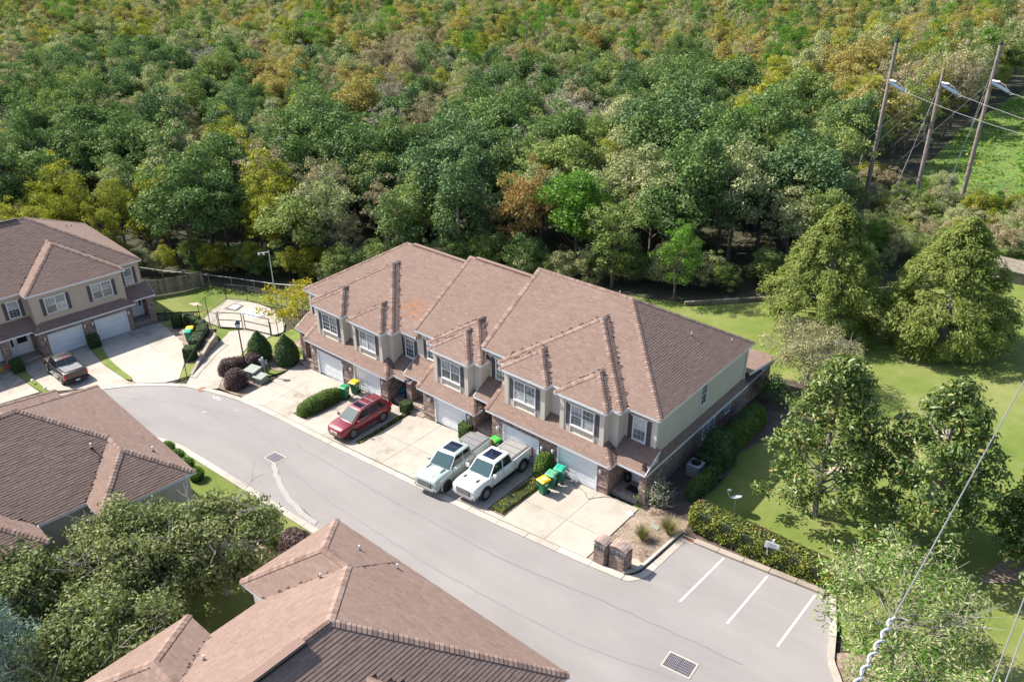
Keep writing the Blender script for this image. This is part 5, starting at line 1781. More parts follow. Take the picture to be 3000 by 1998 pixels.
def suv(loc, rz):
    t = thing('parked_car', 'dark red crossover car with silver roof rails on the concrete driveway', 'car', loc, rz)
    col = MT['p_red']
    hx = 2.3
    b = MB()
    loft(b, [(-hx, .70, .50, .90, 1.02, .64), (-hx + .1, .84, .36, .98, 1.10, .74), (-hx + .45, .90, .30, 1.00, 1.13, .80), (-1.2, .915, .27, .97, 1.08, .83), (0, .915, .26, .93, 1.03, .83), (.8, .91, .26, .91, 1.0, .82), (1.15, .905, .27, .90, 1.02, .78),
              (1.6, .905, .28, .88, 1.0, .74), (1.95, .88, .30, .84, .95, .68), (2.16, .82, .32, .78, .89, .60), (2.26, .72, .34, .70, .80, .52), (hx, .60, .38, .60, .68, .44)])
    b.build('body', [col], t, smooth_angle=40, merge=True)
    Lq, Rq, Fq, Kq = greenhouse(t, (-2.12, 1.24, .80, .81, 1.02), (-1.62, .30, .63, .66, 1.57), col)
    g = MB(); pane(g, *Fq, .06, .94, .05, .95, .03); g.build('windscreen', [MT['windscreen']], t)
    g = MB(); pane(g, *Kq, .1, .9, .1, .9, .02); g.build('rear_window', [MT['carglass']], t)
    for Q, s in ((Lq, 1), (Rq, -1)):
        for u0, u1, u0t, u1t in ((.12, .30, .13, .26), (.32, .58, .30, .58), (.60, .90, .62, .93)):
            g = MB(); pane(g, *Q, u0, u1, .06, .88, .014, u0t, u1t, sgn=-s); g.build('side_window', [MT['carglass']], t)
        m = MB(); m.bar(bil(*Q, .1, .03) + Vector((0, s * .012, 0)), bil(*Q, .92, .03) + Vector((0, s * .012, 0)), .02, .025); m.build('window_trim', [MT['chrome']], t)
        m = MB(); m.tube([(-1.55, s * .50, 1.60), (-1.35, s * .51, 1.665), (-.1, s * .52, 1.66), (.12, s * .52, 1.60)], .022); m.build('roof_rail', [MT['silver']], t)
        m = MB(); m.box(-.95, .95, s * .90 - .05, s * .90 + .04, .26, .31); m.build('sill_strip', [MT['chrome']], t)
        mirror_part(t, .95, s * .90, 1.05, s, col)
        m = MB(); m.box(1.88, 2.17, s * .58 - .15, s * .58 + .19, .70, .80); m.build('headlight', [MT['clearlamp']], t)
        m = MB(); m.box(-hx + .0, -hx + .3, s * .78 - .08, s * .78 + .09, .84, .99); m.build('tail_lamp', [MT['redlamp']], t)
        m = MB(); m.cyl((2.15, s * .52, .42), (2.24, s * .52, .42), .06, n=10); m.build('fog_lamp', [MT['clearlamp']], t)
        for x in (-.3, .62):
            m = MB(); m.box(x - .9, x - .73, s * .912 - .015, s * .912 + .02, .84, .87); m.build('door_handle', [MT['chrome']], t)
    for x in (-.45, -.95):
        m = MB(); m.box(x - .03, x + .03, -.5, .5, 1.655, 1.675); m.build('roof_bar', [MT['silver']], t)
    m = MB(); m.box(-.28, .12, -.40, .40, 1.622, 1.638); m.build('sunroof', [MT['sunroof']], t)
    m = MB(); m.box(2.2, hx + .02, -.36, .36, .50, .70); m.build('grille', [MT['silver']], t)
    m = MB(); m.cyl((hx + .02, 0, .62), (hx + .035, 0, .62), .07, n=12); m.build('badge', [MT['blackplastic']], t)
    m = MB(); m.box(2.12, hx + .005, -.5, .5, .32, .40); m.build('front_bumper', [MT['blackplastic']], t)
    m = MB(); m.box(-1.86, -1.62, -.5, .5, 1.55, 1.585); m.build('rear_spoiler', [col], t)
    m = MB(); m.bar((-1.4, 0, 1.6), (-1.5, 0, 1.68), .03, .05); m.build('roof_aerial', [MT['blackplastic']], t)
    well = MB(); fl = MB()
    for x in (-1.3, 1.36):
        for s in (-1, 1):
            well.cyl((x, s * .87, .36), (x, s * .922, .36), .395, n=22)
            arch(fl, x, s * .905, .36, .39, .43, s, 0, .018)
            wheel(t, x, s * .83, .37, .23, s, MT['silver'], 5)
    well.build('wheel_well', [MT['rubber']], t); fl.build('wheel_arch', [col], t)
    for s in (-1, 1):
        m = MB(); m.bar((1.29, s * .1, 1.03), (1.27, s * .6, 1.04), .018); m.build('wiper', [MT['blackplastic']], t)
    q = Matrix.Rotation(-math.atan(K), 4, 'Y') @ Matrix.Rotation(rz, 4, 'Z')
    t.rotation_euler = q.to_euler()
    return t


suv((-24.28, -4.95, gz(-24.28, -4.95) + .05), R(-90))

# ------------------------------------------------------------------ wheelie bins
MT['bin_green'] = mat('bin_green', [(0.012, 0.13, 0.05), (0.018, 0.16, 0.065)], 0.5, nz=((2, 1.0),))
MT['bin_teal'] = mat('bin_teal', [(0.01, 0.16, 0.105), (0.015, 0.19, 0.125)], 0.5, nz=((2, 1.0),))
MT['lid_green'] = mat('lid_green', [(0.02, 0.22, 0.085), (0.03, 0.26, 0.10)], 0.45, nz=((2, 1.0),))
MT['lid_pale'] = mat('lid_faded_green', [(0.085, 0.30, 0.17), (0.11, 0.34, 0.2)], 0.5, nz=((2, 1.0),))
MT['lid_bright'] = mat('lid_bright_green', [(0.06, 0.42, 0.06), (0.08, 0.47, 0.08)], 0.45, nz=((2, 1.0),))
MT['lid_yellow'] = mat('lid_yellow', [(0.72, 0.42, 0.01), (0.80, 0.50, 0.02)], 0.45, nz=((2, 1.0),))
MT['lid_teal'] = mat('lid_teal', [(0.02, 0.30, 0.20), (0.03, 0.35, 0.235)], 0.45, nz=((2, 1.0),))


def bin_(label, x, y, rz, body, lid, dz=0.05, sticker=False):
    t = thing('wheelie_bin', label, 'bin', (x, y, gz(x, y) + dz), rz, 'wheelie bins by the garages')
    m = MB()
    lo, hi = (-.20, .22, .21), (-.29, .31, .28)
    def rect(q, z, c=.05):
        x0, x1, w = q
        return [(x0 + c, -w, z), (x1 - c, -w, z), (x1, -w + c, z), (x1, w - c, z), (x1 - c, w, z), (x0 + c, w, z), (x0, w - c, z), (x0, -w + c, z)]
    r0, r1, r2, r3 = rect(lo, .05), rect((-.26, .28, .255), .72), rect(hi, .86), rect((-.31, .33, .30), .97)
    for a, b in ((r0, r1), (r1, r2), (r2, r3)):
        for i in range(8):
            j = (i + 1) % 8; m.face([a[i], a[j], b[j], b[i]])
    m.face(r0[::-1]); m.face(r3)
    m.build('bin_body', [MT[body]], t, merge=True)
    m = MB()
    a, b, c = rect((-.33, .36, .325), .985), rect((-.33, .36, .325), 1.02), rect((-.24, .26, .25), 1.075, .08)
    for p, q in ((a, b), (b, c)):
        for i in range(8):
            j = (i + 1) % 8; m.face([p[i], p[j], q[j], q[i]])
    m.face(a[::-1]); m.face(c)
    m.box(-.1, .18, -.17, -.13, 1.07, 1.09); m.box(-.1, .18, .13, .17, 1.07, 1.09)
    m.build('lid', [MT[lid]], t, merge=True)
    m = MB(); m.bar((-.36, -.25, .96), (-.36, .25, .96), .035); m.bar((-.3, -.2, .95), (-.36, -.2, .96), .03); m.bar((-.3, .2, .95), (-.36, .2, .96), .03); m.build('handle', [MT[body]], t)
    for s in (-1, 1):
        m = MB(); m.cyl((-.22, s * .2, .12), (-.22, s * .27, .12), .12, n=12); m.build('wheel', [MT['rubber']], t)
    for s in (-1, 1):
        m = MB(); q = s * .262; m.box(-.07, .12, min(q, q + s * .006), max(q, q + s * .006), .68, .80); m.build('sticker', [MT['plate']], t)
    if sticker:
        m = MB(); m.box(-.12, .12, -.13, .13, 1.076, 1.08); m.build('lid_label', [MT['plate']], t)
    return t


bin_('yellow lidded green bin at the front of three bins beside the planting strip', -9.12, -3.62, R(-100), 'bin_green', 'lid_yellow', sticker=True)
bin_('faded green lidded bin between the yellow lidded bin and the dark teal bin', -9.12, -2.85, R(-82), 'bin_green', 'lid_pale')
bin_('teal green bin nearest the garage door in the row of three', -9.05, -2.12, R(100), 'bin_teal', 'lid_teal')
bin_('green lidded bin at the end of the long hedge by the red car', -28.28, -3.05, R(-75), 'bin_green', 'lid_green')
bin_('yellow lidded bin behind the green lidded one by the red car', -28.25, -2.12, R(-80), 'bin_green', 'lid_yellow')
bin_('bright green lidded bin between the two pickup trucks and the steps', -14.4, -1.98, R(-95), 'bin_green', 'lid_bright')
bin_('teal lidded bin among the clipped box bushes at the left', -48.75, -4.05, R(-40), 'bin_teal', 'lid_teal', .1)
bin_('yellow lidded bin behind the teal lidded one among box bushes', -49.45, -3.45, R(-40), 'bin_green', 'lid_yellow', .12)

# ------------------------------------------------------------------ brick mailbox pillars
MT['mailbox'] = mat('mailbox_door', [(0.11, 0.12, 0.13), (0.15, 0.16, 0.17)], 0.4, metal=0.4, nz=((6, 1.0),))


def mailbox_pillar(label, x, y, w, d, h, n):
    org = (x, y, gz(x, y))
    t = thing('mailbox_pillar', label, 'mailbox pillar', org, 0, 'brick mailbox pillars by the kerb')
    x0, x1, y0, y1, z = x - w / 2, x + w / 2, y - d / 2, y + d / 2, org[2] - .1
    zh = org[2] + h
    m = MB(); m.box(x0 + .02, x1 - .02, y0 + .02, y1 - .02, z, zh + .04); core = m.build('pillar_core', [MT['mortar']], t, org=org)
    uw, ud, uz = .19, .05, .068
    for (o, ud_, nd, L) in (((x0, y0), (1, 0), (0, -1), w), ((x1, y0), (0, 1), (1, 0), d), ((x1, y1), (-1, 0), (0, 1), w), ((x0, y1), (0, -1), (-1, 0), d)):
        vis = nd in ((0, -1), (1, 0))
        if not vis:
            continue
        for (u, v, ww, hh) in brick_cells(.004, L - .004, z, zh, [(.06, L - .06, zh - .33, zh - .06)] if nd == (0, -1) else []):
            Mx = Matrix.Identity(4)
            c = (o[0] + ud_[0] * (u + ww / 2) + nd[0] * .012 - org[0], o[1] + ud_[1] * (u + ww / 2) + nd[1] * .012 - org[1], v + hh / 2 - org[2])
            for i in range(3):
                Mx[i][0] = (ud_[0], ud_[1], 0)[i] * ww; Mx[i][1] = -(nd[0], nd[1], 0)[i] * .04; Mx[i][2] = (0, 0, hh)[i]; Mx[i][3] = c[i]
            add('brick', BR_UNITS[min(7, max(0, int(rng.gauss(4, 1.6))))], core, M=Mx)
    # arched brick cap: rows of bricks across the top
    rows_ = max(4, int(w / .078))
    for k in range(rows_):
        u = (k + .5) / rows_
        ang = (u - .5) * 1.25
        cx_ = x0 - .03 + (w + .06) * u
        cz = zh + .02 + .11 * math.cos((u - .5) * math.pi)
        yy = y0 - .03
        j = 0
        while yy < y1 + .02:
            l = min(.2, y1 + .03 - yy)
            Mx = Matrix.Translation((cx_ - org[0], yy + l / 2 - org[1], cz - org[2])) @ Matrix.Rotation(ang * .75, 4, 'Y') @ Matrix.Diagonal((.066, l - .012, .075, 1))
            # brick unit faces -y; reuse it turned up
            Mx = Mx @ Matrix.Rotation(-math.pi / 2, 4, 'X')
            Mx = Matrix.Translation((cx_ - org[0], yy + l / 2 - org[1], cz - org[2] + .03)) @ Matrix.Rotation(ang * .75, 4, 'Y') @ Matrix.Rotation(-math.pi / 2, 4, 'X') @ Matrix.Diagonal((.068, .08, l - .012, 1))
            add('brick', BR_UNITS[min(7, max(0, int(rng.gauss(6, 1.3))))], core, M=Mx)
            yy += l; j += 1
    for k in range(n):
        u = x0 + .06 + (w - .12) * (k + .5) / n
        mw = (w - .12) / n * .43
        m = MB()
        yv = y0 - .012
        pts = [(u - mw, yv - .03, zh - .30), (u + mw, yv - .03, zh - .30)] + [(u + mw * math.cos(a), yv - .03, zh - .15 + .09 * math.sin(a)) for a in np.linspace(0, math.pi, 7)]
        m.face(pts)
        for i in range(len(pts)):
            a, b = pts[i], pts[(i + 1) % len(pts)]
            m.face([a, (a[0], a[1] + .06, a[2]), (b[0], b[1] + .06, b[2]), b])
        m.box(u - .03, u + .03, yv - .045, yv - .03, zh - .27, zh - .25)
        m.build('mailbox', [MT['mailbox']], t, org=org)
    return t


mailbox_pillar('brick mailbox pillar with two mailboxes nearer the driveway', -2.98, -6.42, .66, .66, 1.28, 2)
mailbox_pillar('brick mailbox pillar with three mailboxes nearer the parking bays', -1.98, -6.25, .9, .66, 1.28, 3)

# ------------------------------------------------------------------ storm drains and covers
def grate(label, c, ux, uy, w, d, cells, cat='storm drain', double=True, rust=False):
    org = (c[0], c[1], gz(*c))
    t = thing('drain_grate', label, cat, org, math.atan2(ux[1], ux[0]))
    t.rotation_euler = (0, -math.atan(K) * math.cos(t.rotation_euler.z), t.rotation_euler.z)
    met = MT['rustgrate'] if rust else MT['irongrate']
    m = MB()
    f = .07
    for a in ((-w / 2 - f, w / 2 + f, -d / 2 - f, -d / 2), (-w / 2 - f, w / 2 + f, d / 2, d / 2 + f), (-w / 2 - f, -w / 2, -d / 2, d / 2), (w / 2, w / 2 + f, -d / 2, d / 2)):
        m.box(*a, -.05, .022)
    m.build('concrete_rim', [MT['kerb']], t)
    m = MB(); m.box(-w / 2, w / 2, -d / 2, d / 2, -.05, .006); m.build('shaft', [MT['rubber']], t)
    nx, ny = cells
    halves = ((-w / 2, -.02), (.02, w / 2)) if double else ((-w / 2, w / 2),)
    for x0, x1 in halves:
        m = MB()
        m.box(x0, x1, -d / 2, -d / 2 + .03, .006, .02); m.box(x0, x1, d / 2 - .03, d / 2, .006, .02)
        for i in range(nx + 1):
            x = x0 + .02 + (x1 - x0 - .04) * i / nx; m.box(x - .016, x + .016, -d / 2 + .03, d / 2 - .03, .006, .0195)
        for j in range(1, ny):
            y = -d / 2 + d * j / ny; m.box(x0, x1, y - .014, y + .014, .006, .0185)
        m.build('iron_grate', [met], t)
    return t


MT['irongrate'] = mat('iron_grate', [(0.17, 0.155, 0.175), (0.22, 0.20, 0.225)], 0.6, metal=0.3, nz=((5, 1.0),))
MT['rustgrate'] = mat('rusty_grate', [(0.22, 0.10, 0.065), (0.30, 0.15, 0.10)], 0.8, nz=((8, 1.0),))
grate('double iron storm drain grate in the asphalt near the parking bays', (3.73, -10.1), (1, .06), None, 1.3, .86, (8, 6))
grate('double iron storm drain grate farther up the road', (-25.95, -10.95), (1, 0.02), None, 1.15, .8, (8, 6))
grate('rusty drain grate at the corner of the parking bays', (-.17, -2.28), (1, 0), None, .7, .3, (10, 1), double=False, rust=True)
m = MB(); z = gz(-38.83, -8.62); m.cyl((-38.83, -8.62, z), (-38.83, -8.62, z + .05), .33, n=18)
tag(m.build('manhole_cover', [MT['rustgrate']], org=(0, 0, 0)), 'round brown manhole cover set into the kerb by the path', 'manhole cover')

# ------------------------------------------------------------------ poles, lamps, signs, boxes
x, y = -38.59, -4.85; z = gz(x, y)
t_ = thing('street_lamp', 'black street lamp post with a lantern beside the purple bushes', 'street lamp', (x, y, z))
m = MB(); m.cyl((0, 0, -.1), (0, 0, .5), .09, .07, n=12); m.cyl((0, 0, .5), (0, 0, 3.95), .06, .05, n=12); m.build('post', [MT['blackmetal']], t_)
m = MB(); m.lathe([(.05, 3.9), (.13, 3.97), (.13, 4.0)], n=8); m.lathe([(.24, 4.34), (.26, 4.38), (.14, 4.52), (.05, 4.6), (.0, 4.64)], n=4); m.build('lantern_roof', [mat('lantern_slate', [(0.03, 0.045, 0.07)], 0.4)], t_)
m = MB(); m.lathe([(.12, 4.0), (.22, 4.34)], n=4); m.build('lantern_glass', [MT['clearlamp']], t_)
m = MB()
for a in range(4):
    c, s = math.cos(a * math.pi / 2), math.sin(a * math.pi / 2)
    m.bar((.12 * c, .12 * s, 4.0), (.23 * c, .23 * s, 4.35), .02)
m.build('lantern_frame', [MT['blackmetal']], t_)
# flood light pole behind the pad
x, y = -52.0, 7.3; z = gz(x, y)
t_ = thing('light_pole', 'thin grey pole with a cross arm behind the yellow flowering tree', 'pole', (x, y, z))
m = MB(); m.cyl((0, 0, -.2), (0, 0, 5.9), .06, .05, n=8); m.build('post', [MT['galv']], t_)
m = MB(); m.bar((0, 0, 5.75), (-.75, -.65, 5.65), .06); m.build('arm', [MT['galv']], t_)
for k in (.55, 1.0):
    m = MB(); m.box(-.75 * k - .12, -.75 * k + .12, -.65 * k - .08, -.65 * k + .08, 5.45, 5.62); m.build('flood_light', [MT['galv']], t_)
# parking sign
x, y = 4.01, -1.62; z = gz(x, y)
t_ = thing('parking_sign', 'two white notice boards on a white post in front of the hedge', 'sign', (x, y, z), R(6))
t_.rotation_euler = (R(-2), R(4), R(10))
m = MB(); m.box(-.05, .05, -.04, .04, -.1, 1.68); m.build('post', [MT['white']], t_)
m = MB(); m.box(-.36, .36, -.075, -.05, 1.08, 1.50); bd = m.build('notice_board', [MT['white']], t_)
m = MB(); m.box(-.19, .19, -.072, -.05, .66, 1.05); bd2 = m.build('notice_board', [MT['white']], t_)
MT['ink'] = mat('sign_print', [(0.16, 0.15, 0.17)], 0.8)
MT['inkred'] = mat('sign_print_red', [(0.38, 0.12, 0.12)], 0.8)
for i, (a, b) in enumerate(((-.20, .20), (-.22, .22), (-.16, .16), (-.24, .24), (-.2, .2))):
    zz = 1.43 - .07 * i
    u = a
    m = MB()
    while u < b:
        w = rng.uniform(.03, .07); m.face([(u, -.0765, zz - .016), (min(u + w, b), -.0765, zz - .016), (min(u + w, b), -.0765, zz + .016), (u, -.0765, zz + .016)]); u += w + .016
    m.build('print_line', [MT['ink']], bd)
for i in range(4):
    zz = 1.0 - .045 * i
    m = MB(); m.face([(-.12, -.0735, zz - .01), (.12, -.0735, zz - .01), (.12, -.0735, zz + .01), (-.12, -.0735, zz + .01)]); m.build('print_line', [MT['inkred']], bd2)
for sx in (-1, 1):
    m = MB(); m.face([(sx * .09 - .035, -.0735, .73), (sx * .09 + .035, -.0735, .75), (sx * .09 + .02, -.0735, .81), (sx * .09 - .03, -.0735, .79)]); m.build('print_mark', [MT['ink']], bd2)
# small sign seen from the back, near the foreground roof
x, y = -19.55, -15.45; z = gz(x, y)
t_ = thing('road_sign', 'small dark sign plate seen from behind on a thin post by the near kerb', 'sign', (x, y, z), R(-25))
m = MB(); m.cyl((0, 0, -.1), (0, 0, 1.9), .03, n=8); m.build('post', [MT['grey']], t_)
m = MB(); m.box(-.16, .16, -.012, .012, 1.35, 1.88); m.build('sign_plate', [MT['shutter']], t_)
# satellite dish on a post
x, y = .7, 1.37; z = gz(x, y)
t_ = thing('satellite_dish', 'grey satellite dish with a curved arm standing on the lawn behind the hedge', 'satellite dish', (x, y, z), 0)
m = MB(); m.cyl((0, 0, -.1), (0, 0, .95), .03, n=8); m.build('post', [MT['galv']], t_)
m = MB()
for i in range(6):
    for k in range(16):
        r0, r1 = i / 6, (i + 1) / 6
        q = []
        for rr, a in ((r0, k), (r0, k + 1), (r1, k + 1), (r1, k)):
            aa = 2 * math.pi * a / 16
            q.append((.33 * rr * math.cos(aa), .33 * rr * math.sin(aa), .06 * rr * rr))
        m.face(q if i else [q[0], q[2], q[3]])
dsh = m.build('dish', [MT['galv']], t_, merge=True)
dsh.location = (.02, 0, 1.0); dsh.rotation_euler = Vector((-.42, .22, .88)).to_track_quat('Z', 'Y').to_euler()
m = MB(); m.tube([(-.22, -.2, .98), (-.34, -.26, 1.22), (-.42, -.3, 1.5), (-.34, -.22, 1.58)], .024); m.cyl((-.34, -.24, 1.5), (-.26, -.18, 1.5), .05, n=8); m.build('feed_arm', [MT['galv']], t_)
# two utility cabinets and the meter stand
MT['cab'] = mat('cabinet_green', [(0.20, 0.235, 0.195), (0.27, 0.305, 0.26)], 0.6, nz=((1.5, 1.0),))
for (label, x, y, w, d, h, a) in (('taller grey green transformer cabinet between the purple bush and meters', -37.05, -5.15, 1.0, .95, .85, 12), ('lower grey green utility box next to the transformer cabinet', -36.0, -5.2, .85, .8, .55, 12)):
    z = gz(x, y)
    t_ = thing('utility_cabinet', label, 'utility cabinet', (x, y, z), R(a), 'utility cabinets by the lamp post')
    m = MB(); m.box(-w / 2, w / 2, -d / 2, d / 2, -.1, h); m.build('cabinet_body', [MT['cab']], t_)
    m = MB(); m.face([(-w / 2 - .03, -d / 2 - .03, h), (w / 2 + .03, -d / 2 - .03, h), (w / 2 + .03, d / 2 + .03, h + .07), (-w / 2 - .03, d / 2 + .03, h + .07)])
    m.box(-w / 2 - .03, w / 2 + .03, -d / 2 - .03, -d / 2 - .003, h - .12, h - .002); m.box(w / 2 + .003, w / 2 + .03, -d / 2, d / 2 + .03, h - .12, h + .0)
    m.build('lid', [MT['cab']], t_)
    m = MB(); m.box(-.09, .09, -d / 2 - .008, -d / 2, h * .5, h * .66); m.build('warning_label', [MT['plate']], t_)
x, y = -37.15, -4.0; z = gz(x, y)
t_ = thing('meter_stand', 'pale electric meter boxes on a post stand beside the cone bushes', 'meter stand', (x, y, z), R(10))
for px in (-.3, .3):
    m = MB(); m.box(px - .05, px + .05, -.05, .05, -.1, 1.2); m.build('post', [MT['oldwood']], t_)
m = MB(); m.box(-.42, .42, -.04, .04, .85, .95); m.build('cross_board', [MT['oldwood']], t_)
m = MB(); m.box(-.15, .15, -.16, -.045, .55, 1.25); m.cyl((0, -.1, 1.25), (0, -.1, 1.42), .08, n=10); m.build('meter_box', [MT['galv']], t_)
for px in (-.32, .32):
    m = MB(); m.box(px - .1, px + .1, -.14, -.045, .9, 1.12); m.build('meter_box', [MT['galv']], t_)
m = MB(); m.cyl((.05, -.1, 0), (.05, -.1, .55), .04, n=8); m.build('conduit', [MT['galv']], t_)
# air conditioner
x, y = -2.85, 3.35; z = gz(x, y)
t_ = thing('air_conditioner', 'pale air conditioning unit with a round top fan between hedge and brick wall', 'air conditioner', (x, y, z), R(3))
m = MB(); m.box(-.42, .42, -.42, .42, 0, .82, skip='t')
n = 24
sq = []
for i in range(n):
    a = 2 * math.pi * i / n; c, s = math.cos(a), math.sin(a); k = .42 / max(abs(c), abs(s)); sq.append(((c * k, s * k, .82), (.33 * c, .33 * s, .86)))
for i in range(n):
    j = (i + 1) % n
    m.face([sq[i][0], sq[j][0], sq[j][1], sq[i][1]])
m.build('casing', [MT['grey']], t_, merge=True)
m = MB(); m.cyl((0, 0, .6), (0, 0, .62), .34, n=20); m.build('fan_well', [MT['rubber']], t_)
m = MB()
for rr in (.1, .2, .3):
    for i in range(20):
        a, b = 2 * math.pi * i / 20, 2 * math.pi * (i + 1) / 20
        m.bar((rr * math.cos(a), rr * math.sin(a), .85), (rr * math.cos(b), rr * math.sin(b), .85), .012)
for i in range(4):
    a = math.pi * i / 4; m.bar((-.33 * math.cos(a), -.33 * math.sin(a), .84), (.33 * math.cos(a), .33 * math.sin(a), .84), .014)
m.build('fan_guard', [MT['blackmetal']], t_)
# teal urn, black pot, door mats, toys, hose, solar lights
MT['urn'] = mat('teal_glaze', [(0.02, 0.20, 0.26), (0.03, 0.26, 0.33)], 0.3, nz=((6, 1.0),))
x, y, z = -24.75, -.45, -1.5
t_ = thing('garden_urn', 'teal pedestal urn on the porch behind the red car', 'urn', (x, y, z))
m = MB(); m.lathe([(.16, 0), (.17, .05), (.07, .12), (.06, .2), (.2, .32), (.22, .48), (.26, .52), (.2, .5), (.0, .46)], n=14); m.build('urn_body', [MT['urn']], t_, smooth_angle=50)
x, y, z = -5.55, .02, -.1
t_ = thing('plant_pot', 'tall black plant pot beside the white entry door at the right end', 'plant pot', (x, y, z))
m = MB(); m.lathe([(.0, 0), (.17, 0), (.23, .2), (.21, .5), (.17, .56), (.14, .52), (.0, .5)], n=14); m.build('pot_body', [MT['blackplastic']], t_, smooth_angle=50)
for label, x, y, z in (('black door mat on the right end porch', -4.85, -.42, -.095), ('black door mat on the porch behind the red car', -24.1, -.35, -1.495)):
    m = MB(); m.box(-.42, .42, -.28, .28, 0, .02); o = m.build('door_mat', [MT['rubber']]); o.location = (x, y, z); tag(o, label, 'door mat', 'black door mats on the porches')
x, y = lw(-2.9, -.2); z = -4.84
for i, (dx, dy, c, lab, nm) in enumerate(((0, 0, (0.45, 0.08, 0.04), 'red and yellow toy car on the far left porch', 'toy_car'), (.55, .1, (0.03, 0.10, 0.42), 'blue toy tub on the far left porch', 'toy_tub'), (-.55, .1, (0.42, 0.30, 0.04), 'orange toy crate on the far left porch', 'toy_crate'))):
    m = MB()
    if i == 0:
        m.box(-.2, .2, -.12, .12, .08, .2); m.box(-.1, .1, -.11, .11, .2, .34)
        for a in (-.13, .13):
            m.cyl((a, -.15, .08), (a, .15, .08), .08, n=10)
    elif i == 1:
        m.lathe([(.0, 0), (.16, 0), (.22, .26), (.24, .27), (.2, .24), (0, .05)], n=12)
    else:
        for k in range(3):
            m.box(-.2, .2, -.16 - .002 * k, .16 + .002 * k, .1 * k, .1 * k + .07)
    o = m.build(nm, [mat('toy_paint', [c], 0.5)]); o.location = (x + dx * .1, y + dx, z + .16); tag(o, lab, 'toy')
hp = [(-8.6, -1.75), (-7.2, -2.1), (-6.6, -2.6), (-6.35, -2.25), (-5.9, -1.75), (-5.2, -1.6), (-4.6, -1.75)]
m = MB(); m.tube([(p[0], p[1], gz(*p) + .075) for p in resample(hp, .25)], .016)
tag(m.build('garden_hose', [MT['oldwood']]), 'thin brown garden hose lying on the driveway before the right garage', 'hose')
for lab, lx, ly in (('white globe garden light near the middle of the left lawn strip', -2.35, -5.2), ('white globe garden light at the kerb end of the left lawn strip', -2.15, -7.9)):
    x, y = lw(lx, ly); z = gz(x, y) + .08
    t_ = thing('garden_light', lab, 'garden light', (x, y, z))
    m = MB(); m.cyl((0, 0, 0), (0, 0, .25), .015, n=6); m.build('spike', [MT['grey']], t_)
    m = MB(); m.lathe([(0, .22), (.1, .26), (.13, .34), (.1, .42), (0, .46)], n=10); m.build('globe', [MT['white']], t_)
m = MB(); m.cyl((-1.35, -4.75, gz(-1.35, -4.75)), (-1.35, -4.75, gz(-1.35, -4.75) + .42), .035, n=8)
tag(m.build('pipe_stub', [MT['grey']]), 'short grey pipe standing in the mulch near the mailbox pillars', 'pipe')
m = MB(); x, y = -2.15, -2.45; m.box(x - .25, x + .25, y - .16, y + .16, gz(x, y), gz(x, y) + .06)
tag(m.build('valve_cover', [MT['cab']]), 'small grey green valve cover in the mulch by the ornamental grasses', 'valve cover')
m = MB(); x, y = -3.9, -2.3; m.cyl((x, y, gz(x, y)), (x, y, gz(x, y) + .075), .2, n=14)
tag(m.build('cleanout_cover', [MT['plate']]), 'round white cover set in the corner of the right driveway', 'cover')

# ------------------------------------------------------------------ transmission poles, guys and wires
PA, PB, PC = (-12.15, 59.4, 18.6), (-7.05, 60.0, 16.1), (-3.2, 63.4, 18.1)
WD = Vector((0.86, -0.5, 0)).normalized()
tops = []
for (x, y, h), ins, lab in ((PA, 14.6, 'left wooden transmission pole of the guyed group of three'), (PB, 14.5, 'middle and shortest wooden transmission pole of the group of three'), (PC, 14.4, 'right wooden transmission pole of the guyed group of three')):
    z = gz(x, y)
    t_ = thing('utility_pole', lab, 'utility pole', (x, y, z), 0, 'guyed wooden transmission poles')
    lx = -.16 if x < -10 else (-.3 if x < -5 else -.25)
    m = MB(); m.cyl((0, 0, -1), (lx, 0, h), .26, .17, n=12); m.build('pole_shaft', [MT['pole']], t_)
    m = MB(); m.cyl((lx, 0, h), (lx, 0, h + .12), .22, .2, n=12); m.cyl((lx, 0, h + .12), (lx, 0, h + .4), .2, .02, n=12); m.build('pole_cap', [MT['rubber']], t_) if x != PB[0] else None
    a = Vector((lx, 0, ins)) + WD * .2
    b = a + WD * 2.3 + Vector((0, 0, -.55))
    m = MB(); m.cyl(a - WD * .2 + Vector((0, 0, .2)), a + WD * .9 + Vector((0, 0, .22)), .10, n=8); m.build('arm', [MT['galv']], t_)
    m = MB(); N = 14
    for k in range(N):
        p = a + (b - a) * (k + .2) / N; q = a + (b - a) * (k + .55) / N
        m.cyl(p, q, .17, .1, n=10)
    m.tube([a, b], .05); m.build('insulator_string', [MT['insul']], t_)
    m = MB(); m.tube([a + WD * .9 + Vector((0, 0, .2)), a + WD * 1.6 + Vector((0, 0, .0)), a + WD * 2.4 + Vector((0, 0, -.75)), b + WD * .5 + Vector((0, 0, -.1))], .035); m.build('jumper', [MT['wire']], t_)
    P0 = Vector((x, y, z))
    tops.append((P0, P0 + b, P0 + Vector((lx, 0, h - .9)), P0 + Vector((lx, 0, ins + .1))))
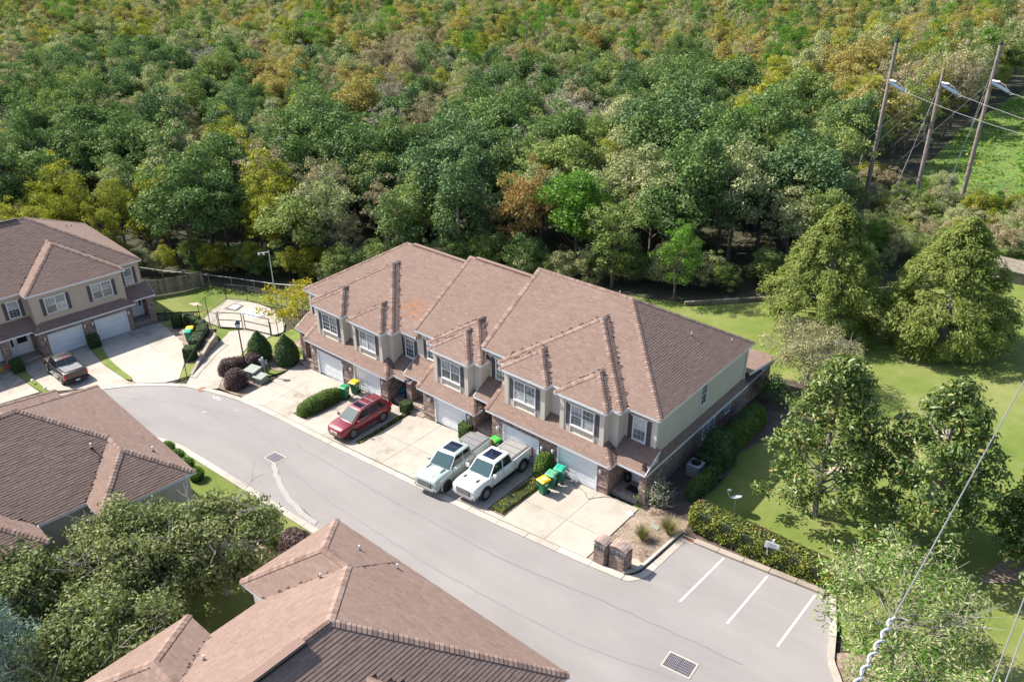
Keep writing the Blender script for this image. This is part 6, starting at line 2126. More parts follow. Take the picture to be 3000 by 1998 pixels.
    # guys: two steep ones beside the pole, two long ones running back
for i, ((P0, wb, t1p, t2p), near, lab, lab2) in enumerate(zip(tops, (((-17.0, 66.0), (-16.2, 65.6)), ((-8.9, 55.3), (-9.1, 55.6)), ((-4.3, 58.4), (-4.7, 58.6))), ('left', 'middle', 'right'), 'abc')):
    b = wb; e = b + WD * 30 + Vector((0, 0, -.4))
    m = MB(); N = 8
    pts = []
    for k in range(N + 1):
        s = k / N; p = b.lerp(e, s); p.z -= 1.6 * 4 * s * (1 - s) * .5; pts.append(p)
    m.tube(pts, .02, n=5)
    tag(m.build('power_line', [MT['wire']]), f'conductor leaving the {lab} transmission pole towards the right edge', 'power line', 'conductors of the transmission poles')
    far = P0 - WD * 17 + Vector((0, 0, 0)); far.z = gz(max(-90, far.x), far.y)
    for k, (p, q) in enumerate(((t1p, Vector((*near[0], gz(*near[0])))), (t2p, Vector((*near[1], gz(*near[1])))), (t1p, far + Vector((0, 1, 0))), (t2p, far + Vector((2.5, -1, 0))))):
        m = MB(); m.tube([p, q], .026, n=5)
        tag(m.build('guy_wire', [MT['wire']]), f'{("upper steep", "lower steep", "upper long", "lower long")[k]} guy wire of the {lab} transmission pole', 'guy wire', 'guy wires of the transmission poles')
# near conductors crossing the lower right of the view, one with a spiral damper
for i, (x, z, lab) in enumerate(((12.62, 18.0, 'nearest thick conductor with a white spiral damper crossing the lower right'), (14.5, 18.0, 'left one of two thin conductors at the bottom right corner'), (14.68, 18.0, 'right one of two thin conductors at the bottom right corner'))):
    t_ = thing('overhead_wire', lab, 'power line', (x, -20, z), 0, 'conductors overhead in front of the camera')
    m = MB(); m.tube([(0, y, .0 + .00025 * (y - 20) ** 2 - .1) for y in range(-25, 90, 5)], .017 if i == 0 else .013, n=6); m.build('conductor', [MT['wire']], t_)
    if i == 0:
        m = MB(); pts = []
        for k in range(150):
            s = k / 149; yy = -.55 - 3.6 * s; a = s * 2 * math.pi * 9.5
            r = .05 if s > .04 else .02
            pts.append((r * math.cos(a), yy, .00025 * (yy - 20) ** 2 - .1 + r * math.sin(a)))
        m.tube(pts, .022, n=5); m.build('spiral_damper', [MT['white']], t_)
# ------------------------------------------------------------------ vegetation
def unit(v):
    return v / np.maximum(1e-9, np.linalg.norm(v, axis=1, keepdims=True))


def leaf_quads(c, n, size, aspect, along=None, jit=0.25):
    """diamond leaves: centres c, normals n; along = preferred long axis"""
    N = len(c)
    r = nrng.normal(size=(N, 3)) if along is None else along + nrng.normal(size=(N, 3)) * jit
    n = unit(n)
    t = unit(r - n * np.sum(r * n, axis=1, keepdims=True))
    b = np.cross(n, t)
    s = (size * nrng.uniform(.65, 1.3, N))[:, None]
    w = s * aspect
    V = np.empty((N, 4, 3))
    V[:, 0] = c - t * s; V[:, 1] = c + b * w; V[:, 2] = c + t * s; V[:, 3] = c - b * w
    return V.reshape(-1, 3)


def blob_leaves(blobs, per, up=.45, out=.75, rnd=.7, lower_cut=-.55, fill=.35):
    """leaf centres and normals on many small clumps (cx,cy,cz,r)"""
    Cs, Ns, Ts = [], [], []
    for (x, y, z, r) in blobs:
        k = max(6, int(per * r * r))
        d = unit(nrng.normal(size=(k, 3)))
        d = d[d[:, 2] > lower_cut]
        rad = r * (1 - fill * nrng.random(len(d)) ** 1.5)
        p = np.array([x, y, z]) + d * (rad * (1 + .12 * nrng.normal(size=len(d))))[:, None] * np.array([1, 1, .85])
        Cs.append(p)
        Ns.append(d * out + np.array([0, 0, up]) + nrng.normal(size=(len(d), 3)) * rnd)
        Ts.append(np.full(len(d), nrng.normal(0, .10)) + nrng.normal(0, .13, len(d)))
    return np.concatenate(Cs), np.concatenate(Ns), np.clip(.5 + np.concatenate(Ts), 0, 1)


def crown_blobs(n, rx, ry, rz, zc, r0, r1, shell=(.5, 1.0), bottom=-.6, lump=.15):
    out = []
    while len(out) < n:
        d = nrng.normal(size=3); d /= np.linalg.norm(d)
        if d[2] < bottom:
            continue
        f = nrng.uniform(*shell) ** .7 * (1 + nrng.normal(0, lump))
        r = nrng.uniform(r0, r1)
        out.append((d[0] * f * (rx - r * .5), d[1] * f * (ry - r * .5), zc + d[2] * f * (rz - r * .5), r))
    return out


def branch_mesh(name, material, segs, n=5):
    m = MB()
    for a, b, r0, r1 in segs:
        m.cyl(a, b, r0, r1, n, caps=False)
    return m.mesh(name, [material])


def limbs(H, crown_z, spread, k, r, lean=.0, seed=0, twigs=0, bare=1.0):
    g = random.Random(seed)
    segs = []
    p = Vector((0, 0, -.4)); top = Vector((g.uniform(-lean, lean), g.uniform(-lean, lean), H * .82))
    n = 5
    pts = [p + (top - p) * (i / n) + Vector((g.uniform(-.12, .12), g.uniform(-.12, .12), 0)) * (i > 0) for i in range(n + 1)]
    for i in range(n):
        segs.append((pts[i], pts[i + 1], r * (1 - .8 * i / n), r * (1 - .8 * (i + 1) / n)))
    for j in range(k):
        f = g.uniform(crown_z / H * .75, .8)
        b = pts[0] + (top - pts[0]) * f
        a = j * 2.4 + g.uniform(-.4, .4)
        L = spread * g.uniform(.55, 1.0)
        mid = b + Vector((math.cos(a) * L * .5, math.sin(a) * L * .5, L * g.uniform(.2, .5)))
        end = b + Vector((math.cos(a) * L, math.sin(a) * L, L * g.uniform(.4, .9)))
        rr = r * .45 * (1 - f * .5)
        segs += [(b, mid, rr, rr * .65), (mid, end, rr * .65, rr * .2)]
        for q in range(twigs):
            s = mid.lerp(end, g.random())
            segs.append((s, s + Vector((g.uniform(-1, 1), g.uniform(-1, 1), g.uniform(.1, 1.1))) * spread * .32 * bare, rr * .3, .008))
    return segs


LEAF = {
    'dark': leaf_mat('leaf_dark_green', [(0.048, 0.088, 0.031), (0.089, 0.156, 0.047), (0.156, 0.228, 0.070), (0.278, 0.330, 0.139)], 0.30, .22, 0.012, 0.5),
    'deep': leaf_mat('leaf_blue_green', [(0.040, 0.077, 0.035), (0.076, 0.138, 0.054), (0.133, 0.204, 0.077), (0.265, 0.312, 0.161)], 0.25, .2, 0.012, 0.5),
    'olive': leaf_mat('leaf_olive', [(0.084, 0.122, 0.033), (0.160, 0.216, 0.056), (0.261, 0.309, 0.093), (0.392, 0.421, 0.187)], 0.35, .2, 0.012, 0.5),
    'bright': leaf_mat('leaf_bright_green', [(0.048, 0.117, 0.017), (0.097, 0.207, 0.024), (0.158, 0.289, 0.041), (0.248, 0.372, 0.076)], 0.40, .15, 0.012, 0.5),
    'yellowgreen': leaf_mat('leaf_yellow_green', [(0.117, 0.148, 0.018), (0.218, 0.242, 0.029), (0.343, 0.335, 0.044), (0.499, 0.437, 0.062)], 0.40, .2, 0.012, 0.5),
    'gold': leaf_mat('leaf_gold', [(0.187, 0.154, 0.044), (0.297, 0.237, 0.072), (0.396, 0.319, 0.099), (0.462, 0.385, 0.154)], 0.35, .25, 0.012, 0.5),
    'tan': leaf_mat('leaf_tan', [(0.155, 0.124, 0.077), (0.282, 0.228, 0.136), (0.392, 0.328, 0.201), (0.510, 0.437, 0.301)], 0.30, .25, 0.012, 0.5),
    'grey': leaf_mat('leaf_grey_twig', [(0.182, 0.160, 0.134), (0.301, 0.269, 0.228), (0.419, 0.374, 0.318), (0.528, 0.483, 0.427)], 0.20, .25, 0.012, 0.5),
    'russet': leaf_mat('leaf_russet', [(0.139, 0.081, 0.029), (0.269, 0.155, 0.055), (0.381, 0.236, 0.081), (0.374, 0.325, 0.122)], 0.35, .15, 0.012, 0.5),
    'pale': leaf_mat('leaf_pale_grey_green', [(0.153, 0.184, 0.079), (0.266, 0.289, 0.132), (0.387, 0.394, 0.199), (0.552, 0.530, 0.306)], 0.30, .2, 0.012, 0.5),
    'flower': leaf_mat('leaf_yellow_flower', [(0.110, 0.127, 0.017), (0.286, 0.242, 0.013), (0.506, 0.396, 0.013), (0.638, 0.495, 0.022)], 0.35, .1, 0.012, 0.5),
    'cypress': leaf_mat('leaf_cypress', [(0.086, 0.115, 0.025), (0.155, 0.196, 0.039), (0.230, 0.270, 0.063), (0.310, 0.328, 0.098)], 0.40, .1, 0.012, 0.5),
    'magnolia': leaf_mat('leaf_magnolia', [(0.027, 0.062, 0.013), (0.069, 0.125, 0.022), (0.144, 0.194, 0.037), (0.275, 0.269, 0.094)], 0.22, .1, 0.035, 0.5),
    'oak': leaf_mat('leaf_live_oak', [(0.068, 0.092, 0.040), (0.135, 0.170, 0.066), (0.224, 0.242, 0.101), (0.418, 0.372, 0.221)], 0.30, .12, 0.012, 0.5),
    'blue': leaf_mat('leaf_blue_conifer', [(0.060, 0.120, 0.102), (0.120, 0.198, 0.168), (0.192, 0.270, 0.228), (0.288, 0.348, 0.276)], 0.30, .1, 0.018, 0.5),
    'hedge': leaf_mat('leaf_hedge', [(0.040, 0.086, 0.016), (0.086, 0.164, 0.025), (0.164, 0.234, 0.041), (0.258, 0.312, 0.070)], 0.30, .1, 0.012, 0.5),
    'hedgedark': leaf_mat('leaf_dark_hedge', [(0.021, 0.054, 0.015), (0.041, 0.095, 0.021), (0.083, 0.143, 0.036), (0.135, 0.194, 0.060)], 0.25, .1, 0.027, 0.5),
    'hedgeyellow': leaf_mat('leaf_yellow_hedge', [(0.075, 0.1, 0.014), (0.16, 0.19, 0.02), (0.27, 0.285, 0.03), (0.37, 0.35, 0.05)], 0.35, .1, 0.023, 0.5),
    'brownleaf': leaf_mat('leaf_brown', [(0.102, 0.060, 0.026), (0.192, 0.120, 0.054), (0.264, 0.180, 0.096)], 0.25, .1, 0.013, 0.5),
    'purple': leaf_mat('leaf_purple', [(0.039, 0.020, 0.025), (0.087, 0.048, 0.050), (0.161, 0.090, 0.087), (0.210, 0.161, 0.105)], 0.25, .1, 0.027, 0.5),
    'straw': leaf_mat('leaf_straw_grass', [(0.070, 0.090, 0.020), (0.160, 0.165, 0.050), (0.270, 0.235, 0.110), (0.400, 0.330, 0.200)], 0.35, .1, 0.013, 0.5),
}
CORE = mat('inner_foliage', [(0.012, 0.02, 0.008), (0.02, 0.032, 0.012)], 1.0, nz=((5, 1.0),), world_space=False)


# ---- forest tree meshes (crown, trunk), shared by all copies
def make_variant(kind, seed):
    global nrng
    nrng = np.random.default_rng(seed)
    H = 12.0
    if kind == 'broad':
        bl = crown_blobs(52, 3.7, 3.7, 4.3, 7.6, .75, 1.35, (.45, 1.0), -.7)
        c, n, t = blob_leaves(bl, 185, fill=.45)
        V = leaf_quads(c, n, .165, .52)
        tr = limbs(H, 5, 3.0, 8, .24, .5, seed)
    elif kind == 'tall':
        bl = crown_blobs(52, 2.9, 2.9, 5.2, 6.9, .65, 1.2, (.4, 1.0), -.85)
        c, n, t = blob_leaves(bl, 205, fill=.45)
        V = leaf_quads(c, n, .155, .52)
        tr = limbs(H, 4, 2.4, 9, .22, .4, seed)
    elif kind == 'fluffy':
        bl = crown_blobs(60, 3.3, 3.3, 4.6, 7.2, .5, 1.0, (.35, 1.0), -.8, .2)
        c, n, t = blob_leaves(bl, 210, fill=.6)
        V = leaf_quads(c, n, .145, .42)
        tr = limbs(H, 4, 2.7, 10, .2, .5, seed)
    elif kind == 'sparse':
        bl = crown_blobs(60, 3.1, 3.1, 4.6, 7.2, .45, .9, (.3, 1.0), -.7, .2)
        c, n, t = blob_leaves(bl, 150, fill=.8)
        V = leaf_quads(c, n, .14, .30, along=np.tile(np.array([[0, 0, 1.0]]), (len(c), 1)), jit=.8)
        tr = limbs(H, 3, 2.8, 16, .18, .4, seed, twigs=9)
    elif kind == 'conifer':
        bl = []
        for i in range(70):
            z = nrng.uniform(2.0, 11.6); rr = 2.6 * (1 - (z - 2) / 10.2) ** .8 + .2
            a = nrng.uniform(0, 6.28); f = nrng.uniform(.45, 1)
            bl.append((math.cos(a) * rr * f, math.sin(a) * rr * f, z, nrng.uniform(.45, .8)))
        c, n, t = blob_leaves(bl, 180, up=.6)
        V = leaf_quads(c, n, .17, .28)
        tr = limbs(H, 2, 1.2, 4, .2, .2, seed)
    else:   # pine: bare shaft, flat clumps of long needles
        bl = []
        for i in range(30):
            z = nrng.uniform(7.0, 11.8); rr = 3.0 * (1 - abs(z - 8.8) / 4.2)
            a = nrng.uniform(0, 6.28); f = nrng.uniform(.2, 1) ** .6
            bl.append((math.cos(a) * rr * f, math.sin(a) * rr * f, z, nrng.uniform(.55, .95)))
        c, n, t = blob_leaves(bl, 150, up=.2, rnd=1.0, fill=.7)
        V = leaf_quads(c, n, .26, .14)
        tr = limbs(H, 7.5, 2.6, 10, .2, .3, seed)
    crown = np_mesh('crown', V, 4, [LEAF['dark']], t)
    trunk = branch_mesh('trunk', MT['palebark'] if kind in ('sparse', 'tall') else MT['bark'], tr)
    return crown, trunk


VAR = {}
sd_ = 100
for kind, cnt in (('broad', 4), ('tall', 3), ('fluffy', 3), ('sparse', 3), ('conifer', 2), ('pine', 2)):
    VAR[kind] = []
    for i in range(cnt):
        VAR[kind].append(make_variant(kind, sd_)); sd_ += 1
nrng = np.random.default_rng(5)

SPEC = {   # species: (mesh kinds, leaf material, thing name, label, category)
    'dark': (('broad', 'tall', 'broad'), 'dark', 'oak_tree', 'dark green broadleaf tree in the dense wood behind the houses', 'tree'),
    'deep': (('broad', 'tall'), 'deep', 'laurel_tree', 'deep blue green glossy tree in the dense wood behind the houses', 'tree'),
    'olive': (('fluffy', 'broad'), 'olive', 'maple_tree', 'olive green tree in the dense wood behind the houses', 'tree'),
    'bright': (('fluffy', 'broad'), 'bright', 'young_maple_tree', 'fresh bright green tree in the dense wood behind the houses', 'tree'),
    'yellowgreen': (('fluffy', 'tall'), 'yellowgreen', 'poplar_tree', 'yellow green autumn tree in the dense wood behind the houses', 'tree'),
    'gold': (('fluffy', 'broad'), 'gold', 'golden_tree', 'golden autumn tree far back in the wood', 'tree'),
    'tan': (('sparse', 'fluffy', 'sparse'), 'tan', 'fading_tree', 'thin tan crowned tree losing its leaves in the wood', 'tree'),
    'grey': (('sparse',), 'grey', 'bare_tree', 'nearly bare grey twigged tree in the wood', 'tree'),
    'conifer': (('conifer',), 'dark', 'cedar_tree', 'narrow dark cone shaped evergreen in the wood', 'tree'),
    'pine': (('pine',), 'bright', 'pine_tree', 'tall pine with a bare shaft standing above the wood', 'tree'),
    'pale': (('fluffy', 'broad'), 'pale', 'pale_tree', 'pale grey green tree in the dense wood behind the houses', 'tree'),
    'russet': (('fluffy',), 'russet', 'russet_tree', '', 'tree'),
}


def place_tree(sp, x, y, H, rz=None, label=None, group=None, wid=1.0, kind=None, zoff=0.0, leaf=None):
    kinds, lf, nm, lab, cat = SPEC[sp]
    crown, trunk = rng.choice(VAR[kind or rng.choice(kinds)])
    s = H / 12.0
    t = thing(nm, label or lab, cat, (x, y, gz(max(-90, min(40, x)), y) - .15 + zoff), rng.uniform(0, 6.28) if rz is None else rz, group if label is None else None)
    if label is None:
        t['group'] = group or (sp + ' trees of the wood')
    t.scale = (s * wid * rng.uniform(.85, 1.3), s * wid * rng.uniform(.85, 1.3), s)
    c = add('crown', crown, t)
    c.material_slots[0].link = 'OBJECT'
    c.material_slots[0].material = LEAF[leaf or lf]
    add('trunk', trunk, t)
    return t


def interp(P, x):
    for (x0, y0), (x1, y1) in zip(P[:-1], P[1:]):
        if x0 <= x <= x1:
            return y0 + (y1 - y0) * (x - x0) / (x1 - x0)
    return P[0][1] if x < P[0][0] else P[-1][1]


EDGE_ = [(-200, -40), (-100, -14), (-84, -6), (-74, 3.5), (-70, 6.5), (-66, 9), (-60, 12), (-56, 13.2), (-50, 15), (-46, 18), (-40, 21.5), (-30, 24.5), (-18, 28.5), (-14, 31.5), (-8, 37.5), (-4, 42)]


def in_forest(x, y, rad=3.0):
    if y < interp(EDGE_, x) + rad * .45:
        return False
    if y < 82 and x > interp([(28, -13.5), (40, -8.5), (50, -10.5), (58, -14.5), (66, -17), (82, -16)][::1], y) - rad * .35:
        return False
    if x > -13.5 - rad * .6 and 60 < y < 152:
        return False
    return True


def project(p):
    d = Vector(p) - CAM
    zc = d.dot(_fw)
    if zc < 1:
        return None
    return (1500 + 2381.08 * d.dot(_r2) / zc) / 1.2744, (999 - 2381.08 * d.dot(_u2) / zc) / 1.2744, zc


HERO = [('russet', -34.6, 25.6, 11.5, 'tall russet brown autumn tree behind the middle of the townhouse row', 'fluffy'), ('bright', -29.4, 27.6, 10.6, 'fresh green tree right of the russet tree behind the row', 'broad'),
        ('bright', -17.6, 26.5, 8.6, 'bright green tree behind the right part of the row roof', 'fluffy'), ('olive', -24.0, 26.0, 10, 'olive tree with pale twigs between two bright green trees', 'fluffy'),
        ('yellowgreen', -81.4, 11.2, 11, 'left one of the two rounded lime trees above the far townhouse', 'fluffy'), ('yellowgreen', -77.8, 12.8, 11.5, 'right one of the two rounded lime trees above the far townhouse', 'fluffy'),
        ('yellowgreen', -62.2, 15.5, 11, 'yellow green tree above the fenced concrete pad', 'fluffy'), ('tan', -62.4, 22.0, 12.5, 'tall tan crowned tree behind the yellow green one above the pad', 'sparse'),
        ('yellowgreen', -82.4, 0.2, 10, 'yellow tinged tree just left above the far townhouse roof', 'fluffy'), ('yellowgreen', -78.4, 3.0, 9, 'low yellow tinged tree above the ridge of the far townhouse', 'fluffy'), ('yellowgreen', -82.5, 6.7, 10, 'yellow tinged tree above the right hip of the far townhouse', 'fluffy'),
        ('yellowgreen', -80.0, -4.4, 10, 'yellow tinged tree at the left edge above the far roof', 'fluffy'), ('yellowgreen', -64.3, 14.2, 9, 'low yellow green tree left of the cross arm pole', 'fluffy'),
        ('deep', -49.2, 31.3, 15, 'tall deep green tree standing out above the wood in the middle', 'tall'), ('tan', -55.0, 25, 9.5, 'bare looking tan tree at the wood edge left of the row roof', 'sparse'),
        ('pine', -151.7, 114.4, 15, 'large spreading pine near the top left of the wood', 'pine'), ('pine', -158.0, 96, 15, 'pine beside the large spreading pine near the top', 'pine'), ('pine', -111, 100.8, 14, 'pine standing out of the golden band near the top middle', 'pine'), ('pine', -48.8, 125.1, 15, 'round crowned pine near the transmission poles at the top', 'pine'),
        ('grey', -37.6, 69.1, 10, 'bare grey tree left of the transmission poles', 'sparse')]
taken = []
for sp, x, y, H, lab, kd in HERO:
    place_tree(sp, x, y, H, label=lab, kind=kd, wid=.95 if sp == 'yellowgreen' else 1.0)
    taken.append((x, y, 2.4))

TANC = [(420, 240, 75, 'tan'), (1000, 185, 60, 'tan'), (1290, 215, 45, 'grey'), (960, 255, 55, 'tan'), (880, 225, 45, 'grey'), (650, 130, 70, 'gold'), (820, 150, 60, 'gold'), (530, 265, 40, 'yellowgreen'), (0, 300, 35, 'gold'),
        (1290, 300, 45, 'olive'), (1480, 320, 70, 'pale'), (1830, 400, 70, 'pale'), (600, 255, 60, 'pale'), (1700, 250, 30, 'bright'), (900, 100, 80, 'tan'), (260, 215, 60, 'tan'), (1910, 240, 35, 'grey'), (760, 205, 50, 'dark'), (1050, 300, 70, 'deep'), (1600, 140, 110, 'dark')]


def species_at(u, v):
    for cx_, cy_, r_, sp in TANC:
        if math.hypot(u - cx_, (v - cy_) * 1.6) < r_ * rng.uniform(.6, 1.15):
            return sp
    q = rng.random()
    if v < 60 + .03 * u or (u > 1650 and v < 200):
        return 'gold' if q < .22 else 'yellowgreen' if q < .36 else 'tan' if q < .58 else 'pale' if q < .76 else 'conifer' if q < .83 else 'olive' if q < .975 else 'pine'
    if v < 340:
        return 'dark' if q < .36 else 'deep' if q < .50 else 'olive' if q < .68 else 'tan' if q < .77 else 'pale' if q < .92 else 'grey' if q < .97 else 'yellowgreen'
    if u < 800:
        return 'yellowgreen' if q < .34 else 'olive' if q < .54 else 'dark' if q < .72 else 'tan' if q < .84 else 'pale' if q < .94 else 'bright'
    return 'dark' if q < .38 else 'deep' if q < .54 else 'olive' if q < .76 else 'pale' if q < .92 else 'bright'


cands = []
gx_ = np.arange(-330, 140, 4.5)
gy_s = np.arange(-30, 420, 4.5)
for iy, yy in enumerate(gy_s):
    for xx in gx_:
        x = xx + rng.uniform(-2.4, 2.4) + (2.2 if iy % 2 else 0); y = yy + rng.uniform(-2.4, 2.4)
        if not in_forest(x, y):
            continue
        if any((x - a) ** 2 + (y - b) ** 2 < (r + 1.0) ** 2 for a, b, r in taken):
            continue
        H = rng.uniform(8.0, 13.2)
        z = gz(max(-90, min(40, x)), y)
        pr = project((x, y, z + H)); pb = project((x, y, z + 3))
        if pr is None:
            continue
        m_ = 130 * 60 / pr[2]
        if pr[0] < -m_ or pr[0] > 2354 + m_ or pb[1] < -25:
            continue
        cands.append((pr[2], x, y, H, pr[0], pr[1]))
cands.sort()
N_IND = 262
for d, x, y, H, u, v in cands[:N_IND]:
    sp = species_at(u, v)
    place_tree(sp, x, y, H * (1.12 if sp in ('dark', 'deep') else .98))
far = cands[N_IND:]

# understory along the wood edge
for i in range(52):
    x = -80 + 75 * (i + rng.random()) / 52
    y = interp(EDGE_, x) + rng.uniform(-.6, 1.4)
    sp = rng.choice(('yellowgreen', 'olive', 'dark', 'dark', 'pale')) if x < -45 else rng.choice(('dark', 'olive', 'dark', 'olive', 'pale'))
    kinds, lf, *_ = SPEC[sp]
    crown, trunk = rng.choice(VAR[rng.choice(('fluffy', 'broad'))])
    t = thing('edge_shrub', {'yellowgreen': 'low yellow green shrub at the shady edge of the wood', 'olive': 'low olive shrub at the shady edge of the wood', 'dark': 'low dark green shrub at the shady edge of the wood', 'deep': 'low blue green shrub at the shady edge of the wood', 'pale': 'low pale grey green shrub at the edge of the wood'}[sp], 'shrub', (x, y, gz(x, y) - 1.2), rng.uniform(0, 6.28), sp + ' shrubs at the wood edge')
    s = rng.uniform(.32, .5); t.scale = (s * 1.15, s * 1.15, s * 1.0)
    c = add('crown', crown, t); c.material_slots[0].link = 'OBJECT'; c.material_slots[0].material = LEAF[lf]

# the rest of the wood: one instanced mass
def far_forest(pts):
    src = bpy.data.collections.new('far_forest_sources')
    idx = {}
    k = 0
    objs = []
    for sp, (kinds, lf, *_r) in SPEC.items():
        for kd in sorted(set(kinds)):
            for (crown, trunk) in VAR[kd][:2]:
                o = bpy.data.objects.new(f's{k:03d}', crown)
                src.objects.link(o)
                o.material_slots[0].link = 'OBJECT'; o.material_slots[0].material = LEAF[lf]
                idx.setdefault(sp, []).append(k); k += 1
    trunk_i = k
    o = bpy.data.objects.new(f's{k:03d}', VAR['broad'][0][1]); src.objects.link(o)
    co, ii, ro, sc = [], [], [], []
    for d, x, y, H, u, v in pts:
        sp = species_at(u, v)
        z = gz(max(-90, min(40, x)), y) - .15
        rot = rng.uniform(0, 6.28); s = H / 12
        co.append((x, y, z)); ii.append(rng.choice(idx[sp])); ro.append(rot); sc.append((s * rng.uniform(.9, 1.15), s * rng.uniform(.9, 1.15), s * (1.2 if sp in ('pine', 'conifer') else 1.0)))
        if sp in ('pine', 'grey', 'tan'):
            co.append((x, y, z)); ii.append(trunk_i); ro.append(rot); sc.append(sc[-1])
    me = bpy.data.meshes.new('far_forest')
    me.from_pydata(co, [], [])
    a = me.attributes.new('idx', 'INT', 'POINT'); a.data.foreach_set('value', ii)
    a = me.attributes.new('rotz', 'FLOAT', 'POINT'); a.data.foreach_set('value', ro)
    a = me.attributes.new('scl', 'FLOAT_VECTOR', 'POINT'); a.data.foreach_set('vector', [c for v in sc for c in v])
    ob = add('far_forest', me, kind='stuff')
    instance_mod(ob, src)
    return ob


def instance_mod(ob, src):
    ng = bpy.data.node_groups.new('scatter', 'GeometryNodeTree')
    ng.interface.new_socket('Geometry', in_out='INPUT', socket_type='NodeSocketGeometry')
    ng.interface.new_socket('Geometry', in_out='OUTPUT', socket_type='NodeSocketGeometry')
    N, L = ng.nodes, ng.links
    gi, go = N.new('NodeGroupInput'), N.new('NodeGroupOutput')
    ci = N.new('GeometryNodeCollectionInfo'); ci.inputs['Collection'].default_value = src; ci.inputs['Separate Children'].default_value = True; ci.inputs['Reset Children'].default_value = True
    ip = N.new('GeometryNodeInstanceOnPoints'); ip.inputs['Pick Instance'].default_value = True
    def attr(name, ty):
        n = N.new('GeometryNodeInputNamedAttribute'); n.data_type = ty; n.inputs['Name'].default_value = name
        return n.outputs['Attribute']
    cx_ = N.new('ShaderNodeCombineXYZ')
    L.new(attr('rotz', 'FLOAT'), cx_.inputs[2])
    L.new(gi.outputs[0], ip.inputs['Points']); L.new(ci.outputs[0], ip.inputs['Instance']); L.new(attr('idx', 'INT'), ip.inputs['Instance Index'])
    L.new(cx_.outputs[0], ip.inputs['Rotation']); L.new(attr('scl', 'FLOAT_VECTOR'), ip.inputs['Scale'])
    L.new(ip.outputs[0], go.inputs[0])
    md = ob.modifiers.new('scatter', 'NODES'); md.node_group = ng


far_forest(far)


# ---- clipped hedges and bushes
def surf_points(shape, n, sx, sy, h, g):
    """points and outward normals on a clipped shrub of size sx, sy, height h"""
    P, Nn = [], []
    if shape == 'box':
        A = np.array([sx * sy, sx * h, sx * h, sy * h, sy * h]); A = A / A.sum()
        f = g.choice(5, n, p=A)
        u, v = g.random(n), g.random(n)
        x = np.where(f == 0, (u - .5) * sx, np.where(f <= 2, (u - .5) * sx, np.where(f == 3, sx / 2, -sx / 2)))
        y = np.where(f == 0, (v - .5) * sy, np.where(f == 1, sy / 2, np.where(f == 2, -sy / 2, (u - .5) * sy)))
        z = np.where(f == 0, h, v * h)
        p = np.stack([x, y, z], 1)
        nn = np.zeros((n, 3)); nn[f == 0, 2] = 1; nn[f == 1, 1] = 1; nn[f == 2, 1] = -1; nn[f == 3, 0] = 1; nn[f == 4, 0] = -1
        # soften the edges
        q = p.copy(); r = min(sx, sy, h) * .22
        lim = np.array([sx / 2 - r, sy / 2 - r, h - r])
        cl = np.stack([np.clip(q[:, 0], -lim[0], lim[0]), np.clip(q[:, 1], -lim[1], lim[1]), np.clip(q[:, 2], 0, lim[2])], 1)
        d = q - cl; L = np.linalg.norm(d, axis=1, keepdims=True)
        p = cl + d / np.maximum(L, 1e-6) * np.minimum(L, r)
        return p, nn * .5 + d / np.maximum(L, 1e-6) * .5
    d = unit(g.normal(size=(n, 3)))
    if shape == 'cone':
        z = g.random(n) ** .8
        a = g.uniform(0, 2 * np.pi, n)
        rr = np.where(z < .28, .82 + .18 * np.sin(z / .28 * np.pi / 2), np.cos((z - .28) / .72 * np.pi / 2) ** .85)
        p = np.stack([np.cos(a) * rr * sx / 2, np.sin(a) * rr * sy / 2, z * h], 1)
        return p, np.stack([np.cos(a), np.sin(a), np.full(n, .45)], 1)
    d[:, 2] = np.abs(d[:, 2]) if shape == 'dome' else d[:, 2]
    ex = 3.2 if shape == 'dome' else 2.2
    k = (np.abs(d[:, 0]) ** ex + np.abs(d[:, 1]) ** ex + np.abs(d[:, 2]) ** ex) ** (-1 / ex)
    e = d * k[:, None]
    if shape == 'dome':
        return e * np.array([sx / 2, sy / 2, h]), d
    return e * np.array([sx / 2, sy / 2, h / 2]) + np.array([0, 0, h / 2]), d


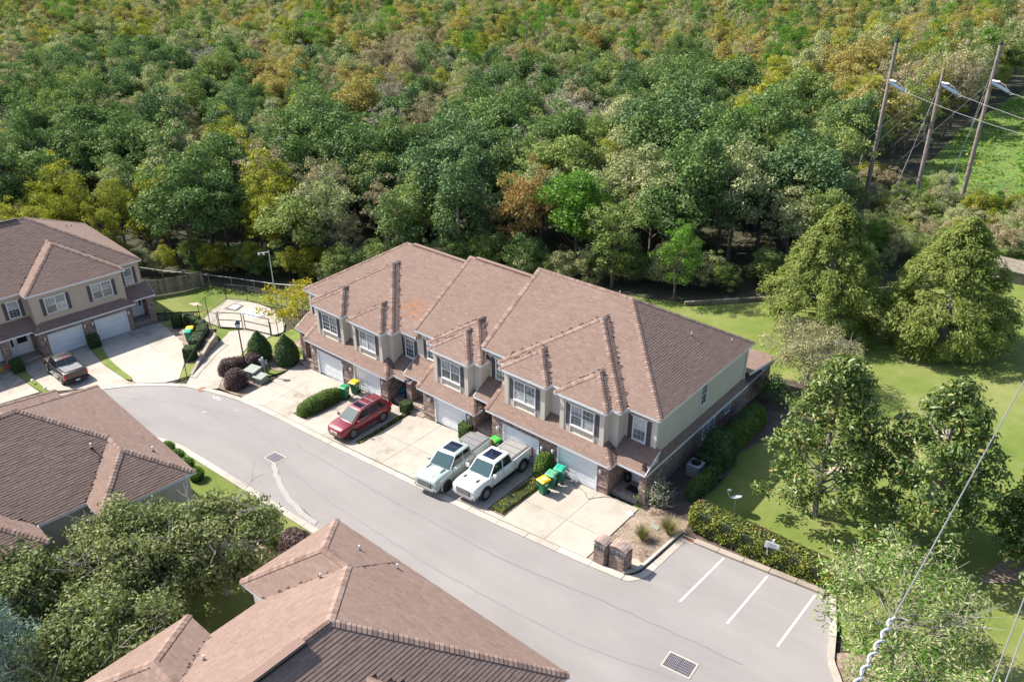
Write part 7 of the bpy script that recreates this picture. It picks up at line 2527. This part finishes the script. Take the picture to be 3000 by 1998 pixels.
def bush(name, label, cat, x, y, rz, sx, sy, h, leaf, shape='dome', size=.055, dens=420, z=None, group=None, brown=0.0, asp=.5, lump=.06, core=True, leaf2=None):
    g = np.random.default_rng(int(abs(x * 131 + y * 977)) % 99991)
    area = sx * sy + 2 * h * (sx + sy) if shape == 'box' else 2.2 * (sx + sy) / 2 * h * 1.4 + sx * sy
    n = int(area * dens)
    p, nn = surf_points(shape, n, sx, sy, h, g)
    lumpf = np.sin(p[:, 0] * 5.1 + 1.3) * np.sin(p[:, 1] * 4.3 + .7) * np.sin(p[:, 2] * 4.7)
    p = p + unit(nn) * (lumpf * lump + g.normal(0, lump * .75, n) - lump)[:, None]
    t = np.clip(.45 + g.normal(0, .2, n) + lumpf * .12, 0, 1)
    global nrng
    keep, nrng = nrng, g
    V = leaf_quads(p, nn * .8 + g.normal(size=(n, 3)) * .6 + np.array([0, 0, .25]), size, asp)
    nrng = keep
    mats = [LEAF[leaf], LEAF[leaf2 or 'brownleaf']]
    mi = np.zeros(n, int)
    if brown:
        bn = np.sin(p[:, 0] * 1.7 + 2) + np.sin(p[:, 1] * 2.3) + g.normal(0, .5, n)
        mi = (bn > np.quantile(bn, 1 - brown)).astype(int)
    me = np_mesh('foliage', V, 4, mats, t, mi)
    z = gz(x, y) if z is None else z
    r = thing(name, label, cat, (x, y, z), rz, group)
    f = add('foliage', me, r)
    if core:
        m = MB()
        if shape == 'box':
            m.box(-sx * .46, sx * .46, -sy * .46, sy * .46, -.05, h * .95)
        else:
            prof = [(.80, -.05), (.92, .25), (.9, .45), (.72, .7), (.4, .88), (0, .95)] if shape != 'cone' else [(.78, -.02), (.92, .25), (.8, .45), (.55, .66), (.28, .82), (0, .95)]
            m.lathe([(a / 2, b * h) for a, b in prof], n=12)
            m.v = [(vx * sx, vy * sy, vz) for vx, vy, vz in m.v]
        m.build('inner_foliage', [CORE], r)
    return r


bush('clipped_hedge', 'long clipped yellow green hedge with brown patches behind the parking bays', 'hedge', 3.35, -1.05, R(0), 8.0, 1.35, 1.28, 'hedgeyellow', 'box', .075, 430, brown=.14, lump=.09)
bush('clipped_hedge', 'rounded clipped green hedge between the two left driveways', 'hedge', -28.95, -4.85, R(88), 3.9, 1.35, 1.0, 'hedge', 'dome', .045, 650, lump=.05)
bush('box_bush', 'small square clipped bush behind the red car', 'bush', -23.05, -1.75, 0, .75, .75, .85, 'hedge', 'box', .04, 800)
bush('box_bush', 'square clipped bush left of the steps between the pickup and middle garage', 'bush', -17.1, -1.72, 0, .95, .95, 1.2, 'hedge', 'box', .045, 700)
bush('dome_bush', 'round topped clipped bush beside the three bins at the right garages', 'bush', -10.3, -2.05, 0, 1.15, 1.15, 1.55, 'hedge', 'dome', .05, 700, brown=.06)
for lab, xx, yy, l, w, a in (('low green ground cover strip between the white truck and three bins', -10.15, -4.75, 3.7, .78, 88), ('thin low green border strip beside the red car', -22.72, -4.2, 4.5, .3, 92)):
    bush('border_strip', lab, 'border', xx, yy, R(a), l, w, .22 if w > .5 else .14, 'hedgeyellow', 'box', .05, 700, brown=.05, lump=.03)
bush('cone_bush', 'cone shaped clipped bush left of the pair by the lamp post', 'bush', -39.35, -2.9, 0, 2.0, 2.0, 2.75, 'hedgedark', 'cone', .06, 420, lump=.06, brown=.12, leaf2='hedge')
bush('cone_bush', 'cone shaped clipped bush right of the pair next to the driveway', 'bush', -36.95, -1.95, 0, 2.0, 2.0, 2.65, 'hedgedark', 'cone', .06, 420, lump=.06, brown=.12, leaf2='hedge')
bush('purple_bush', 'rounded purple bush in front of the utility cabinets near the kerb', 'bush', -36.95, -6.75, .2, 1.6, 1.6, 1.5, 'purple', 'dome', .05, 620)
bush('purple_bush', 'long purple bush left of the street lamp', 'bush', -39.35, -5.5, R(60), 2.3, 1.4, 1.25, 'purple', 'dome', .05, 620)
bush('purple_bush', 'purple bush behind the street lamp and cabinets', 'bush', -38.75, -4.05, .2, 1.5, 1.4, 1.25, 'purple', 'dome', .05, 620)
bush('purple_bush', 'purple bush beside the near kerb behind the nearest roof', 'bush', -16.9, -15.8, R(10), 2.1, 1.5, 1.35, 'purple', 'dome', .055, 520)
for i, (xx, yy, s, hh, dz, lab) in enumerate(((-54.0, -2.3, .85, 1.25, .02, 'tall square box bush nearest the far townhouse driveway'), (-53.5, -1.35, .85, 1.1, .02, 'square box bush behind the tall one beside the far driveway'), (-50.55, -2.2, .8, 1.4, .3, 'tallest narrow box bush behind the teal bin'), (-49.5, -2.35, .8, 1.05, .5, 'box bush at the back of the row along the handrail'),
                                             (-48.45, -2.75, .9, .95, .5, 'second box bush of the row along the handrail'), (-47.75, -3.25, .9, .95, .45, 'third box bush of the row along the handrail'), (-46.85, -4.15, .9, .9, .4, 'fourth box bush of the row along the handrail'), (-46.1, -4.85, .95, 1.0, .3, 'fifth box bush of the row along the handrail'), (-44.55, -6.25, .95, 1.25, .12, 'tallest box bush at the front end of the handrail row'))):
    bush('box_bush', lab, 'bush', xx, yy, R(40), s, s, hh, 'hedgedark', 'box', .05, 560, z=gz(xx, yy) + dz, group='box bushes by the retaining wall', brown=.3, leaf2='hedge')
bush('box_bush', 'dark square bush between the two garages of the far townhouse', 'bush', *lw(4.0, -1.4), R(-5), .95, .95, 1.3, 'hedgedark', 'box', .05, 560, brown=.3, leaf2='hedge')
bush('box_bush', 'dark square bush beside the far left porch steps', 'bush', *lw(-2.3, -1.0), R(-5), .85, .95, 1.25, 'hedgedark', 'box', .05, 560, brown=.3, leaf2='hedge')
bush('side_hedge', 'long green clipped hedge against the brick end wall', 'hedge', -2.45, 9.3, R(91), 4.6, 1.5, 1.55, 'hedge', 'dome', .055, 560, brown=.25, leaf2='hedgedark')
bush('dark_bush', 'tall dark round bush beside the side hedge', 'bush', -2.35, 5.35, 0, 2.0, 2.1, 2.3, 'hedgedark', 'dome', .07, 420)
bush('low_hedge', 'low hedge on the lawn side of the air conditioner', 'hedge', -1.75, 2.4, R(86), 3.4, .95, 1.05, 'hedgedark', 'dome', .06, 560, brown=.35, leaf2='hedge')
bush('low_hedge', 'short low hedge on the back side of the air conditioner', 'hedge', -2.5, 4.35, R(5), 1.7, .8, 1.0, 'hedgedark', 'dome', .06, 560)
for i, (xx, yy) in enumerate(((-32.7, -14.85), (-31.2, -15.0), (-29.75, -15.15), (-28.1, -15.4))):
    bush('boxwood', ('first', 'second', 'third', 'fourth')[i] + ' round green boxwood from the far end beside the near kerb', 'bush', xx, yy, 0, 1.0, 1.0, .8, 'bright', 'ball', .045, 560, group='boxwoods along the near kerb')
for xx, yy, lab in ((-20.6, -15.6, 'light green shrub left of the small dark road sign'), (-18.6, -16.3, 'light green shrub right of the small dark road sign')):
    bush('verge_shrub', lab, 'bush', xx, yy, 0, 1.2, 1.2, 1.1, 'bright', 'ball', .06, 380, core=False, lump=.15)


# ---- ornamental grasses
def tussock(label, x, y, r, h, n=520):
    g = np.random.default_rng(int(abs(x * 71 + y * 37)))
    a = g.uniform(0, 6.28, n); lean = g.random(n) ** .7
    V, T = [], []
    for i in range(n):
        d = np.array([math.cos(a[i]), math.sin(a[i]), 0]); w = np.array([-d[1], d[0], 0]) * .008
        b = d * .12 * g.random(); L = h * g.uniform(.7, 1.15)
        pts = []
        for k in range(4):
            s = k / 3
            pts.append(b + d * (lean[i] * r * s ** 1.5) + np.array([0, 0, L * (s - .38 * lean[i] * s * s)]))
        for k in range(3):
            ww = w * (1 - k / 3.2); w2 = w * (1 - (k + 1) / 3.2)
            V += [pts[k] - ww, pts[k] + ww, pts[k + 1] + w2, pts[k + 1] - w2]; T.append(min(1, max(0, .25 + .25 * k + g.normal(0, .15))))
    t = thing('ornamental_grass', label, 'ornamental grass', (x, y, gz(x, y)), 0, 'ornamental grasses in the mulch bed')
    add('blades', np_mesh('blades', np.array(V), 4, [LEAF['straw']], np.array(T)), t)


tussock('ornamental grass tussock nearer the mailbox pillars', -2.2, -3.7, .85, 1.0, 700)
tussock('ornamental grass tussock nearer the long hedge', -1.3, -2.45, .95, 1.15, 800)


# ---- specimen trees on the lawns
def tree_from(name, label, cat, x, y, rz, V, t, leaf, segs, bark, nper=4, leaf_mats=None, midx=None, extra=None, z=None):
    r = thing(name, label, cat, (x, y, (gz(x, y) if z is None else z) - .05), rz)
    add('crown', np_mesh('crown', V, nper, leaf_mats or [LEAF[leaf]], t, midx), r)
    add('trunk', branch_mesh('trunk', MT[bark], segs, 7), r)
    return r


def magnolia(label, x, y, H, rad, seed):
    global nrng
    nrng = np.random.default_rng(seed)
    bl = []
    for i in range(190):
        z = nrng.uniform(1.5, H - .2); f = (z - 1.2) / (H - 1.2)
        rr = rad * (1 - f ** 1.7) ** .75 * nrng.uniform(.4, 1.1)
        a = nrng.uniform(0, 6.28)
        bl.append((math.cos(a) * rr, math.sin(a) * rr, z, nrng.uniform(.38, .7)))
    c, n, t = blob_leaves(bl, 260, up=.5, fill=.6, lower_cut=-.8)
    V = leaf_quads(c, n, .145, .40)
    g = random.Random(seed)
    segs = limbs(H * 1.1, 2.2, rad * .75, 18, .2, .15, seed, twigs=3, bare=.7)
    mi = (nrng.random(len(c)) < .05).astype(int)
    r = tree_from('magnolia_tree', label, 'tree', x, y, 0, V, t, None, segs, 'palebark', leaf_mats=[LEAF['magnolia'], LEAF['gold']], midx=mi)
    return r


magnolia('glossy magnolia tree on the lawn nearer the townhouse row', 4.45, 3.75, 10.1, 3.1, 31)
magnolia('glossy magnolia tree on the lawn behind the overhead conductor', 9.6, 4.4, 9.9, 3.3, 32)
magnolia('dark magnolia cut by the right edge of the picture', 14.9, 5.6, 6.9, 2.6, 33)


def bald_cypress(label, x, y, H, rad, seed):
    global nrng
    nrng = np.random.default_rng(seed)
    Cs, Al, Ts = [], [], []
    segs = [(Vector((0, 0, -.4)), Vector((0, 0, H * .5)), .28, .16), (Vector((0, 0, H * .5)), Vector((.1, 0, H)), .16, .02)]
    for i in range(430):
        f = nrng.random() ** 1.1
        z = .5 + (H - .5) * f
        prof = (.80 + .2 * f / .25) if f < .25 else ((1 - f) / .75) ** .72
        rr = rad * prof * nrng.uniform(.4, 1.05) ** .7 + .05
        a = nrng.uniform(0, 2 * np.pi)
        d = np.array([math.cos(a), math.sin(a), 0])
        c0 = d * rr + np.array([0, 0, z])
        r = nrng.uniform(.45, .8) * (.6 + .4 * prof)
        k = int(190 * r)
        q = unit(nrng.normal(size=(k, 3))) * (nrng.random(k) ** .5)[:, None] * r
        along = q @ d
        p = c0 + q * np.array([1.05, 1.05, .95]) + np.array([0, 0, -1.0]) * (.3 * np.maximum(0, along))[:, None]
        Cs.append(p)
        Al.append(d * .9 + q * .5 + np.array([0, 0, -.45]))
        Ts.append(np.full(k, nrng.normal(0, .1)) + nrng.normal(0, .13, k))
        if i % 5 == 0:
            segs.append((Vector((0, 0, max(.3, z - .3))), Vector(c0), .05, .015))
    c = np.concatenate(Cs); al = np.concatenate(Al)
    n = unit(np.stack([c[:, 0], c[:, 1], np.full(len(c), 1.0)], 1)) * .7 + np.array([0, 0, .6]) + nrng.normal(size=(len(c), 3)) * .5
    V = leaf_quads(c, n, .15, .32, along=al, jit=.6)
    return tree_from('cypress_tree', label, 'tree', x, y, 0, V, np.clip(.5 + np.concatenate(Ts), 0, 1), 'cypress', segs, 'palebark')


bald_cypress('feathery bald cypress on the lawn close behind the townhouse row', -4.4, 27.0, 10.6, 4.7, 41)
bald_cypress('feathery broad bald cypress standing free on the right lawn', 4.05, 29.3, 10.2, 4.9, 42)


def leafy(name, label, cat, x, y, blobs, per, size, asp, leaf, segs, bark='bark', seed=1, fill=.6, up=.45, leaf2=None, frac=0., along=None, z=None, rnd=.7):
    global nrng
    nrng = np.random.default_rng(seed)
    c, n, t = blob_leaves(blobs, per, fill=fill, up=up, lower_cut=-.75, rnd=rnd)
    V = leaf_quads(c, n, size, asp, along=None if along is None else np.tile(np.array([along]), (len(c), 1)), jit=.7)
    mi = (nrng.random(len(c)) < frac).astype(int)
    return tree_from(name, label, cat, x, y, 0, V, t, leaf, segs, bark, leaf_mats=[LEAF[leaf], LEAF[leaf2 or leaf]], midx=mi, z=z)


nrng = np.random.default_rng(51)
leafy('crape_myrtle', 'pale half bare crape myrtle behind the back corner of the row', 'tree', -1.6, 17.4, crown_blobs(120, 3.3, 3.3, 2.3, 2.9, .4, .8, (.4, 1.0), -.75), 260, .10, .3, 'pale', limbs(4.8, 1.0, 2.6, 18, .14, .3, 51, twigs=10), 'palebark', 51, leaf2='tan', frac=.45)
nrng = np.random.default_rng(52)
leafy('flowering_tree', 'small tree full of yellow flowers left of the townhouse row', 'tree', -39.5, 1.5, crown_blobs(85, 3.1, 3.1, 1.8, 3.7, .3, .62, (.45, 1.0), -.6), 230, .10, .45, 'flower', limbs(5.4, 1.4, 2.8, 16, .16, .4, 52, twigs=7), 'bark', 52, leaf2='hedgeyellow', frac=.3)
# live oaks in the foreground left
for i, (lab, x, y, H, rad, n, seed) in enumerate((('live oak between the two foreground roofs nearest the road', -17.2, -20.1, 5.6, 3.2, 130, 61), ('live oak in the middle of the foreground clump', -18.9, -23.4, 6.3, 3.7, 160, 62), ('live oak lowest in the foreground clump beside the nearest roof', -14.6, -26.6, 5.8, 3.5, 150, 63), ('live oak at the left edge of the foreground', -21.6, -28.0, 5.6, 3.0, 110, 64))):
    nrng = np.random.default_rng(seed)
    leafy('live_oak', lab, 'tree', x, y, crown_blobs(n, rad, rad, H * .42, H * .60, .45, .85, (.5, 1.0), -.6, .1), 430, .105, .45, 'oak', limbs(H * 1.05, 1.6, rad * .95, 16, .2, .4, seed, twigs=6), 'palebark', seed, fill=.75, leaf2='olive', frac=.14)
nrng = np.random.default_rng(71)
bl = []
for i in range(110):
    z = nrng.uniform(1.2, 7.6); rr = 2.5 * (1 - (z / 8.2) ** 1.6) * nrng.uniform(.5, 1.05); a = nrng.uniform(0, 6.28)
    bl.append((math.cos(a) * rr, math.sin(a) * rr, z, nrng.uniform(.35, .6)))
leafy('blue_conifer', 'soft blue green conifer in the bottom left corner', 'tree', -17.2, -30.0, bl, 420, .13, .16, 'blue', limbs(7.5, 1, 1.6, 8, .15, .1, 71), 'bark', 71, up=.9)
nrng = np.random.default_rng(72)
bl = [(x - .3, y + .2, z, r) for x, y, z, r in crown_blobs(125, 3.7, 3.7, 2.7, 3.6, .4, .8, (.45, 1.0), -.5, .14)]
leafy('willow_oak', 'feathery light green tree over the kerb at the bottom right', 'tree', 11.2, -5.0, bl, 300, .115, .26, 'pale', limbs(6.2, 1.4, 3.2, 22, .15, .5, 72, twigs=9), 'palebark', 72, fill=.9, up=.7, leaf2='bright', frac=.42)
nrng = np.random.default_rng(73)
leafy('willow_oak', 'second feathery light green tree at the bottom edge by the conductors', 'tree', 13.6, -9.6, crown_blobs(90, 3.0, 3.0, 2.4, 3.6, .4, .8, (.45, 1.0), -.5, .14), 300, .115, .26, 'pale', limbs(6.0, 1.4, 2.6, 18, .14, .5, 73, twigs=9), 'palebark', 73, fill=.9, up=.7, leaf2='bright', frac=.42)
nrng = np.random.default_rng(74)
leafy('twiggy_shrub', 'half bare twiggy shrub with lime shoots at the right end porch', 'shrub', -3.15, -.75, crown_blobs(34, 1.05, 1.0, .85, 1.05, .2, .4, (.5, 1.0), -.6), 260, .075, .35, 'bright', limbs(1.9, .3, 1.1, 20, .05, .2, 74, twigs=9), 'palebark', 74, leaf2='grey', frac=.55)
nrng = np.random.default_rng(75)
leafy('side_shrub', 'dark leafy shrub at the back corner of the brick end wall', 'shrub', -2.7, 13.9, crown_blobs(30, 1.2, 1.2, 1.1, 1.2, .3, .55, (.4, 1.0), -.7), 220, .10, .45, 'hedgedark', limbs(2, .5, 1, 6, .05, .2, 75), 'bark', 75)
nrng = np.random.default_rng(76)
leafy('side_shrub', 'small light green shrub beside the crape myrtle trunk', 'shrub', -1.0, 14.6, crown_blobs(16, .9, .9, .5, .5, .25, .4, (.4, 1.0), -.7), 220, .08, .45, 'hedge', limbs(.8, .3, .6, 4, .03, .2, 76), 'bark', 76)

# ---- brush below the transmission poles and bright ground cover along the cleared strip
sheet('cleared_strip', [(-15, 62), (-9.5, 66), (-9.0, 72), (-12.0, 80), (-13.8, 105), (-13.8, 130), (-13, 155), (60, 155), (60, 50), (8, 48), (3.5, 44.5), (-3, 52)], .02, MT['marsh'])
brush_pts = []
for i in range(900):
    x, y = rng.uniform(-15, 11), rng.uniform(41, 73)
    if y < 43.5 + .62 * (x + 5) * (1 if x > -5 else -.5) or y > 70 - .3 * (x + 12):
        continue
    if any((x - a) ** 2 + (y - b) ** 2 < 1.7 for a, b in brush_pts):
        continue
    brush_pts.append((x, y))
    if len(brush_pts) >= 165:
        break
for x, y in brush_pts:
    sp = rng.choice(('olive', 'olive', 'yellowgreen', 'pale', 'pale', 'bright', 'tan'))
    kd = rng.choice(('fluffy', 'broad', 'fluffy', 'sparse') if sp != 'bright' else ('conifer',))
    crown, trunk = rng.choice(VAR[kd])
    t = thing('wild_shrub', {'olive': 'olive green wild shrub in the brush below the transmission poles', 'yellowgreen': 'yellow green wild shrub in the brush below the transmission poles', 'pale': 'pale grey green wild shrub in the brush below the transmission poles', 'bright': 'small fresh green conifer in the brush below the transmission poles', 'tan': 'tan dry wild shrub in the brush below the transmission poles'}[sp], 'shrub', (x, y, gz(x, y) - .7), rng.uniform(0, 6.28), sp + ' wild shrubs in the brush')
    s = rng.uniform(.24, .42); t.scale = (s * 1.15, s * 1.15, s)
    c = add('crown', crown, t); c.material_slots[0].link = 'OBJECT'; c.material_slots[0].material = LEAF[SPEC[sp][1]]
# low bright mounds of ground cover: one uncountable mass
nrng = np.random.default_rng(81)
mounds = []
while len(mounds) < 900:
    x, y = nrng.uniform(-15, 18), nrng.uniform(60, 150)
    if x < interp([(60, -8), (72, -9), (80, -11.5), (105, -13.3), (150, -13)], y):
        continue
    mounds.append((x, y, gz(x, y) + nrng.uniform(-.15, .25), nrng.uniform(.5, 1.1)))
c, n, t = blob_leaves(mounds, 30, up=.9, lower_cut=0.0, fill=.3)
me = np_mesh('ground_cover', leaf_quads(c, n, .26, .5), 4, [LEAF['bright'], LEAF['yellowgreen']], t, (nrng.random(len(c)) < .22).astype(int))
add('ground_cover', me, kind='stuff')
